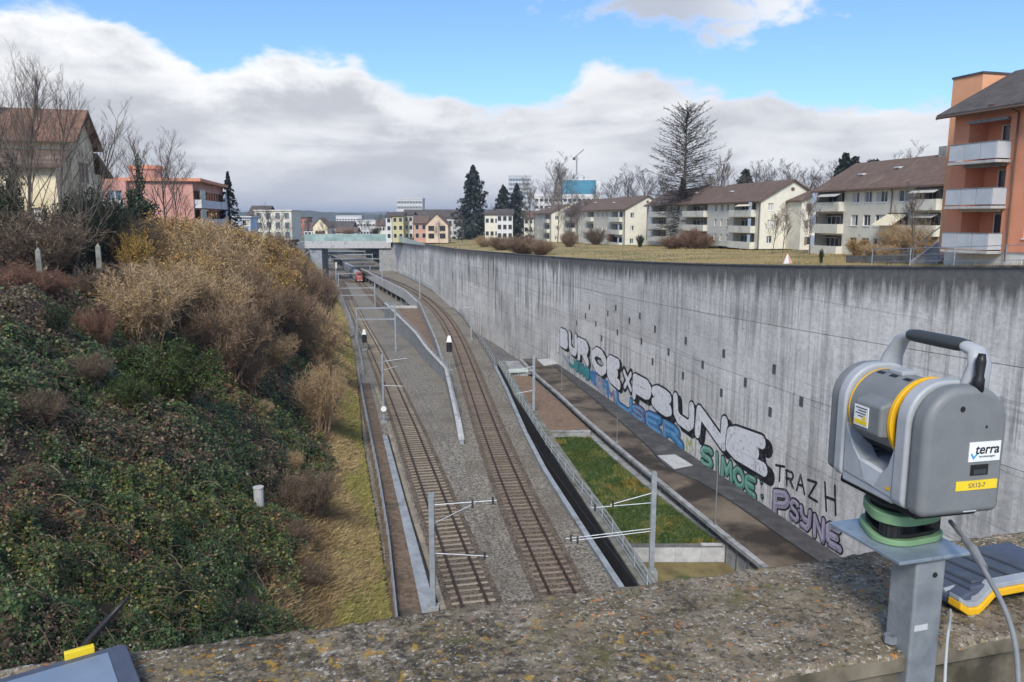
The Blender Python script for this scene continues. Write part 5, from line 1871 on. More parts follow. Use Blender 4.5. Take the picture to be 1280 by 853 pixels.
# the bare tall conifer before the middle cream block
def bare_conifer(seed, height, radius):
    r = random.Random(seed)
    A, B, w0, w1 = [], [], [], []
    n = 300
    for k in range(n):
        t = .10 + .87 * (k + r.random()) / n
        a = k * 2.39996 + r.uniform(-.4, .4)
        L_ = radius * float(np.interp(t, [.1, .3, .5, .75, .92, 1], [.8, 1.05, 1.05, .86, .60, .14])) * r.uniform(.5, 1.15)
        rise = float(np.interp(t, [.1, .4, .7, 1], [-.25, .05, .35, .7]))
        p = Vector((0, 0, t * height))
        d = Vector((math.cos(a), math.sin(a), rise)).normalized()
        m = 6
        for j in range(m):
            q = p + d * (L_ / m)
            d = (d + Vector((r.gauss(0, .1), r.gauss(0, .1), r.gauss(0, .06) + .03))).normalized()
            A.append(p); B.append(q); w0.append(.12 * (1 - j / m) + .05); w1.append(.12 * (1 - (j + 1) / m) + .045)
            for _ in range(4 if j > 0 else 1):
                s = Vector((-d.y, d.x, 0)) * r.choice((-1, 1))
                tw = (d * .8 + s * .8 + Vector((0, 0, r.uniform(-.35, .45)))).normalized()
                e = q + tw * L_ * r.uniform(.10, .24)
                A.append(q); B.append(e); w0.append(.07); w1.append(.04)
                for _2 in range(2):
                    f = q.lerp(e, r.uniform(.4, .9))
                    g = f + (tw + Vector((r.gauss(0, .6), r.gauss(0, .6), r.gauss(0, .5)))).normalized() * L_ * .08
                    A.append(f); B.append(g); w0.append(.045); w1.append(.025)
            p = q
    rr = np.random.default_rng(seed)
    A_, B_ = np.array([tuple(p) for p in A]), np.array([tuple(p) for p in B])
    V = strip_quads(A_, B_, np.array(w0), np.array(w1), rr)
    me = np_mesh('crown', V, 4, 'bark', pick([(.045, .038, .033), (.065, .055, .045), (.035, .032, .026), (.06, .062, .035)], [3, 2, 2, 1], len(V) // 4, .2, rr))
    tm = MB().tube([(0, 0, -.5), (0, 0, height * .5), (0, 0, height)], [.48, .3, .04], 9).mesh('trunk', 'bark_grey', True)
    return tm, me


b = gr(853, 309)
hb = aty(862, 133, b.y).z - b.z
bc = tree('bare_conifer', b, bare_conifer(411, hb, 41 * b.y / 960), 'tall nearly bare larch standing before the cream blocks', 'tree')


def larch_ivy(r, n):
    z = r.uniform(0, 1, n) ** 1.0
    a = r.uniform(0, 6.283, n)
    rad = np.interp(z, [0, .25, .5, .6, 1], [1.4, 2.6, 3.2, 1.6, .35]) * np.sqrt(r.uniform(.05, 1, n)) * (.2 + 1.6 * fbm(a * 1.5, z * 9, 3, 14) ** 1.5)
    return np.stack([np.cos(a) * rad + .5 * np.sin(z * 5), np.sin(a) * rad, z * hb * .5], 1), np.stack([np.cos(a), np.sin(a), np.full(n, .3)], 1)


link('ivy_leaves', leaf_cloud(15, 6500, larch_ivy, .3, [(.02, .02, .014), (.035, .033, .02), (.05, .05, .028)], [3, 2, 1], .5), bc)

# birches, saplings and background trees right of the cutting
bt = [bare_tree_mesh(320 + k, 12, .62, 12, c, 4, .03, .13, (0, 0), .25, kids=(6, 5, 4)) for k, c in enumerate([PB, GB, [(.19, .16, .15), (.15, .125, .12)]])]
for (px, pb2, pt, k, lb) in [(664, 303, 232, 0, 'pale birch right of the dark firs'), (697, 304, 238, 0, 'pale birch before the far cream block'), (722, 306, 250, 2, 'thin birch before the third cream block'),
                             (901, 309, 206, 1, 'slender bare tree right of the tall larch'), (966, 318, 268, 1, 'young bare tree on the lawn before the white gable'), (978, 317, 262, 2, 'young bare tree beside the toy tent'),
                             (1012, 319, 250, 2, 'thin sapling before the rightmost cream block'), (1141, 325, 242, 1, 'bare garden tree beside the stairs of the orange building')]:
    b = gr(px, pb2)
    tree('bare_tree', b, bt[k], lb, 'tree', 'bare trees on the terrace', px * .7, (aty(px, pt, b.y).z - b.z) / 11.5)
bgt = [bare_tree_mesh(330 + k, 16, .85, 14, [(.14, .125, .12), (.11, .10, .097)], 4, .035, .2, (0, 0), .22, kids=(5, 5, 4)) for k in range(2)]
nb = 0
for (px, pt, Y, k, lb) in [(690, 206, 330, 0, 'tall thin tree far left of the blue tower'), (704, 212, 345, 1, 'thin far tree just left of the blue tower'), (765, 225, 240, 1, 'hazy bare tree right of the blue tower'),
                           (785, 220, 235, 0, 'bare tree above the third block roof'), (806, 217, 240, 1, 'bare tree above the roof left of the larch'), (826, 222, 230, 0, 'bare tree partly behind the larch'),
                           (742, 238, 260, 0, 'low bare tree beneath the blue tower'), (938, 212, 190, 1, 'bare tree above the middle block ridge'), (962, 214, 195, 0, 'bare tree left above the white gable'),
                           (985, 210, 190, 1, 'bare tree right above the white gable'), (1004, 216, 185, 0, 'bare tree between the middle and right blocks'), (1030, 212, 180, 1, 'bare tree behind the right block corner'),
                           (1120, 196, 170, 0, 'bare tree top behind the right block roof'), (880, 226, 200, 1, 'bare tree right behind the larch'),
                           (612, 262, 300, 0, 'faint bare tree between the firs'), (566, 268, 330, 1, 'faint bare tree left of the tall fir')]:
    P = aty(px, 300, Y)
    z = float(terr_right(np.array([P.x]), np.array([min(Y, 330)]))[0])
    tree('background_tree', (P.x, Y, z), bgt[k], lb, 'tree', 'bare trees behind the blocks', px * 1.3, (aty(px, pt, Y).z - z) / 15.5)
for (px, pt, Y, rad, lb, sd_) in [(1050, 192, 175, 3.5, 'left dark pine behind the right block roof', 421), (1062, 196, 180, 3.5, 'middle dark pine behind the right block roof', 422), (1085, 200, 178, 5, 'broad dark pine behind the right block roof', 423), (928, 212, 195, 3.4, 'dark round pine above the middle block roof', 424)]:
    P = aty(px, 300, Y)
    z = float(terr_right(np.array([P.x]), np.array([Y]))[0])
    tree('pine_tree', (P.x, Y, z), conifer_meshes(sd_, aty(px, pt, Y).z - z, rad, FIR, [3, 3, 2, .4], 130, 30, .8, .15, .3, ([.3, .5, .8, 1], [.7, 1, .8, .2])), lb, 'tree', 'dark pines behind the blocks')

RSH = [('mauve', 652, 318, 297, 34, 'long mauve shrub behind the wall left part'), ('mauve', 628, 313, 296, 26, 'mauve shrub below the tall fir'), ('mauve', 676, 319, 302, 24, 'mauve shrub before the birches'),
       ('tan', 606, 309, 296, 18, 'straw shrub left of the mauve ones'), ('mauve', 712, 309, 292, 16, 'brown shrub below the far block'), ('greybrown', 745, 306, 286, 18, 'bare brown shrub before the third block'),
       ('red', 770, 306, 292, 14, 'russet shrub by the third block gable'), ('red', 866, 311, 288, 26, 'dark russet shrub at the larch foot'), ('red', 842, 311, 296, 24, 'low russet shrub left of the larch foot'),
       ('evergreen', 902, 310, 300, 12, 'small dark evergreen before the middle block balconies'), ('evergreen', 800, 309, 296, 9, 'dark green bush at the third block corner'), ('mauve', 880, 311, 296, 18, 'mauve shrub right of the larch foot'),
       ('evergreen', 1036, 315, 305, 14, 'dark low bush before the right block balconies'), ('evergreen', 1026, 330, 314, 5, 'small clipped green bush at the wall edge'), ('tan', 1118, 320, 283, 26, 'tan hedge before the right block'),
       ('tan', 1150, 320, 282, 26, 'tan hedge beside the stairs'), ('red', 1085, 318, 290, 18, 'pink brown shrub before the right block'), ('tan', 1095, 322, 306, 30, 'low straw mound before the right block'),
       ('golden', 1072, 320, 300, 22, 'olive brown mound on the lawn'), ('mauve', 540, 304, 296, 16, 'mauve shrub before the peach house'), ('greybrown', 520, 303, 296, 12, 'brown shrub left of the peach house')]
for i, (kd, px, pb2, pt, wpx, lb) in enumerate(RSH):
    b = gr(px, pb2)
    shrub(kd, b - Vector((0, 0, .25 * (aty(px, pt, b.y).z - b.z))), 1.3 * max(.6, aty(px, pt, b.y).z - b.z), 1.35 * wpx * b.y / 960, lb, 'shrub', 'shrubs on the terrace', i)

# tufts in the planting bed and on the lawn edge
r = np.random.default_rng(55)
n = 26000
Yv = r.uniform(Yg0 + .2, Yg1 - .3, n)
tt = r.uniform(0.01, .99, n)
i0 = np.maximum(tr(Yv), tl(Yv) + .6) + 1.1
Xv = i0 + (ledge(Yv) - i0) * tt
A = np.stack([Xv, Yv, -.2 + .1 * np.sin(3.1 * tt) - .02], 1)
mossy = fbm(Xv * .8, Yv * .5, 3, 77)
B = A + unit(np.stack([r.normal(size=n) * .6, r.normal(size=n) * .6, np.ones(n)], 1)) * (r.uniform(.06, .26, n) * (.4 + 1.2 * mossy)).reshape(-1, 1)
C = np.where((mossy > .56).reshape(-1, 1), pick([(.12, .15, .035), (.16, .165, .05)], [1, 1], n, .25, r), pick([(.035, .075, .014), (.055, .10, .02), (.08, .12, .03)], [3, 3, 1], n, .25, r))
C = np.where((fbm(Xv * .5, Yv * .5, 3, 78) > .68).reshape(-1, 1), C * np.array([1.5, 1.05, .8]), C)
tag(link('bed_grass', np_mesh('bed_grass', strip_quads(A, B, np.full(n, .06), np.full(n, .02), r), 4, 'foliage', C)), 'lush green grass in the planting bed', 'grass', kind='stuff')
n = 60000
Yv = 1 / r.uniform(1 / 260, 1 / 40, n)
dv = r.uniform(.6, 1, n) ** 2 * 45
dv = r.uniform(.5, 45, n)
Xv = wallX(Yv) + dv
Zv = terr_right(Xv, Yv)
A = np.stack([Xv, Yv, Zv - .08], 1)
B = A + unit(np.stack([r.normal(size=n) * .6, r.normal(size=n) * .6, np.ones(n) * 1.1], 1)) * r.uniform(.08, .38, n).reshape(-1, 1)
g_ = fbm(Xv * .12, Yv * .12, 3, 79)
C = np.where((g_ > .58).reshape(-1, 1), pick([(.09, .10, .03), (.13, .12, .045)], [1, 1], n, .2, r), pick([(.36, .27, .115), (.29, .215, .09), (.42, .32, .15)], [2, 2, 1], n, .2, r))
wv = .02 * np.clip(Yv / 50, 1, 5)
tag(link('lawn_grass', np_mesh('lawn_grass', strip_quads(A, B, wv, wv * .4, r), 4, 'dry_plants', C)), 'faded winter lawn grass above the wall', 'grass', kind='stuff')

# stone posts and a pipe stub on the left slope
for (px, pbm, pt, Y, lb) in [(122, 326, 304, 50, 'pale pointed stone post between the twig thickets'), (47, 330, 309, 47, 'pale stone post in front of the big bare tree')]:
    p = aty(px, pt, Y)
    q = aty(px, pbm, Y)
    hgt = p.z - q.z
    rt = empty('stone_post', (p.x, Y, q.z - .5), .3, lb, 'post', 'stone posts on the slope crest')
    s = .15
    hgt -= .7
    MB().hexa([(-s, -s, 0), (s, -s, 0), (s, s, 0), (-s, s, 0)], [(-s * .9, -s * .9, hgt + .95), (s * .9, -s * .9, hgt + .95), (s * .9, s * .9, hgt + .95), (-s * .9, s * .9, hgt + .95)]).build('shaft', 'concrete_mossy', rt)
    m = MB()
    m.add([(-s * .9, -s * .9, hgt + .951), (s * .9, -s * .9, hgt + .951), (s * .9, s * .9, hgt + .951), (-s * .9, s * .9, hgt + .951), (0, 0, hgt + 1.2)], [(0, 1, 4), (1, 2, 4), (2, 3, 4), (3, 0, 4)])
    m.build('tip', 'concrete_mossy', rt)
Yp = 37.0
p, q = aty(324, 610, Yp), aty(324, 632, Yp)
for _ in range(6):
    zt_ = float(terr_left(np.array([q.x]), np.array([Yp]))[0])
    Yp += (q.z - zt_) * .6
    Yp = max(20, min(80, Yp))
    p, q = aty(324, 610, Yp), aty(324, 632, Yp)
rt = empty('pipe_stub', (q.x, Yp, q.z - .6), 0, 'short pale pipe stub rising from the ivy slope', 'pipe')
MB().tube([(0, 0, 0), (0, 0, p.z - q.z + .6)], .26, 14).build('pipe', 'concrete_light', rt, smooth=False)
MB().tube([(0, 0, p.z - q.z + .601), (0, 0, p.z - q.z + .66)], .29, 14).build('lid', 'slab_pale', rt)

for (px, pt, Y, k, lb) in [(338, 262, 190, 0, 'bare tree before the cream house left of the bridge'), (322, 266, 180, 1, 'smaller bare tree left before the cream house'), (352, 268, 200, 1, 'bare tree at the right end of the cream house'),
                           (386, 274, 345, 0, 'bare tree behind the bridge left end'), (404, 276, 350, 1, 'bare tree beside the pale yellow gable'), (418, 279, 340, 0, 'bare tree above the bridge parapet middle'),
                           (452, 272, 350, 1, 'bare tree right of the low brown roof'), (463, 276, 345, 0, 'bare tree above the right part of the bridge'), (474, 270, 360, 1, 'bare tree left of the white narrow block'),
                           (510, 274, 280, 0, 'bare tree before the pale cream block'), (549, 278, 240, 1, 'bare garden tree before the peach gable'), (578, 272, 262, 0, 'bare tree left of the tall fir'),
                           (712, 252, 238, 0, 'bare tree before the third block balconies'), (735, 250, 236, 1, 'bare tree at the centre of the third block')]:
    X_ = aty(px, 300, Y).x
    z = float(plateau(Y)) - .5 if px < 480 else float(terr_right(np.array([X_]), np.array([min(Y, 330.0)]))[0])
    tree('background_tree', (X_, Y, z), bgt[k], lb, 'tree', 'bare trees among the far houses', px * 1.7, max(.2, (aty(px, pt, Y).z - z) / 15.5))
for i, (px, pt, Y, w_, lb) in enumerate([(372, 288, 300, 3.5, 'dark hedge bush left of the bridge'), (436, 286, 338, 4.5, 'dark bush behind the bridge parapet'), (470, 286, 338, 4.5, 'dark bush before the narrow white block'),
                                         (400, 288, 338, 4, 'low dark bush before the yellow gable')]):
    X_ = aty(px, 300, Y).x
    z = float(plateau(Y)) - .5 if px < 480 else float(terr_right(np.array([X_]), np.array([min(Y, 330.0)]))[0])
    shrub('evergreen' if i % 2 == 0 else 'mauve', (X_, Y, z), max(1, aty(px, pt, Y).z - z), w_, lb, 'shrub', 'bushes among the far houses', i)

# ------------------------------------------------------------------ buildings
mat('cream', (.62, .60, .50), (.70, .68, .57), .8, .9, .1, c3=(.54, .52, .44), c3scale=.25)
mat('cream_white', (.57, .56, .48), (.65, .64, .56), .8, .9, .1, c3=(.48, .47, .40), c3scale=.3)
mat('orange_render', (.65, .275, .165), (.71, .31, .19), .8, .9, .1, c3=(.59, .245, .145), c3scale=.3)
mat('orange_pale', (.68, .34, .19), (.74, .39, .22), .8, .9, .1)
mat('yellow_render', (.74, .64, .44), (.82, .72, .50), .8, .9, .1, c3=(.54, .45, .27), c3scale=.3)
mat('pink_render', (.52, .27, .225), (.60, .325, .27), .8, .9, .1, c3=(.45, .225, .19), c3scale=.3)
mat('salmon', (.62, .27, .16), (.68, .31, .19), .8, .8)
mat('curtain_orange', (.58, .24, .12), (.68, .31, .17), 2, .9, stretch=(8, 8, .3))
mat('white_render', (.56, .57, .57), (.64, .65, .65), .8, .9, .1, c3=(.48, .49, .49), c3scale=.25)
mat('pale_blue', (.42, .53, .66), (.52, .62, .74), .6, .7)
mat('brick_red', (.36, .12, .08), (.44, .16, .11), 1.5, .9)
mat('peach', (.58, .46, .34), (.64, .51, .39), .8, .9, c3=(.5, .4, .3), c3scale=.3)
mat('coral', (.50, .28, .21), (.56, .33, .25), .8, .9)
mat('lemon', (.50, .45, .23), (.56, .51, .28), .8, .9, c3=(.42, .38, .2), c3scale=.3)
mat('roof_brown', (.10, .066, .052), (.165, .115, .09), 1.2, .9, .5, 6, stretch=(1, 3, 1), c3=(.20, .155, .125), c3scale=.4, bscale=4)
mat('roof_dark', (.062, .055, .052), (.10, .09, .084), 1.4, .9, .5, 6, c3=(.135, .12, .11), c3scale=.4, bscale=4)
mat('roof_red', (.15, .082, .058), (.24, .135, .095), 1.5, .9, .5, 6, c3=(.17, .08, .055), c3scale=.5, bscale=5)
mat('timber_brown', (.10, .065, .045), (.14, .095, .07), 3, .85)
mat('window_white', (.70, .70, .68), (.76, .76, .74), 2, .6)
mat('blind_grey', (.40, .44, .46), (.50, .54, .56), 1, .6)
mat('awning_cream', (.60, .54, .38), (.68, .62, .46), 1.5, .85)
mat('awning_grey', (.42, .41, .36), (.5, .49, .44), 1.5, .85)
mat('shutter_brown', (.17, .13, .10), (.22, .17, .13), 3, .8)
mat('office_band', (.45, .47, .48), (.52, .54, .55), .5, .7)
mat('office_dark', (.12, .14, .15), (.17, .19, .21), .3, .3, spec=.5)
mat('teal_glass', (.035, .19, .29), (.06, .26, .37), .15, .2, spec=.6)
mat('parapet_glass', (.40, .45, .50), (.50, .55, .60), .7, .25, spec=.5)
mat('curtain_white', (.40, .40, .38), (.52, .52, .50), 3, .7, stretch=(9, 9, .3))
mat('shade_interior', (.16, .14, .11), (.22, .195, .16), .8, .9)


def face_with_holes(m, mp, L, H, holes, depth=.22, u_start=0.0, w_start=0.0):
    us = sorted({u_start, L} | {h[0] for h in holes} | {h[1] for h in holes})
    ws = sorted({w_start, H} | {h[2] for h in holes} | {h[3] for h in holes})
    for a, b in zip(us[:-1], us[1:]):
        for c, d in zip(ws[:-1], ws[1:]):
            um, wm = (a + b) / 2, (c + d) / 2
            if any(h[0] < um < h[1] and h[2] < wm < h[3] for h in holes):
                continue
            m.quad(mp(a, c, 0), mp(b, c, 0), mp(b, d, 0), mp(a, d, 0))
    for h in holes:
        u0, u1, w0, w1 = h[:4]
        dp = h[4] if len(h) > 4 else depth
        m.quad(mp(u0, w0, 0), mp(u0, w0, dp), mp(u0, w1, dp), mp(u0, w1, 0))
        m.quad(mp(u1, w0, dp), mp(u1, w0, 0), mp(u1, w1, 0), mp(u1, w1, dp))
        m.quad(mp(u0, w1, 0), mp(u0, w1, dp), mp(u1, w1, dp), mp(u1, w1, 0))
        m.quad(mp(u0, w0, dp), mp(u0, w0, 0), mp(u1, w0, 0), mp(u1, w0, dp))


def mbox(m, mp, u0, u1, w0, w1, d0, d1):
    c = [mp(u, w, d) for w in (w0, w1) for (u, d) in ((u0, d0), (u1, d0), (u1, d1), (u0, d1))]
    m.hexa(c[:4], c[4:])


def window(root, mp, u0, u1, w0, w1, d=.14, mull=1, frame='window_white', glass='glass_dark', sill=True, trans=0, fw=.07):
    m = MB()
    mbox(m, mp, u0, u0 + fw, w0, w1, d, d + .06)
    mbox(m, mp, u1 - fw, u1, w0, w1, d, d + .06)
    mbox(m, mp, u0 + fw, u1 - fw, w0, w0 + fw, d, d + .06)
    mbox(m, mp, u0 + fw, u1 - fw, w1 - fw, w1, d, d + .06)
    for k in range(mull):
        u = u0 + (u1 - u0) * (k + 1) / (mull + 1)
        mbox(m, mp, u - fw * .6, u + fw * .6, w0 + fw, w1 - fw, d + .002, d + .058)
    f = m.build('window', frame, root)
    n = mull + 1
    for k in range(n):
        a, b = u0 + (u1 - u0) * k / n + .03, u0 + (u1 - u0) * (k + 1) / n - .03
        p = MB()
        p.quad(mp(a, w0 + .03, d + .03), mp(b, w0 + .03, d + .03), mp(b, w1 - .03, d + .03), mp(a, w1 - .03, d + .03))
        p.build('pane', random.choice(('glass_dark', 'glass_dark', 'glass_dark', 'glass_blue', 'curtain_white')) if glass == 'glass_dark' and d < 1 else glass, f)
    if sill:
        s = MB()
        mbox(s, mp, u0 - .06, u1 + .06, w0 - .08, w0 - .002, -.07, .1)
        s.build('sill', 'window_white', f)
    return f


def loggia(root, mp, u0, u1, w0, w1, dp=1.5, proj=.9, wallm='cream_white', parm='cream_white', par_h=1.0, glass_end=None, awning=None, doors=2, inner='shade_interior', frame='window_white'):
    """recess behind an opening with its back wall, doors and a projecting balcony"""
    b = MB()
    b.quad(mp(u0, w0, dp), mp(u1, w0, dp), mp(u1, w1, dp), mp(u0, w1, dp))
    b.build('loggia_back', inner, root)
    um = u0 + (u1 - u0) * .45
    window(root, mp, um, u1 - .2, w0 + .05, w1 - .35, dp - .08, doors, frame, sill=False)
    bal = MB()
    mbox(bal, mp, u0 - .15, u1 + .15, w0 - .2, w0, -proj, .02)
    bo = bal.build('balcony', parm, root)
    p = MB()
    mbox(p, mp, u0 - .15, u1 + .15, w0 + .001, w0 + par_h, -proj, -proj + .1)
    mbox(p, mp, u0 - .15, u0 - .05, w0 + .001, w0 + par_h, -proj + .1, 0)
    mbox(p, mp, u1 + .05, u1 + .15, w0 + .001, w0 + par_h, -proj + .1, 0)
    p.build('parapet', parm, bo)
    if glass_end:
        g = MB()
        a, c = (u0 - .1, u0 + .9) if glass_end == 'near' else (u1 - .9, u1 + .1)
        mbox(g, mp, a, c, w0 + par_h, w1 - .1, -proj + .02, -proj + .06)
        g.build('wind_screen', 'pale_blue', bo)
    if awning:
        a = MB()
        u_a, u_b = u0 + (u1 - u0) * awning[0], u0 + (u1 - u0) * awning[1]
        o1, drop = awning[2], awning[3]
        a.add([mp(u_a, w1 - .12, 0), mp(u_b, w1 - .12, 0), mp(u_b, w1 - .12 - drop, -o1), mp(u_a, w1 - .12 - drop, -o1),
               mp(u_a, w1 - .16, 0), mp(u_b, w1 - .16, 0), mp(u_b, w1 - .17 - drop, -o1), mp(u_a, w1 - .17 - drop, -o1)],
              [(0, 1, 2, 3), (7, 6, 5, 4), (3, 2, 6, 7), (0, 3, 7, 4), (1, 5, 6, 2)])
        a.build('awning', awning[4], root)


def gable_roof(root, x0, x1, y0, y1, ze, zr, axis, over, m, th=.22, gover=.45, ridge=None, mfas='timber_brown'):
    """axis 'y': ridge along y"""
    r = MB()
    if axis == 'y':
        xm = ridge if ridge is not None else (x0 + x1) / 2
        s0, s1 = (zr - ze) / (xm - x0), (zr - ze) / (x1 - xm)
        a = [(x0 - over, ze - over * s0), (xm, zr), (x1 + over, ze - over * s1)]
        f = lambda p, q, y: (p, y, q)
        lo, hi = y0 - gover, y1 + gover
    else:
        ym = ridge if ridge is not None else (y0 + y1) / 2
        s0, s1 = (zr - ze) / (ym - y0), (zr - ze) / (y1 - ym)
        a = [(y0 - over, ze - over * s0), (ym, zr), (y1 + over, ze - over * s1)]
        f = lambda p, q, x: (x, p, q)
        lo, hi = x0 - gover, x1 + gover
    poly = a + [(a[2][0], a[2][1] + th), (a[1][0], a[1][1] + th), (a[0][0], a[0][1] + th)]
    r.prism([poly[i] for i in (0, 1, 4, 5)], f, lo, hi)
    r.prism([poly[i] for i in (1, 2, 3, 4)], f, lo, hi)
    ro = r.build('roof', m, root)
    fix_normals(ro.data)
    for yy in (lo - .03, hi):
        fa = MB()
        fa.prism([(a[0][0] - .02, a[0][1] - .06), (a[1][0], a[1][1] - .06), (a[1][0], a[1][1] + th * .7), (a[0][0] - .02, a[0][1] + th * .7)], f, yy, yy + .03)
        fa.prism([(a[1][0], a[1][1] - .06), (a[2][0] + .02, a[2][1] - .06), (a[2][0] + .02, a[2][1] + th * .7), (a[1][0], a[1][1] + th * .7)], f, yy, yy + .03)
        fo = fa.build('verge_board', mfas, ro)
    g = MB()
    for (p, q) in (a[0], a[2]):
        g.tube([f(p, q + .05, lo), f(p, q + .05, hi)], .08, 6)
    g.build('gutter', mfas, ro)
    return ro


def gable_fill(m, mp, W, ze, zr, mid=None):
    mid = W / 2 if mid is None else mid
    m.poly([mp(0, ze, 0), mp(W, ze, 0), mp(mid, zr, 0)])


def cream_block(label, near, far, W, z0, ze, zr, floors, facade_items, wall='cream_white', gable='cream', gable_windows=True, tint=None):
    d = Vector((far[0] - near[0], far[1] - near[1], 0))
    L = d.length
    d.normalize()
    rz = math.atan2(-d.x, d.y)
    root = empty('apartment_block', (near[0], near[1], z0), rz, label, 'building', 'cream apartment blocks above the wall')
    H = ze - z0
    mpf = lambda u, w, dd: (dd, u, w)
    mpg = lambda u, w, dd: (u, dd, w)
    fh = H / floors if floors else 2.8

    def u_of(px):
        # distance along the facade of the point seen in this pixel column
        r_ = ray(px, 272)
        k = r_.x / r_.y
        return (near[0] - k * near[1]) / (k * d.y - d.x)
    holes = []
    wins, logs = [], []
    for it in facade_items:
        kind, pa, pb = it[0], it[1], it[2]
        u0, u1 = sorted((u_of(pa), u_of(pb)))
        u0, u1 = max(u0, .3), min(u1, L - .3)
        if u1 - u0 < .3:
            continue
        for f in range(floors):
            if len(it) > 4 and it[4] is not None and f not in it[4]:
                continue
            base = f * fh
            if kind == 'w':
                wd = min(u1 - u0, it[3]) if it[3] else u1 - u0
                uc = (u0 + u1) / 2
                h = (uc - wd / 2, uc + wd / 2, base + .95, base + 2.3)
                holes.append(h)
                wins.append((h, 2 if wd > 1.6 else 1))
            else:
                h = (u0, u1, base + .12, base + 2.5, 1.5)
                holes.append(h)
                logs.append((h, it[3], f))
    m = MB()
    face_with_holes(m, mpf, L, H, holes)
    m.build('facade', wall, root)
    for h, n in wins:
        window(root, mpf, *h, mull=n)
    for h, opt, f in logs:
        loggia(root, mpf, *h[:4], wallm=wall, parm=wall, glass_end=opt.get('glass'), awning=opt.get('awn', {}).get(f))
    gw = []
    if gable_windows:
        for f in range(floors):
            for uc in (W * .16,):
                gw.append((uc - .5, uc + .5, f * fh + .95, f * fh + 2.2))
    g = MB()
    face_with_holes(g, mpg, W, H, gw)
    gable_fill(g, mpg, W, H, zr - z0)
    g.quad((W, 0, 0), (W, L, 0), (W, L, H), (W, 0, H))
    g.quad((0, L, 0), (W, L, 0), (W, L, H), (0, L, H))
    gable_fill(g, lambda u, w, dd: (u, L, w), W, H, zr - z0)
    g.build('gable_wall', gable, root)
    for h in gw:
        window(root, mpg, *h, mull=1)
    vt = MB()
    vt.prism([(W / 2 + .35 * math.cos(t), H + (zr - z0 - H) * .55 + .35 * math.sin(t)) for t in np.linspace(0, 6.283, 9)[:-1]], lambda a, b, dd: (a, dd, b), -.03, .05)
    vt.build('vent', 'timber_brown', root)
    gable_roof(root, 0, W, 0, L, H, zr - z0, 'y', .7, 'roof_brown')
    for yy in (.25, L - .25):
        MB().tube([(-.6, yy, H - .25), (-.1, yy, H - .8), (-.1, yy, 0)], .06, 6).build('downpipe', 'timber_brown', root)
    for k, (tx_, ty_) in enumerate(((.25, .3), (.3, .62), (.22, .8))):
        zr_ = H + (zr - z0 - H) * tx_ / .5 + .2
        MB().box(W * tx_ - .35, W * tx_ + .35, L * ty_, L * ty_ + .8, zr_, zr_ + .22).build('roof_hatch', 'office_band', root)
    MB().box(W * .45, W * .45 + .9, L * .45, L * .45 + 1.2, zr - z0 - .3, zr - z0 + 1.1).build('chimney', 'concrete', root)
    return root, mpf, mpg, u_of, L


AWC, AWG = 'awning_cream', 'awning_grey'
pN, pF = (48.0, 77.0), (41.2, 105.5)
c1, f1, g1, u1f, L1 = cream_block('rightmost cream block with open awnings beside the orange building', pN, pF, 12, 17.2, aty(1012, 237.5, 105.5).z, aty(1012, 237.5, 105.5).z + 3.4, 3,
    [('l', 1012, 1054, {'glass': 'far', 'awn': {2: (0.0, .75, 1.4, .55, AWG)}}), ('w', 1063, 1073, 1.3), ('w', 1078, 1089, 1.3), ('w', 1093, 1108, 1.9), ('w', 1121, 1140, 2.4, (2,)),
     ('l', 1109, 1135, {'awn': {1: (0.0, 1.0, 2.2, 1.3, AWC)}}, (1,)), ('l', 1143, 1176, {'awn': {2: (0, 1, 1.2, .55, AWG), 1: (.1, .9, .9, .4, AWG)}}, (1, 2)), ('w', 1120, 1138, 2.2, (0,))])
dp = MB()
dp.tube([(-.12, u1f(1112), 8.3), (-.12, u1f(1114), 7.6), (-.12, u1f(1114), 0)], .06, 6)
dp.build('downpipe', 'timber_brown', c1)
YC2 = 132.5
pN, pF = (aty(949, 300, YC2).x, YC2), (aty(808, 300, 186).x, 186.0)
z0 = aty(949, 311.5, YC2).z
ze2 = aty(949, 250, YC2).z
c2, f2, g2, u2f, L2 = cream_block('middle cream block with white annex gable behind the larch', pN, pF, 11.5, z0, ze2, ze2 + 3.3, 3,
    [('l', 917, 944, {'glass': 'near', 'awn': {2: (.0, .65, 1.3, .6, AWC)}}), ('w', 907, 912, .9), ('w', 899, 905, .9), ('w', 892, 897, .9), ('l', 858, 884, {}), ('l', 816, 833, {'glass': 'far'}), ('w', 837, 841, .9), ('w', 846, 850, .9)])
# annex gable, nearer to the camera
an = MB()
HA = ze2 - z0 - .2
xa0, xa1 = 4.9, 10.6
ahol = [(1.3, 4.0, f * 2.75 + .8, f * 2.75 + 2.15) for f in range(3)]
mpa = lambda u, w, dd: (xa0 + u, -4.5 + dd, w)
face_with_holes(an, mpa, xa1 - xa0, HA, ahol)
gable_fill(an, mpa, xa1 - xa0, HA, HA + 1.7, 4.2)
an.quad((xa0, -4.5, 0), (xa0, 0, 0), (xa0, 0, HA), (xa0, -4.5, HA)).quad((xa1, -4.5, 0), (xa1, 0, 0), (xa1, 0, HA), (xa1, -4.5, HA))
an.build('annex', 'cream', c2)
for h in ahol:
    window(c2, mpa, *h, mull=3)
    mm = MB()
    mbox(mm, mpa, h[0] - .5, h[0] - .02, h[2], h[3], -.04, -.001)
    mbox(mm, mpa, h[1] + .02, h[1] + .5, h[2], h[3], -.04, -.001)
    mm.build('shutter', 'shutter_brown', c2)
gable_roof(c2, xa0, xa1, -4.5, -.5, HA, HA + 1.7, 'y', .4, 'roof_brown', gover=.35, ridge=xa0 + 4.2)
YC3 = 194
pN, pF = (aty(781, 300, YC3).x, YC3), (aty(706, 300, 250).x, 250.0)
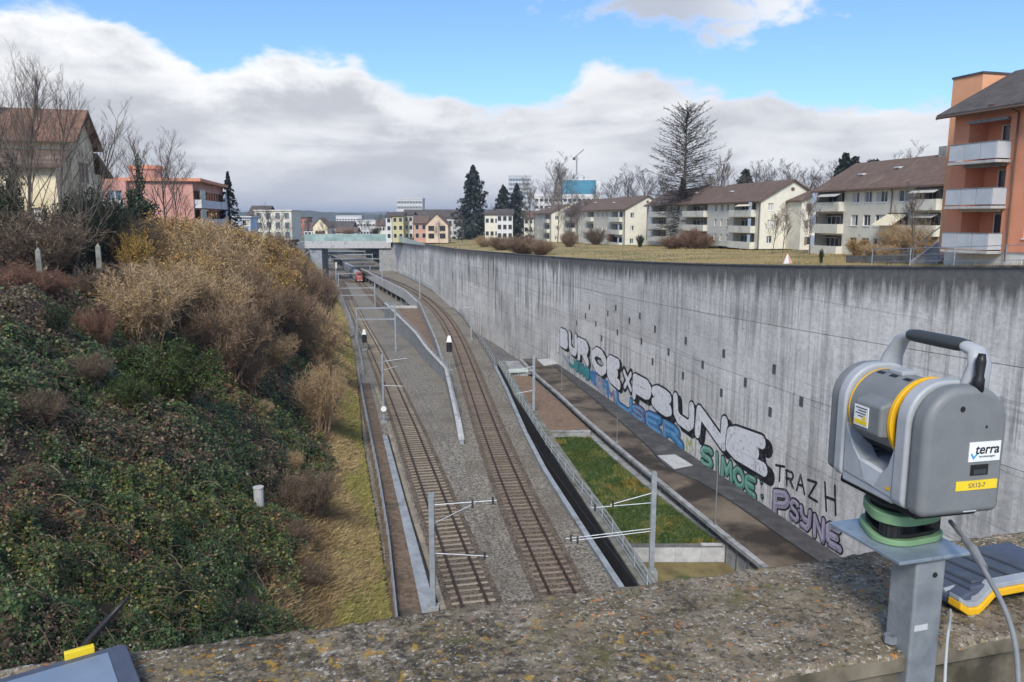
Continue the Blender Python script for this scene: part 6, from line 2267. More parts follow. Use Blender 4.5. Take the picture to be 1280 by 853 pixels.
z0 = aty(781, 309.5, YC3).z
ze3 = aty(781, 261, YC3).z
cream_block('third cream block with many small windows behind thin birches', pN, pF, 11.5, z0, ze3, ze3 + 3.1, 3,
    [('l', 764, 778, {'glass': 'near'}), ('w', 757, 760, .9), ('w', 752, 755, .9), ('w', 746, 749, .9), ('l', 734, 742, {}), ('w', 729, 732, .9), ('w', 724, 727, .9), ('l', 708, 719, {'glass': 'far'})])
YC4 = 255
pN, pF = (aty(689, 300, YC4).x, YC4), (aty(668, 300, 292).x, 292.0)
z0 = aty(689, 303.5, YC4).z
ze4 = aty(689, 266, YC4).z
cream_block('farthest cream block beside the dark firs', pN, pF, 11, z0, ze4, ze4 + 2.6, 3, [('l', 681, 687, {}), ('w', 676.5, 678, 1), ('w', 672, 674, 1)])

# ---- orange building
pc = aty(1181, 300, 50.4)
RZ = math.atan2(.27, .963)
ZB_ = 19.2
ob = empty('orange_building', (pc.x, pc.y, ZB_), RZ, 'orange apartment building with three white glazed balconies at the right edge', 'building')
mpo = lambda u, w, dd: (dd, -u, w)
He = aty(1183, 138, 50.4).z - ZB_
LO = 16.0
fl = [aty(1186, y, 50.0).z - ZB_ for y in (311, 258.5, 205)]
holes = [(1.15, 4.05, f_ + .02, f_ + 2.45, 1.5) for f_ in fl] + [(5.6, 6.9, f_ + .8, f_ + 2.15) for f_ in fl] + [(10.0, 11.4, f_ + .8, f_ + 2.15) for f_ in fl] + [(6.6, 7.6, -.55, .35)]
m = MB()
face_with_holes(m, mpo, LO, He, [h for h in holes if h[2] > 0], u_start=0, w_start=.75)
m.quad((0, 0, .75), (9, 0, .75), (9, 0, He), (0, 0, He))
m.poly([(0, 0, He), (9, 0, He), (5, 0, He + 2.2)])
m.build('facade', 'orange_render', ob)
pm = MB()
pm.box(.06, 9, -LO, 0, -1.0, .745)
pm.build('plinth', 'white_render', ob)
window(ob, lambda u, w, dd: (dd + .06, -u, w), 5.6, 6.8, -.35, .45, -.03, 1, sill=False)
for h in holes[3:9]:
    window(ob, mpo, *h[:4], mull=1)
for k, f_ in enumerate(fl):
    u0, u1, w0, w1 = holes[k][:4]
    b = MB()
    b.quad(mpo(u0, w0, 1.5), mpo(u1, w0, 1.5), mpo(u1, w1, 1.5), mpo(u0, w1, 1.5))
    b.build('loggia_back', 'orange_render', ob)
    window(ob, mpo, 2.2, 3.9, w0 + .03, w1 - .2, 1.42, 1, 'window_white', 'glass_dark', False)
    bm_ = MB()
    mbox(bm_, mpo, .85, 4.3, f_ - .16, f_, -1.15, .02)
    bo = bm_.build('balcony', 'concrete_light', ob)
    for a, c in ((.9, 2.0), (2.04, 3.14), (3.18, 4.25)):
        p = MB()
        mbox(p, mpo, a, c, f_ + .08, f_ + 1.02, -1.13, -1.1)
        p.build('parapet_panel', 'parapet_glass', bo)
    p = MB()
    mbox(p, mpo, 4.24, 4.27, f_ + .08, f_ + 1.02, -1.08, -.05)
    p.build('side_panel', 'parapet_glass', bo)
    p = MB()
    mbox(p, mpo, .88, .91, f_ + .08, f_ + 1.02, -1.08, -.05)
    p.build('side_panel', 'parapet_glass', bo)
    p = MB()
    mbox(p, mpo, .86, 4.29, f_ + 1.03, f_ + 1.08, -1.15, -1.09)
    mbox(p, mpo, 4.23, 4.28, f_ + 1.03, f_ + 1.08, -1.09, 0)
    p.build('handrail', 'steel_grey', bo)
    aw = MB()
    mbox(aw, mpo, 1.2, 4.0, w1 - .12, w1 + .06, -.2, -.02)
    aw.build('awning_box', 'steel_grey' if k else 'awning_grey', ob)
dpp = MB()
dpp.tube([(-.85, -3.2, He - .1), (-.5, -4.0, He - .25), (-.1, -4.6, He - .7), (-.1, -4.65, .2)], .055, 8)
dpp.build('downpipe', 'timber_brown', ob)
ro = gable_roof(ob, 0, 10, -LO, 0, He - .05, He + 2.5, 'y', .95, 'roof_dark', .24, .55, ridge=5.0)
tw = aty(1229, 92, 52.3)
tb = MB()
loc = Vector((tw.x - pc.x, tw.y - pc.y, 0))
lx_, ly_ = loc.x * math.cos(-RZ) - loc.y * math.sin(-RZ), loc.x * math.sin(-RZ) + loc.y * math.cos(-RZ)
tb.box(lx_, lx_ + 4.0, ly_, ly_ + 2.4, -.5, tw.z - ZB_)
tb.build('stair_tower', 'orange_pale', ob)
tb = MB()
tb.box(lx_ - .06, lx_ + 4.06, ly_ - .06, ly_ + 2.46, tw.z - ZB_ + .002, tw.z - ZB_ + .14)
tb.build('tower_roof', 'roof_dark', ob)
# far side strip of the facade left of the balconies
# ---- stairs and yard things before the orange building
st0 = gr(1158, 331)
sr = empty('garden_stairs', (st0.x, st0.y, st0.z), RZ + .25, 'grey concrete steps with sloping handrails beside the orange building', 'stairs')
for k in range(8):
    MB().box(0 + .3 * k, .29 + .3 * k, -.8, .8, -.3, .17 * (k + 1)).build('step', 'concrete', sr)
for s in (-.9, .9):
    MB().hexa([(-.3, s - .08, -.3), (2.9, s - .08, -.3), (2.9, s + .08, -.3), (-.3, s + .08, -.3)], [(-.3, s - .08, .25), (2.9, s - .08, 1.6), (2.9, s + .08, 1.6), (-.3, s + .08, .25)]).build('string_wall', 'concrete_light', sr)
    MB().tube([(-.2, s, 1.2), (2.8, s, 2.6)], .035, 6).build('handrail', 'galvanised', sr)
    for t in (0, .5, 1):
        MB().bar((-.2 + 3 * t, s, .2), (-.2 + 3 * t, s, 1.2 + 1.4 * t), .05).build('baluster', 'galvanised', sr)
a, b = gr(1062, 329.5), gr(1150, 331)
yw = empty('yard_wall', (0, 0, 0), 0, 'low dark concrete yard wall behind the wire fence', 'wall')
for k in range(5):
    p, q = a.lerp(b, k / 5), a.lerp(b, (k + 1) / 5 - .004)
    MB().bar(p + Vector((0, .5, .1)), q + Vector((0, .5, .1)), .2, 1.0).build('panel', 'concrete_dark', yw)
wf = empty('wire_fence', (0, 0, 0), 0, 'thin wire fence on the wall edge before the orange building', 'fence')
ysf = np.arange(30, 47, 3.05)
for Y in ysf:
    x = float(wallX(Y)) + .22
    z = float(wtop(Y))
    MB().tube([(x, Y, z), (x, Y, z + 1.05)], .028, 6).build('post', 'galvanised', wf)
for h in (.35, .7, 1.04):
    MB().tube([(float(wallX(Y)) + .22, Y, float(wtop(Y)) + h) for Y in ysf], .012 if h < 1 else .02, 5).build('wire', 'galvanised', wf)
t0 = gr(984, 330)
tt_ = empty('toy_tent', (t0.x, t0.y, t0.z - .05), .5, 'small white and pink toy tent on the lawn', 'tent')
for k in range(6):
    a0, a1 = 2 * math.pi * k / 6, 2 * math.pi * (k + 1) / 6
    m = MB()
    m.poly([(.85 * math.cos(a0), .85 * math.sin(a0), 0), (.85 * math.cos(a1), .85 * math.sin(a1), 0), (.05 * math.cos(a1), .05 * math.sin(a1), 1.5), (.05 * math.cos(a0), .05 * math.sin(a0), 1.5)])
    m.build('canvas_side', 'white_render' if k % 2 else 'coral', tt_)
MB().tube([(0, 0, 1.4), (.03, 0, 1.75)], .03, 5).build('pole', 'timber_brown', tt_)
tt_.scale = (.62, .62, .62)

# ---- yellow villa
YV = 70.0
vc = aty(97, 300, YV)
zv = 16.8
ev = aty(97, 172, YV).z - zv
rv = ev + 2.7
vr = empty('yellow_villa', (vc.x, YV, zv), math.atan2(.27, .963), 'yellow rendered villa with red tiled roof at the left edge', 'house')
mf = lambda u, w, dd: (-13 + u, dd, w)
mg = lambda u, w, dd: (-dd, u, w)
fh_ = [(1.4, 2.5, 8.6, 10.4), (4.2, 5.4, 8.6, 10.4), (8.3, 9.5, 8.6, 10.4)]
gh = [(3.2, 5.2, 8.4, 10.3), (2.0, 3.0, 4.8, 6.6), (5.8, 6.8, 4.8, 6.6)]
m = MB()
face_with_holes(m, mf, 13, ev, fh_)
face_with_holes(m, mg, 8.4, ev, gh)
gable_fill(m, mg, 8.4, ev, rv)
m.quad((-13, 0, 0), (-13, 8.4, 0), (-13, 8.4, ev), (-13, 0, ev)).quad((-13, 8.4, 0), (0, 8.4, 0), (0, 8.4, ev), (-13, 8.4, ev))
m.build('wall', 'yellow_render', vr)
for h in fh_:
    window(vr, mf, *h, mull=1)
for h in gh:
    window(vr, mg, *h, mull=1)
    mm = MB()
    mbox(mm, mg, h[0] - .55, h[0] - .02, h[2], h[3], -.05, -.002)
    mbox(mm, mg, h[1] + .02, h[1] + .55, h[2], h[3], -.05, -.002)
    mm.build('shutter', 'shutter_brown', vr)
gable_roof(vr, -13, 0, 0, 8.4, ev, rv, 'x', .8, 'roof_red', .2, .8)
ch = MB()
ch.box(-7.0, -6.2, 2.6, 3.4, rv - 1.2, rv + 1.4)
ch.box(-7.08, -6.12, 2.52, 3.48, rv + 1.401, rv + 1.6)
ch.build('chimney', 'concrete_dark', vr)
ew = aty(100, 206, 66).z - zv
xh = [(5.6, 6.5, 4.3, 6.0), (8.2, 9.2, 4.3, 6.0), (2.0, 3.0, 4.3, 6.0)]
me_ = lambda u, w, dd: (-11 + u, -3.4 + dd, w)
m = MB()
face_with_holes(m, me_, 10.6, ew, xh)
m.quad((-.4, -3.4, 0), (-.4, 0, 0), (-.4, 0, ew + 1.2), (-.4, -3.4, ew)).quad((-11, -3.4, 0), (-11, 0, 0), (-11, 0, ew + 1.2), (-11, -3.4, ew))
m.build('front_wing', 'yellow_render', vr)
for h in xh:
    window(vr, me_, *h, mull=1)
m = MB()
m.prism([(-4.2, ew - .25), (0, ew + 1.35), (0, ew + 1.55), (-4.2, ew - .05)], lambda a, c, dd: (dd, a, c), -11.6, .2)
m.build('wing_roof', 'roof_brown', vr)
m = MB()
m.box(-6, -.6, 8.41, 14, 0, ev - 2.6)
m.build('rear_wing', 'yellow_render', vr)
m = MB()
m.prism([(8.42, ev - .9), (14.9, ev - 2.9), (14.9, ev - 2.7), (8.42, ev - .7)], lambda a, c, dd: (dd, a, c), -6.8, .4)
m.build('rear_roof', 'roof_brown', vr)
tz_ = aty(3, 122, 66).z - zv
m = MB()
m.box(-21, -13.01, -3, 6, 0, tz_ - 1.5)
m.build('side_wing', 'yellow_render', vr)
gable_roof(vr, -21, -13.0, -3, 6, tz_ - 1.5, tz_ + 1.5, 'y', .8, 'roof_red', .2, .6)

# ---- pink building with balconies
YP_ = 113.0
kc = aty(245, 300, YP_)
zk = 15.5
Hk = aty(245, 227, YP_).z - zk
kr = empty('pink_apartment_building', (kc.x, YP_, zk), math.atan2(.2, .98), 'pink flat roofed building with orange balconies left of the bridge', 'building')
mkf = lambda u, w, dd: (-u, dd, w)
mkr = lambda u, w, dd: (-dd, u, w)
flk = [aty(245, y, YP_).z - zk for y in (283, 258.5)]
flk = [flk[0] - (flk[1] - flk[0])] + flk
LK = 27
hk = [(.8, LK - .8, f_ + .05, f_ + 2.35, 1.6) for f_ in flk]
m = MB()
face_with_holes(m, mkr, LK, Hk, hk)
wk = [(u, u + 1.2, f_ + .9, f_ + 2.1) for f_ in flk for u in (6.5,)]
face_with_holes(m, mkf, 8.6, Hk, [])
m.quad((-14, LK, 0), (0, LK, 0), (0, LK, Hk), (-14, LK, Hk))
m.build('wall', 'pink_render', kr)
for h in hk:
    b = MB()
    b.quad(mkr(h[0], h[2], 1.6), mkr(h[1], h[2], 1.6), mkr(h[1], h[3], 1.6), mkr(h[0], h[3], 1.6))
    b.build('loggia_back', 'shade_interior', kr)
    s = MB()
    mbox(s, mkr, .4, LK - .4, h[2] - .25, h[2], -1.0, .02)
    sb = s.build('balcony', 'white_render', kr)
    s = MB()
    mbox(s, mkr, .4, LK - .4, h[2] + .001, h[2] + .95, -1.0, -.9)
    mbox(s, mkr, .4, .5, h[2] + .001, h[2] + .95, -.9, 0)
    s.build('parapet', 'white_render', sb)
    for k in range(8):
        u = 6.2 + 2.3 * k
        c = MB()
        mbox(c, mkr, u, u + 1.2, h[2] + .3, h[3], .3, .36)
        c.build('curtain', 'curtain_orange', kr)
        c = MB()
        mbox(c, mkr, u + 1.5, u + 2.0, h[2] + .3, h[3], .5, .56)
        c.build('pane', 'glass_dark', kr)
    g = MB()
    mbox(g, mkr, .45, 4.2, h[2] + .95, h[3] + .1, -.96, -.92)
    g.build('wind_screen', 'glass_green', kr)
    g = MB()
    mbox(g, mkr, LK - 4.5, LK - .5, h[2] + .95, h[3], -.96, -.92)
    g.build('wind_screen', 'pale_blue', kr)
m = MB()
m.box(-14.8, 1.2, -.5, LK + .5, Hk + .001, Hk + .45)
m.build('roof_slab', 'salmon', kr)
m = MB()
xs_ = aty(199, 250, YP_ + 5).x
lxp = (xs_ - kc.x) / math.cos(.2)
pts8 = [(lxp + 2.25 * math.cos(t), 5 + 2.25 * math.sin(t)) for t in np.linspace(0, 2 * math.pi, 17)[:-1]]
zt_p = aty(199, 208, YP_ + 4).z - zk
m.prism(pts8, lambda a, c, dd: (a, c, dd), Hk + .452, zt_p - .55)
m.build('stair_drum', 'pink_render', kr)
m = MB()
m.prism([(lxp + (a - lxp) * 1.08, 5 + (c - 5) * 1.08) for a, c in pts8], lambda a, c, dd: (a, c, dd), zt_p - .549, zt_p)
m.build('drum_rim', 'salmon', kr)
wk2 = [(u, u + 1.9, f_ + .75, f_ + 2.2) for f_ in flk for u in (.6, 2.9)]
mlw = lambda u, w, dd: (-14 + u, -1.2 + dd, w)
m = MB()
face_with_holes(m, mlw, 5.4, Hk, wk2)
m.quad((-8.6, -1.2, 0), (-8.6, 0, 0), (-8.6, 0, Hk), (-8.6, -1.2, Hk))
m.build('left_wing', 'pink_render', kr)
for h in wk2:
    window(kr, mlw, *h, mull=1, glass='glass_blue')
for f_ in flk:
    s = MB()
    s.box(-14, -8.7, -2.4, -1.21, f_ - .2, f_)
    s.box(-14, -8.7, -2.4, -2.3, f_ + .001, f_ + .9)
    s.build('balcony', 'white_render', kr)
an = MB()
for nm, a in (('blue_annex', (288, 312, 272, 300, 150)),):
    p, q = aty(a[0], a[2], a[4]), aty(a[1], a[2], a[4])
    rr_ = empty('blue_pavilion', (p.x, a[4], 14.5), .1, 'pale blue pavilion at the foot of the pink building', 'building')
    hpv = p.z - 14.5
    mpv = lambda u, w, dd: (u, dd, w)
    mm = MB()
    face_with_holes(mm, mpv, q.x - p.x, hpv, [(2.2, 3.6, hpv - 1.6, hpv - .5)])
    mm.quad((q.x - p.x, 0, 0), (q.x - p.x, 6, 0), (q.x - p.x, 6, hpv), (q.x - p.x, 0, hpv))
    mm.build('wall', 'pale_blue', rr_)
    window(rr_, mpv, 2.2, 3.6, hpv - 1.6, hpv - .5)
    MB().box(-.3, q.x - p.x + .3, -.3, 6.3, hpv + .001, hpv + .25).build('roof', 'white_render', rr_)


# ---- farther houses
def far_house(label, x0, x1, ye, yb, Y, wall, roof, yr, style='side', cols=3, rows=2, depth=10.0, rz=0.0, win='glass_dark', cat='house', ww=1.1, zb_extra=0.0, frame='office_band'):
    a, b = aty(x0, ye, Y), aty(x1, ye, Y)
    zb_ = aty(x0, yb, Y).z - zb_extra
    W, H = b.x - a.x, a.z - zb_
    root = empty('house' if cat == 'house' else 'office_building', (a.x, Y, zb_), rz, label, cat)
    mp = lambda u, w, dd: (u, dd, w)
    holes = []
    vis = H - zb_extra
    for r_ in range(rows):
        for c in range(cols):
            u = W * (c + .5) / cols
            w = zb_extra + vis * (r_ + .5) / rows
            hw, hh_ = min(ww / 2, W / cols * .36), min(.75, vis / rows * .33)
            holes.append((u - hw, u + hw, w - hh_, w + hh_))
    m = MB()
    face_with_holes(m, mp, W, H, holes, .15)
    zr = aty(x0, yr, Y).z - zb_
    if style == 'front':
        gable_fill(m, mp, W, H, zr)
    m.quad((W, 0, 0), (W, depth, 0), (W, depth, H), (W, 0, H)).quad((0, 0, 0), (0, depth, 0), (0, depth, H), (0, 0, H)).quad((0, depth, 0), (W, depth, 0), (W, depth, H), (0, depth, H))
    m.build('wall', wall, root)
    for h in holes:
        f = MB()
        s_ = .09
        mbox(f, mp, h[0] - s_, h[1] + s_, h[3], h[3] + s_, -.04, .05)
        mbox(f, mp, h[0] - s_, h[1] + s_, h[2] - s_, h[2], -.06, .05)
        mbox(f, mp, h[0] - s_, h[0], h[2], h[3], -.04, .05)
        mbox(f, mp, h[1], h[1] + s_, h[2], h[3], -.04, .05)
        fo = f.build('window', frame, root)
        p = MB()
        p.quad(mp(h[0], h[2], .1), mp(h[1], h[2], .1), mp(h[1], h[3], .1), mp(h[0], h[3], .1))
        p.build('pane', win, fo)
    if style == 'flat':
        MB().box(-.25, W + .25, -.25, depth + .25, H + .001, max(zr, H + .3)).build('roof', roof, root)
    elif style == 'front':
        gable_roof(root, 0, W, 0, depth, H, zr, 'y', .5, roof, .2, .4)
    else:
        gable_roof(root, 0, W, 0, depth, H, zr + .01, 'x', .5, roof, .2, .4)
    return root, W, H


far_house('white weathered house left behind the golden shrubs', 318, 364, 264, 300, 205, 'cream', 'cream_white', 262.5, 'flat', 4, 3, 9, win='office_dark')
far_house('small dark roofed house left of the white far house', 311, 334, 268, 296, 215, 'cream_white', 'roof_dark', 258, 'side', 2, 2, 8)
far_house('red brick block left above the bridge', 368, 384, 273, 292, 400, 'brick_red', 'roof_dark', 271.5, 'flat', 3, 2, 10)
far_house('pale yellow gabled house above the bridge', 391, 409, 283, 298, 370, 'yellow_render', 'roof_brown', 273, 'front', 2, 1, 11)
far_house('long white house with dark roof above the bridge', 409, 441, 284, 297, 385, 'white_render', 'roof_dark', 277, 'side', 7, 1, 10)
far_house('low house with brown roof just behind the bridge', 420, 446, 290, 299, 352, 'cream_white', 'roof_brown', 285, 'side', 4, 1, 8)
far_house('little dark house left of the yellow gable', 380, 394, 287, 298, 380, 'white_render', 'roof_brown', 279, 'side', 3, 1, 9)
far_house('wide pale warehouse above the middle of the bridge', 446, 476, 277, 296, 560, 'white_render', 'office_band', 275, 'flat', 8, 2, 20, ww=2.2, cat='building')
far_house('pale distant row of buildings before the hills', 420, 452, 271, 286, 900, 'white_render', 'office_band', 269.5, 'flat', 9, 2, 20, ww=2, cat='building')
far_house('distant pale block left of the yellow house', 343, 368, 268, 285, 700, 'cream_white', 'roof_dark', 264, 'side', 6, 2, 14, ww=1.5)
far_house('brown roofed houses left of the lemon block', 470, 485, 282, 300, 420, 'cream_white', 'roof_brown', 275, 'side', 4, 2, 9)
r1, W, H = far_house('white slab office with dark window bands on the skyline', 495.5, 528, 249, 285, 520, 'office_band', 'office_band', 247.5, 'flat', 1, 1, 14, cat='building')
for k in range(4):
    z = H - 1.4 - 3.4 * k
    MB().box(.2, W - .2, -.04, .02, z - 1.5, z).build('window_band', 'office_dark', r1)
    for c in range(9):
        u = W * (c + .5) / 9
        MB().box(u - .15, u + .15, -.08, -.041, z - 1.45, z - .05).build('mullion', 'office_band', r1)
far_house('lemon yellow block behind the wall end', 490, 504, 270, 300, 300, 'lemon', 'roof_dark', 266, 'side', 2, 3, 12, zb_extra=1)
far_house('white narrow block left of the lemon one', 482, 489.5, 271, 300, 302, 'white_render', 'roof_dark', 266, 'side', 1, 3, 12, zb_extra=1)
far_house('pale cream block right of the lemon one', 505, 516, 269, 300, 306, 'cream_white', 'roof_dark', 265, 'side', 2, 3, 12, zb_extra=1)
far_house('coral house with brown roof left of the peach gable', 517, 534, 279, 300, 268, 'coral', 'roof_brown', 271, 'side', 2, 2, 10, zb_extra=1)
far_house('peach gabled house with dark windows behind the wall', 532, 560, 281, 300, 258, 'peach', 'roof_brown', 267, 'front', 2, 2, 11, zb_extra=1, ww=1.8, frame='timber_brown')
far_house('long white block with dark mansard roof behind peach house', 504, 578, 272, 298, 340, 'white_render', 'roof_dark', 262.5, 'side', 12, 2, 12)
far_house('buff house right of the tall fir', 606, 624, 268, 300, 290, 'cream', 'roof_dark', 263, 'side', 3, 2, 11, zb_extra=1)
far_house('white house with balconies left of the narrow fir', 621, 641, 268, 300, 262, 'white_render', 'roof_dark', 262, 'side', 3, 3, 11, zb_extra=1)
far_house('pale house right of the narrow fir behind birches', 655, 672, 272, 302, 300, 'cream_white', 'roof_brown', 264, 'side', 3, 3, 10, zb_extra=1)
far_house('light grey office band under the blue tower', 668, 751, 246, 290, 430, 'white_render', 'white_render', 243, 'flat', 14, 5, 20, ww=2.4, cat='building')
r2, W, H = far_house('grey glass tower behind the dark firs', 635.5, 664, 221, 290, 700, 'office_band', 'office_band', 219, 'flat', 1, 1, 20, cat='building')
for k in range(9):
    z = H - 1.6 - 4.0 * k
    MB().box(.3, W - .3, -.05, .02, z - 2.3, z).build('window_band', 'glass_blue', r2)
    for c in range(8):
        u = W * (c + .5) / 8
        MB().box(u - .14, u + .14, -.1, -.051, z - 2.25, z - .05).build('mullion', 'office_band', r2)
r3, W, H = far_house('bright blue glass building on the skyline', 704, 745, 225.5, 290, 600, 'teal_glass', 'white_render', 224.5, 'flat', 1, 1, 22, cat='building')
for k in range(7):
    z = H - 3.2 * (k + 1)
    MB().box(.05, W - .05, -.06, .02, z, z + .18).build('floor_line', 'office_dark', r3)
for (a, b, h) in ((.15, .3, 3.0), (.34, .62, 4.2), (.66, .8, 2.8)):
    MB().box(W * a, W * b, 3, 12, H + .3, H + .4 + h).build('roof_plant', 'office_band', r3)
MB().box(W + .02, W + 3.5, .5, 20, 0, H - .5).build('white_side', 'white_render', r3)
crn = empty('tower_crane', (aty(720, 272, 620).x, 620, 7), 0, 'thin tower crane rising above the blue building', 'crane')
zc = aty(720, 196, 620).z - 7
MB().bar((0, 0, 0), (0, 0, zc), 1.1).build('mast', 'steel_grey', crn)
MB().bar((-2, 0, zc - 1), (5.4, 0, zc + 5.5), .9).build('jib', 'steel_grey', crn)
MB().box(-3.2, -1, -.8, .8, zc - 2.6, zc - .6).build('counterweight', 'steel_dark', crn)
MB().box(-.2, 1.6, -1, 1, zc - 2.4, zc - .4).build('cab', 'office_band', crn)

# ---- far hills
r = np.random.default_rng(3)


def hill(name, Y, pts, m, rough, depth):
    xs = np.linspace(-2600, 2600, 420) * Y / 2500
    px = 640 + FPX * xs / (Y * CP)
    top = np.interp(px, [p[0] for p in pts], [p[1] for p in pts])
    z = np.array([aty(a, t, Y).z for a, t in zip(px, top)])
    z = z + (fbm(xs * .03, xs * 0 + 1.3, 4, 5) - .5) * rough * 2
    rows = [[(x, Y - 40, -10) for x in xs], [(x, Y, zz) for x, zz in zip(xs, z)], [(x, Y + depth, zz * .8) for x, zz in zip(xs, z)], [(x, Y + depth * 2, -10) for x in xs]]
    tag(MB().loft(rows).build(name, m, smooth=True), kind='structure')


hill('hills', 2300, [(-800, 268), (200, 266), (330, 264), (360, 263), (400, 264), (440, 266), (470, 268), (520, 270), (640, 268), (900, 266), (2000, 262)], 'hill_woods', 5, 300)
hill('hills', 5200, [(-800, 264), (300, 266), (430, 266), (500, 264), (640, 264), (900, 262), (2000, 262)], 'hill_woods', 9, 900)

# ------------------------------------------------------------------ the parapet in front
ZP = 21.3


def lichen_material():
    m = bpy.data.materials.new('parapet_lichen')
    m.use_nodes = True
    nt = m.node_tree
    L = nt.links.new
    b = nt.nodes['Principled BSDF']
    b.inputs['Roughness'].default_value = .95
    b.inputs['Specular IOR Level'].default_value = .15
    tcn = nt.nodes.new('ShaderNodeTexCoord')

    def noise(sc, det=6, ro=.65, off=0.0):
        mp = nt.nodes.new('ShaderNodeMapping')
        mp.inputs['Location'].default_value = (off, off * .7, off * 1.3)
        L(tcn.outputs['Object'], mp.inputs[0])
        n = nt.nodes.new('ShaderNodeTexNoise')
        n.inputs['Scale'].default_value, n.inputs['Detail'].default_value, n.inputs['Roughness'].default_value = sc, det, ro
        L(mp.outputs[0], n.inputs['Vector'])
        return n.outputs['Fac']

    def voro(sc, out='Distance', off=0.0):
        mp = nt.nodes.new('ShaderNodeMapping')
        mp.inputs['Location'].default_value = (off, off * .7, off * 1.3)
        L(tcn.outputs['Object'], mp.inputs[0])
        v = nt.nodes.new('ShaderNodeTexVoronoi')
        v.inputs['Scale'].default_value = sc
        L(mp.outputs[0], v.inputs['Vector'])
        return v.outputs[out]

    def ramp(f, p0, p1, a=(0, 0, 0), c=(1, 1, 1)):
        r_ = nt.nodes.new('ShaderNodeValToRGB')
        r_.color_ramp.elements[0].position, r_.color_ramp.elements[1].position = p0, p1
        r_.color_ramp.elements[0].color, r_.color_ramp.elements[1].color = (*a, 1), (*c, 1)
        L(f, r_.inputs[0])
        return r_.outputs[0]

    def mul(a, c):
        n = nt.nodes.new('ShaderNodeMath')
        n.operation = 'MULTIPLY'
        for i, x in enumerate((a, c)):
            if isinstance(x, float):
                n.inputs[i].default_value = x
            else:
                L(x, n.inputs[i])
        return n.outputs[0]

    def mix(f, a, c):
        x = nt.nodes.new('ShaderNodeMix')
        x.data_type = 'RGBA'
        for s, val in ((x.inputs[0], f), (x.inputs[6], a), (x.inputs[7], c)):
            if isinstance(val, float):
                s.default_value = val
            elif isinstance(val, tuple):
                s.default_value = (*val, 1)
            else:
                L(val, s)
        return x.outputs[2]
    col = ramp(noise(16, 8), .32, .68, (.105, .082, .055), (.30, .255, .19))
    col = mix(ramp(noise(4, 5, off=3), .45, .65), col, (.135, .112, .066))
    col = mix(mul(ramp(noise(70, 5, .7, 1), .52, .60), .85), col, (.05, .045, .037))
    peb = ramp(noise(130, 4, .6, 61), .57, .62)
    pebc = ramp(noise(12, 3, off=63), .3, .6)
    col = mix(mul(mul(peb, pebc), .8), col, (.52, .50, .45))
    col = mix(mul(ramp(noise(3.2, 4, off=9), .50, .60), mul(ramp(noise(55, 6, .75, 7), .47, .56), .75)), col, (.035, .033, .028))
    bigm = mul(ramp(noise(48, 5, .6, 41), .62, .66), ramp(noise(5, 3, off=43), .40, .55))
    col = mix(mul(bigm, ramp(noise(120, 4, off=2), .35, .6)), col, (.40, .40, .36))
    och = mul(ramp(noise(44, 6, .7, 12), .57, .63), ramp(noise(2.6, 3, off=21), .42, .60))
    col = mix(mul(och, .85), col, (.33, .22, .045))
    ora = mul(ramp(noise(62, 4, .55, 51), .655, .69), ramp(noise(4, 3, off=53), .40, .5))
    col = mix(mul(ora, .9), col, (.46, .17, .03))
    moss = mul(ramp(noise(9, 6, .7, 31), .58, .66), .6)
    col = mix(moss, col, (.10, .095, .035))
    L(col, b.inputs['Base Color'])
    bp = nt.nodes.new('ShaderNodeBump')
    bp.inputs['Strength'].default_value = .9
    bp.inputs['Distance'].default_value = .004
    L(noise(110, 6, .7), bp.inputs['Height'])
    L(bp.outputs[0], b.inputs['Normal'])
    MATS['parapet_lichen'] = m


lichen_material()
mat('parapet_side', (.10, .085, .06), (.20, .175, .13), 9, .95, .6, 7, bscale=40, bdist=.004, c3=(.05, .045, .03), c3scale=6, c3lo=.5, c3hi=.65)
Fa, Fb = at(0, 835, ZP), at(1080, 690, ZP)
Na, Nb = at(894, 851, ZP), at(1280, 790, ZP)
ax = (Fb - Fa).normalized()
ay = Vector((-ax.y, ax.x, 0))
pw = (Fb - Nb).dot(ay)
o0 = Fb - ay * pw
pr = empty('parapet', (o0.x, o0.y, ZP), math.atan2(ax.y, ax.x), 'weathered lichen covered concrete parapet in the foreground', 'parapet')
NX, NY = 620, 66
us = np.linspace(-2.1, 1.6, NX)
vs = np.linspace(0, pw, NY)
U, Vv = np.meshgrid(us, vs)
Zz = (fbm(U * 9, Vv * 9, 3, 2) - .5) * .007 + (fbm(U * 60, Vv * 60, 3, 8) - .5) * .006
edge = np.minimum(Vv, pw - Vv)
chip = fbm(U * 14, Vv * 3, 4, 12)
Zz -= np.clip(1 - edge / (.008 + .03 * np.clip(chip - .45, 0, 1)), 0, 1) ** 2 * (.006 + .02 * np.clip(chip - .42, 0, 1))
verts = np.stack([U.ravel(), Vv.ravel(), Zz.ravel()], 1)
idx = np.arange(NX * NY).reshape(NY, NX)
faces = np.stack([idx[:-1, :-1].ravel(), idx[:-1, 1:].ravel(), idx[1:, 1:].ravel(), idx[1:, :-1].ravel()], 1)
me = bpy.data.meshes.new('top')
me.from_pydata(verts.tolist(), [], faces.tolist())
me.materials.append(MATS['parapet_lichen'])
me.polygons.foreach_set('use_smooth', [True] * len(me.polygons))
link('top', me, pr)
m = MB()
ed = [(float(u), 0.0, float(z)) for u, z in zip(us, Zz[0])]
m.loft([ed, [(u, -.003, -.03) for u, _, z in ed], [(u, 0.012 + .006 * math.sin(u * 31), -.034) for u, _, z in ed], [(u, .012, -1.0) for u, _, z in ed]])
ef = [(float(u), float(pw), float(z)) for u, z in zip(us, Zz[-1])]
m.loft([ef, [(u, pw, -.1) for u, _, z in ef], [(u, pw - .02, -2.6) for u, _, z in ef]])
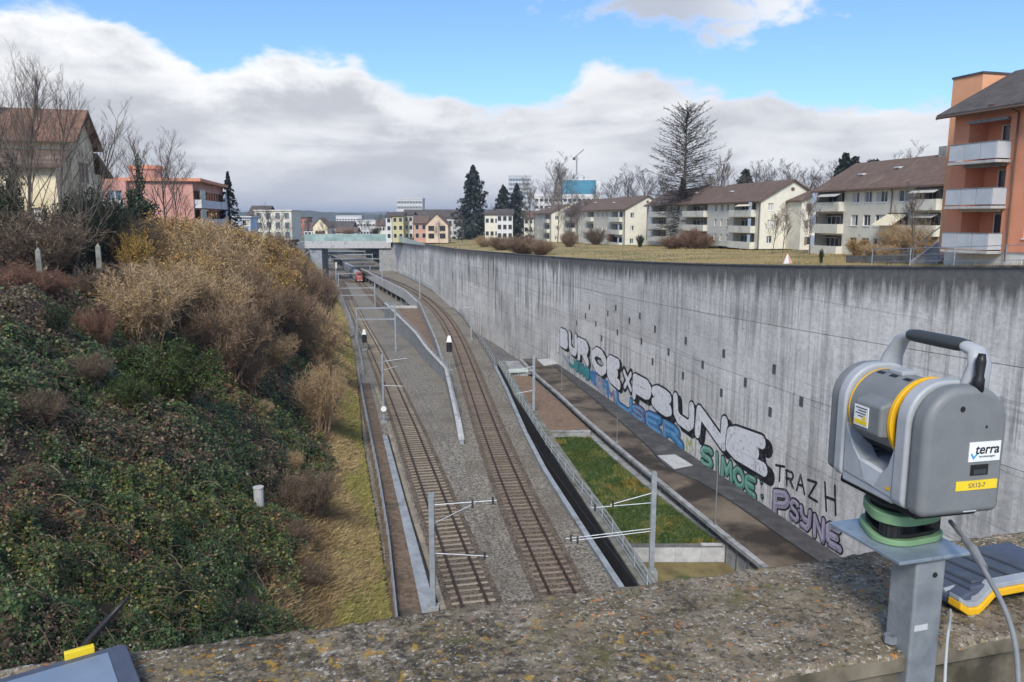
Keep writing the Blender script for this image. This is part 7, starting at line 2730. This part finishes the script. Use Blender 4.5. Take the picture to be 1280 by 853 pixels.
m.build('side', 'parapet_side', pr)
m = MB()
m.box(-2.1, 1.6, -3.5, .011, -1.25, -1.0)
m.box(-2.1, 1.6, .011, pw - .02, -3.6, -2.61)
m.build('deck', 'concrete_dark', pr)

# ------------------------------------------------------------------ steel post with plate
mat('galv_near', (.23, .26, .28), (.36, .395, .42), 18, .5, .08, 6, metal=.55, c3=(.45, .48, .50), c3scale=7, c3lo=.58, c3hi=.72, bscale=60, bdist=.002)
mat('galv_plate', (.24, .30, .36), (.34, .41, .48), 14, .42, .06, 6, metal=.5, c3=(.20, .23, .25), c3scale=22, c3lo=.55, c3hi=.7, bscale=80, bdist=.001)
ZPL = 21.47
pN_, pL_, pR_ = at(1125, 703, ZPL), at(1040, 652, ZPL), at(1215, 690, ZPL)
ex = (pR_ - pN_).normalized()
ey = Vector((-ex.y, ex.x, 0))
RZP = math.atan2(ex.y, ex.x)
po = empty('steel_post', (pN_.x, pN_.y, ZPL), RZP, 'galvanised square steel post with top plate bolted to the parapet', 'post')
lx1, ly1 = (pR_ - pN_).length, (pL_ - pN_).dot(ey)
MB().box(0, lx1, 0, ly1, -.006, 0).build('plate', 'galv_plate', po, bevel=.001)
x0, x1, y0, y1 = .042, .100, .008, .064
MB().box(x0, x1, y0, y1, -1.15, -.0065).build('tube', 'galv_near', po, bevel=.005, seg=3, smooth=True)
MB().tube([(x0 - .001, y0 - .001, -.0085), (x1 + .001, y0 - .001, -.0085)], .003, 6).build('weld_seam', 'galv_near', po)
m = MB()
m.tube([(x0 + .036, y0 - .0012, -.035), (x0 + .036, y0 + .004, -.035)], .0045, 12)
m.build('bolt_hole', 'black_paint', po)
tapes = MB()
tapes.box(x0 + .004, x0 + .030, y0 - .0012, y0 - .0004, -.128, -.118)
tapes.build('tape_mark', mat('tape_grey', (.42, .45, .46), (.5, .52, .53), 20, .6), po)
nut_c = at(1113, 797, ZP + .012)
nt_ = empty('hex_nut', (nut_c.x, nut_c.y, ZP + .004), .3, 'loose galvanised hex nut lying on the parapet beside the post', 'nut')
hexo = [(.011 * math.cos(math.pi / 3 * k), .011 * math.sin(math.pi / 3 * k)) for k in range(6)]
hexi = [(.0062 * math.cos(math.pi / 3 * k), .0062 * math.sin(math.pi / 3 * k)) for k in range(6)]
m = MB()
m.loft([[(a, b, 0) for a, b in hexo], [(a, b, .012) for a, b in hexo], [(a, b, .012) for a, b in hexi], [(a, b, 0) for a, b in hexi]], True)
m.build('body', 'galv_near', nt_)

# ------------------------------------------------------------------ the surveying instrument
for nm, c, ro in (('inst_grey', (.165, .178, .182), .5), ('inst_light', (.34, .365, .385), .45), ('inst_pale', (.45, .48, .51), .45), ('inst_black', (.012, .012, .013), .45), ('inst_yellow', (.72, .40, .015), .4), ('inst_green', (.17, .30, .155), .5),
                  ('label_white', (.72, .74, .75), .4), ('label_yellow', (.75, .56, .03), .45), ('label_blue', (.04, .30, .52), .4), ('grip_black', (.04, .046, .05), .55)):
    mat(nm, tuple(x * .94 for x in c), tuple(min(1, x * 1.06) for x in c), 30, ro, .06, 4, spec=.4, bscale=260, bdist=.0006)
IC = at(1122, 662, ZPL + .005)
ZI = 21.545
sv = empty('laser_scanner', (IC.x, IC.y, ZI), math.radians(13), 'grey yellow surveying laser scanner with black carrying handle on the steel plate', 'scanner')


def rounded(x0, x1, z0, z1, rt, rb, n=9):
    pts = []
    for (cx, cz, a0, rr_) in ((x1 - rb, z0 + rb, -90, rb), (x1 - rt, z1 - rt, 0, rt), (x0 + rt, z1 - rt, 90, rt), (x0 + rb, z0 + rb, 180, rb)):
        for k in range(n):
            a = math.radians(a0 + 90 * k / (n - 1))
            pts.append((cx + rr_ * math.cos(a), cz + rr_ * math.sin(a)))
    return pts


ixz = lambda a, b, d: (a, d, b)


def slab(name, poly, y0, y1, m, bev=.006, par=None):
    o = MB().prism(poly, ixz, y0, y1).build(name, m, par or sv, smooth=True, bevel=bev, seg=4)
    return o


near_prof = rounded(-.066, .081, 0.0, .203, .062, .014)
slab('side_cover', near_prof, -.119, -.082, 'inst_grey', .012)
far_prof = rounded(-.064, .078, 0.008, .203, .062, .014)
slab('side_cover', far_prof, .088, .119, 'inst_grey', .012)
slab('shell', rounded(-.070, .079, .002, .206, .064, .016), -.083, -.057, 'inst_light', .005)
slab('shell', rounded(-.070, .076, .006, .206, .064, .016), .066, .0885, 'inst_light', .005)
# trough joining both pillars, its front cut to a V
m = MB()
pf = [(-.06, .002), (.07, .002), (.07, .055), (.045, .062), (-.03, .05), (-.06, .036)]
slab('yoke', [(-.066, .002), (.072, .002), (.072, .06), (.03, .052), (-.04, .052), (-.066, .04)], -.058, .067, 'inst_light', .004)
v = MB()
v.add([(-.0675, -.056, .012), (-.0675, .064, .02), (-.0675, .064, .108), (-.0675, .040, .070), (-.0675, .022, .052), (-.0675, -.030, .046), (-.0675, -.044, .062), (-.0675, -.056, .098),
       (-.030, -.056, .012), (-.030, .064, .02), (-.030, .064, .108), (-.030, .040, .070), (-.030, .022, .052), (-.030, -.030, .046), (-.030, -.044, .062), (-.030, -.056, .098)],
      [(0, 1, 2, 3, 4, 5, 6, 7), (15, 14, 13, 12, 11, 10, 9, 8)] + [(i, i + 8, (i + 1) % 8 + 8, (i + 1) % 8) for i in range(8)])
v.build('front_apron', 'inst_light', sv, bevel=.0025, seg=3, smooth=True)
w = MB()
w.add([(-.0682, -.030, .046), (-.0682, .022, .052), (-.0682, .008, .022), (-.0682, -.016, .018), (-.060, -.030, .0475), (-.060, .022, .0535), (-.060, .008, .022), (-.060, -.016, .018)],
      [(0, 1, 2, 3), (7, 6, 5, 4), (0, 4, 5, 1), (1, 5, 6, 2), (2, 6, 7, 3), (3, 7, 4, 0)])
w.build('apron_facet', 'inst_pale', sv)
lg = MB()
lg.poly([(-.0684, -.050 + .006 * math.cos(t), .026 + .003 * math.sin(t)) for t in np.linspace(0, 2 * math.pi, 13)[:-1]])
lg.build('emblem', 'inst_yellow', sv)


def cyl(name, x, z, r_, y0, y1, m, par=None, n=48, bev=.002):
    o = MB().prism([(x + r_ * math.cos(t), z + r_ * math.sin(t)) for t in np.linspace(0, 2 * math.pi, n + 1)[:-1]], ixz, y0, y1).build(name, m, par or sv, smooth=True, bevel=bev, seg=2)
    return o


cyl('telescope_drum', 0, .132, .066, -.046, .064, 'inst_grey')
cyl('seam_ring', 0, .132, .0665, .058, .0635, 'inst_yellow')
cyl('yellow_ring', 0, .132, .0725, -.049, -.040, 'inst_yellow')
cyl('bearing', 0, .132, .064, -.058, -.0495, 'inst_black')
cyl('lower_drum', .004, .118, .060, -.044, .056, 'inst_black')
lb = MB().hexa([(-.083, -.040, .106), (-.040, -.040, .1), (-.040, .026, .1), (-.083, .026, .106)], [(-.083, -.040, .158), (-.040, -.040, .172), (-.040, .026, .172), (-.083, .026, .158)]).build('lens_box', 'inst_grey', sv, bevel=.006, seg=4, smooth=True)
pl_ = MB()
pl_.box(-.0845, -.0832, -.012, .022, .116, .150)
pl_.build('type_plate', 'label_white', lb)
for k in range(4):
    MB().box(-.0850, -.0846, -.008 + .001 * k, .018 - .006 * (k % 2), .1455 - .0045 * k, .1468 - .0045 * k).build('plate_line', 'inst_black', lb)
MB().box(-.0850, -.0846, -.010, .020, .119, .1265).build('plate_stripe', 'label_yellow', lb)
MB().add([(-.0851, -.008, .128), (-.0851, .002, .128), (-.0851, -.003, .137)], [(0, 1, 2)]).build('warning_triangle', 'label_yellow', lb)
for (ya, yb) in ((.036, .052), (.006, .022), (-.026, -.010)):
    o = MB()
    a0 = math.radians(112)
    for t0, t1 in ((104, 111), ):
        pts = [(0.0668 * math.cos(math.radians(t)), .132 + .0668 * math.sin(math.radians(t))) for t in (t0, t1)]
        o.quad((pts[0][0], ya, pts[0][1]), (pts[1][0], ya, pts[1][1]), (pts[1][0], yb, pts[1][1]), (pts[0][0], yb, pts[0][1]))
    o.build('vent_slot', 'inst_black', sv)
MB().box(-.014, .016, .002, .034, .196, .204).build('sight', 'inst_light', sv, bevel=.002)
for s in (.045, -.02):
    cyl('screw', -.060, .160 + s * .1, .003, -.047, -.0455, 'inst_black', n=12, bev=0)
# handle
hp = [(.036, .096, .178), (.036, .088, .215), (.037, .070, .246), (.038, .052, .257), (.040, -.062, .257), (.041, -.086, .251), (.042, -.093, .232), (.042, -.084, .19)]
hm = MB()
rings = []
for i, p in enumerate(hp):
    p = Vector(p)
    d = (Vector(hp[min(i + 1, len(hp) - 1)]) - Vector(hp[max(i - 1, 0)])).normalized()
    s = Vector((1, 0, 0))
    t = d.cross(s).normalized()
    wd, th = [.026, .020, .015, .0135, .0135, .016, .020, .026][i], [.013, .0105, .0095, .009, .009, .0105, .012, .0145][i]
    rings.append([p + s * wd * math.cos(a) + t * th * math.sin(a) for a in np.linspace(0, 2 * math.pi, 17)[:-1]])
hm.loft(rings, True)
hm.build('handle', 'inst_light', sv, smooth=True)
gm = MB()
rings = []
for k in range(9):
    p = Vector((.0385, .050 - .118 * k / 8, .2572))
    q = .0012 if 0 < k < 8 else -.0005
    rings.append([p + Vector((1, 0, 0)) * (.0142 + q) * math.cos(a) + Vector((0, 0, 1)) * (.0097 + q) * math.sin(a) for a in np.linspace(0, 2 * math.pi, 17)[:-1]])
gm.loft(rings, True)
gm.build('grip', 'grip_black', sv, smooth=True)
MB().tube([(.026, -.110, .192), (.026, -.110, .213), (.027, -.110, .218), (.027, -.110, .240), (.028, -.110, .252)], [.0085, .0085, .006, .0075, .005], 14).build('antenna', 'inst_black', sv, smooth=True)
# side panel fittings on the near cover
YF = -.1192
def on_panel(name, x0, x1, z0, z1, m, th=.0008, par=None):
    return MB().box(x0, x1, YF - th, YF + .0005, z0, z1).build(name, m, par or sv)


lbl = on_panel('company_label', .012, .069, .086, .117, 'label_white')
on_panel('port', .018, .050, .064, .081, 'inst_black', .0006)
on_panel('port_lip', .023, .046, .066, .0735, 'grip_black', .0014)
yl = on_panel('number_label', -.006, .069, .041, .056, 'label_yellow')
on_panel('seam_mark', .012, .036, .0060, .0075, 'inst_pale', .0005)
MB().tube([(-.006, YF - .0004, .170), (-.006, YF + .002, .170)], .0045, 12).build('key_hole', 'inst_black', sv)
MB().tube([(.040, YF - .0003, .140), (.040, YF + .002, .140)], .0022, 10).build('screw', 'inst_black', sv)


def lettering(name, txt, loc, size, m, par, shear=0.0, offset=0.0):
    c = bpy.data.curves.new(name, 'FONT')
    c.body = txt
    c.size = size
    c.shear = shear
    c.offset = offset
    c.extrude = .0002
    c.materials.append(MATS[m])
    tmp = bpy.data.objects.new(name, c)
    COL.objects.link(tmp)
    bpy.context.view_layer.update()
    me_t = bpy.data.meshes.new_from_object(tmp.evaluated_get(bpy.context.evaluated_depsgraph_get()))
    bpy.data.objects.remove(tmp)
    o = bpy.data.objects.new(name, me_t)
    COL.objects.link(o)
    o.parent = par
    o.location = loc
    o.rotation_euler = (math.pi / 2, 0, 0)
    return o


lettering('lettering', 'terra', (.0225, YF - .0012, .0985), .0215, 'inst_black', lbl, .15, .0003)
lettering('small_print', 'vermessungen', (.030, YF - .0012, .0925), .0052, 'inst_grey', lbl)
ck = MB()
ck.add([(.0145, YF - .0012, .0995), (.0180, YF - .0012, .0995), (.0205, YF - .0012, .0945), (.0275, YF - .0012, .101), (.0295, YF - .0012, .0995), (.0205, YF - .0012, .0895)], [(0, 1, 2, 3, 4, 5)])
ck.build('check_mark', 'label_blue', lbl)
lettering('lettering', 'SX12-7', (.016, YF - .0012, .0449), .0105, 'shutter_brown', yl)
MB().prism(rounded(-.05, .065, -.012, .001, .004, .004, 4), ixz, -.09, .09).build('underside', 'inst_black', sv)

tb_ = empty('tribrach', (IC.x, IC.y, ZPL + .0005), math.radians(13), 'pale green tribrach with black foot screws under the scanner', 'tribrach')


def tri(r0, k=.12, n=48, rot=0.4):
    return [((r0 * (1 + k * math.cos(3 * (t + rot)))) * math.cos(t), (r0 * (1 + k * math.cos(3 * (t + rot)))) * math.sin(t)) for t in np.linspace(0, 2 * math.pi, n + 1)[:-1]]


fz = lambda a, b, d: (a, b, d)
MB().prism(tri(.062), fz, 0, .010).build('base_plate', 'inst_green', tb_, smooth=True, bevel=.002)
MB().prism(tri(.052), fz, .0101, .017).build('spring_plate', 'inst_black', tb_)
for k in range(3):
    a = 2 * math.pi * k / 3 - .4
    cx, cy = .047 * math.cos(a), .047 * math.sin(a)
    MB().prism([(cx + .0175 * (1 + .05 * (j % 2)) * math.cos(t), cy + .0175 * (1 + .05 * (j % 2)) * math.sin(t)) for j, t in enumerate(np.linspace(0, 2 * math.pi, 33)[:-1])], fz, .0125, .0315).build('foot_screw', 'inst_black', tb_)
MB().prism(tri(.058, .10), fz, .032, .050).build('top_plate', 'inst_green', tb_, smooth=True, bevel=.003)
MB().prism([(.046 * math.cos(t), .046 * math.sin(t)) for t in np.linspace(0, 2 * math.pi, 41)[:-1]], fz, .0501, .0625).build('collar', 'inst_black', tb_, smooth=True)


def cable(name, pts, r_, m, label):
    P = [Vector(p) for p in pts]
    out = []
    n = len(P)
    for i in range(n - 1):
        p0, p1, p2, p3 = P[max(i - 1, 0)], P[i], P[i + 1], P[min(i + 2, n - 1)]
        for k in range(8):
            t = k / 8
            out.append(.5 * ((2 * p1) + (p2 - p0) * t + (2 * p0 - 5 * p1 + 4 * p2 - p3) * t * t + (3 * p1 - p0 - 3 * p2 + p3) * t ** 3))
    out.append(P[-1])
    o = MB().tube(out, r_, 10).build(name, m, smooth=True)
    return tag(o, label, 'cable')


mat('cable_grey', (.15, .16, .165), (.2, .21, .215), 20, .5)
mat('cable_pale', (.36, .39, .37), (.42, .45, .43), 20, .5)
cable('power_cable', [atd(*p) for p in [(1188, 652, 1.26), (1198, 664, 1.22), (1216, 686, 1.17), (1232, 716, 1.13), (1254, 757, 1.09), (1268, 800, 1.06), (1273, 853, 1.03), (1274, 930, 1.0)]], .0036, 'cable_grey', 'thick grey cable hanging from the scanner at the right edge')
sl = MB().tube([atd(1205, 674, 1.195), atd(1216, 686, 1.171), atd(1230, 710, 1.138)], [.005, .0068, .0055], 10).build('cable_sleeve', 'cable_grey')
sl.parent = bpy.data.objects['power_cable']
cable('thin_cable', [atd(*p) for p in [(1188, 762, 1.36), (1187, 780, 1.24), (1184, 802, 1.20), (1181, 853, 1.15), (1180, 930, 1.1)]], .0022, 'cable_pale', 'thin pale cable hanging behind the steel post')

# ------------------------------------------------------------------ field controllers on the parapet
mat('tab_dark', (.045, .055, .07), (.065, .078, .095), 30, .5, .05, spec=.4, bscale=200, bdist=.0006)
mat('tab_body', (.055, .068, .10), (.075, .09, .125), 30, .5, .05, spec=.4, bscale=200, bdist=.0006)
mat('tab_screen', (.15, .20, .27), (.20, .255, .33), 3, .25, spec=.5)
mat('tab_grey', (.27, .30, .33), (.33, .36, .39), 30, .5)
c0 = at(1214, 735, ZP + .045)
tR = empty('rugged_tablet', (c0.x, c0.y, ZP), math.radians(17), 'dark ribbed field tablet with yellow bumper lying right of the post', 'tablet')
m = MB()
m.hexa([(0, 0, .028), (.26, 0, .028), (.26, .15, .018), (0, .15, .018)], [(0, 0, .046), (.26, 0, .046), (.26, .15, .036), (0, .15, .036)])
m.build('body', 'tab_body', tR, bevel=.004, seg=3, smooth=True)
for k in range(4):
    x = .012 + .045 * k
    MB().hexa([(x, .01, .0455), (x + .038, .01, .0455), (x + .038, .14, .0365), (x, .14, .0365)], [(x + .002, .012, .0505), (x + .036, .012, .0505), (x + .036, .138, .0415), (x + .002, .138, .0415)]).build('rib_panel', 'tab_dark', tR, bevel=.0015)
band = [(-.038, .020), (-.018, .006), (.004, .004), (.014, .010), (.040, .032), (.26, .034)]


def band_mesh(off0, off1, y0, y1):
    m_ = MB()
    rings = []
    for (a, b) in band:
        rings.append([(a, y0, b + off0), (a, y1, b + off0), (a, y1, b + off1), (a, y0, b + off1)])
    m_.loft(rings, True)
    m_.poly(rings[0])
    m_.poly(list(reversed(rings[-1])))
    return m_


band_mesh(-.004, .010, -.016, .012).build('bumper', 'inst_yellow', tR, bevel=.002)
band_mesh(.0102, .019, -.012, .010).build('bumper_trim', 'tab_grey', tR, bevel=.001)
MB().tube([(-.03, .03, .03), (.002, .03, .034)], .004, 8).build('hinge_pin', 'tab_grey', tR)
MB().hexa([(-.034, -.004, .012), (.0, -.004, .024), (.0, .15, .014), (-.034, .15, .010)], [(-.036, -.004, .026), (.0, -.004, .040), (.0, .15, .034), (-.036, .15, .028)]).build('side_rail', 'tab_body', tR, bevel=.003)
C0 = at(157, 803, ZP + .028)
C1 = at(0, 848, ZP + .028)
tx = (C0 - C1).normalized()
tL = empty('field_tablet', (C0.x, C0.y, ZP + .003), math.atan2(tx.y, tx.x), 'slate blue field tablet with black antenna at the lower left corner', 'tablet')
MB().prism(rounded(-.36, 0, -.26, 0, .012, .012, 6), lambda a, b, d: (a, b, d), 0, .025).build('case', 'tab_body', tL, bevel=.003, seg=3, smooth=True)
MB().box(-.33, -.028, -.24, -.018, .0255, .0262).build('screen', 'tab_screen', tL)
ya = (at(80, 821, ZP + .028) - C0)
yb_ = (at(117, 810, ZP + .028) - C0)
MB().box(ya.dot(tx), yb_.dot(tx), -.004, .006, .010, .036).build('marker_strip', 'label_yellow', tL, bevel=.001)
ab = (at(97, 808, ZP + .03) - C0)
px_ = ab.dot(tx)
tipw = atd(161, 746, 1.22)
tl_ = tipw - Vector((C0.x, C0.y, ZP + .003))
tip_l = (tl_.dot(tx), tl_.dot(Vector((-tx.y, tx.x, 0))), tl_.z)
b0 = Vector((px_ + .004, .012, .03))
tp_ = Vector(tip_l)
MB().tube([(px_ + .004, -.002, .018), b0, b0.lerp(tp_, .12), b0.lerp(tp_, .6), tp_], [.005, .005, .0055, .0048, .0026], 10).build('antenna', 'inst_black', tL, smooth=True)

# ------------------------------------------------------------------ haze
hz = MB().box(-9200, 9200, -110, 12200, -12, 110).build('haze', None)
hm_ = bpy.data.materials.new('haze')
hm_.use_nodes = True
hm_.node_tree.nodes.clear()
vo = hm_.node_tree.nodes.new('ShaderNodeVolumePrincipled')
vo.inputs['Color'].default_value = (.80, .88, 1.0, 1)
vo.inputs['Density'].default_value = HAZE
vo.inputs['Anisotropy'].default_value = .2
ho = hm_.node_tree.nodes.new('ShaderNodeOutputMaterial')
hm_.node_tree.links.new(vo.outputs[0], ho.inputs['Volume'])
hz.data.materials.append(hm_)
tag(hz, 'thin bluish air haze over the far town', 'haze', kind='stuff')
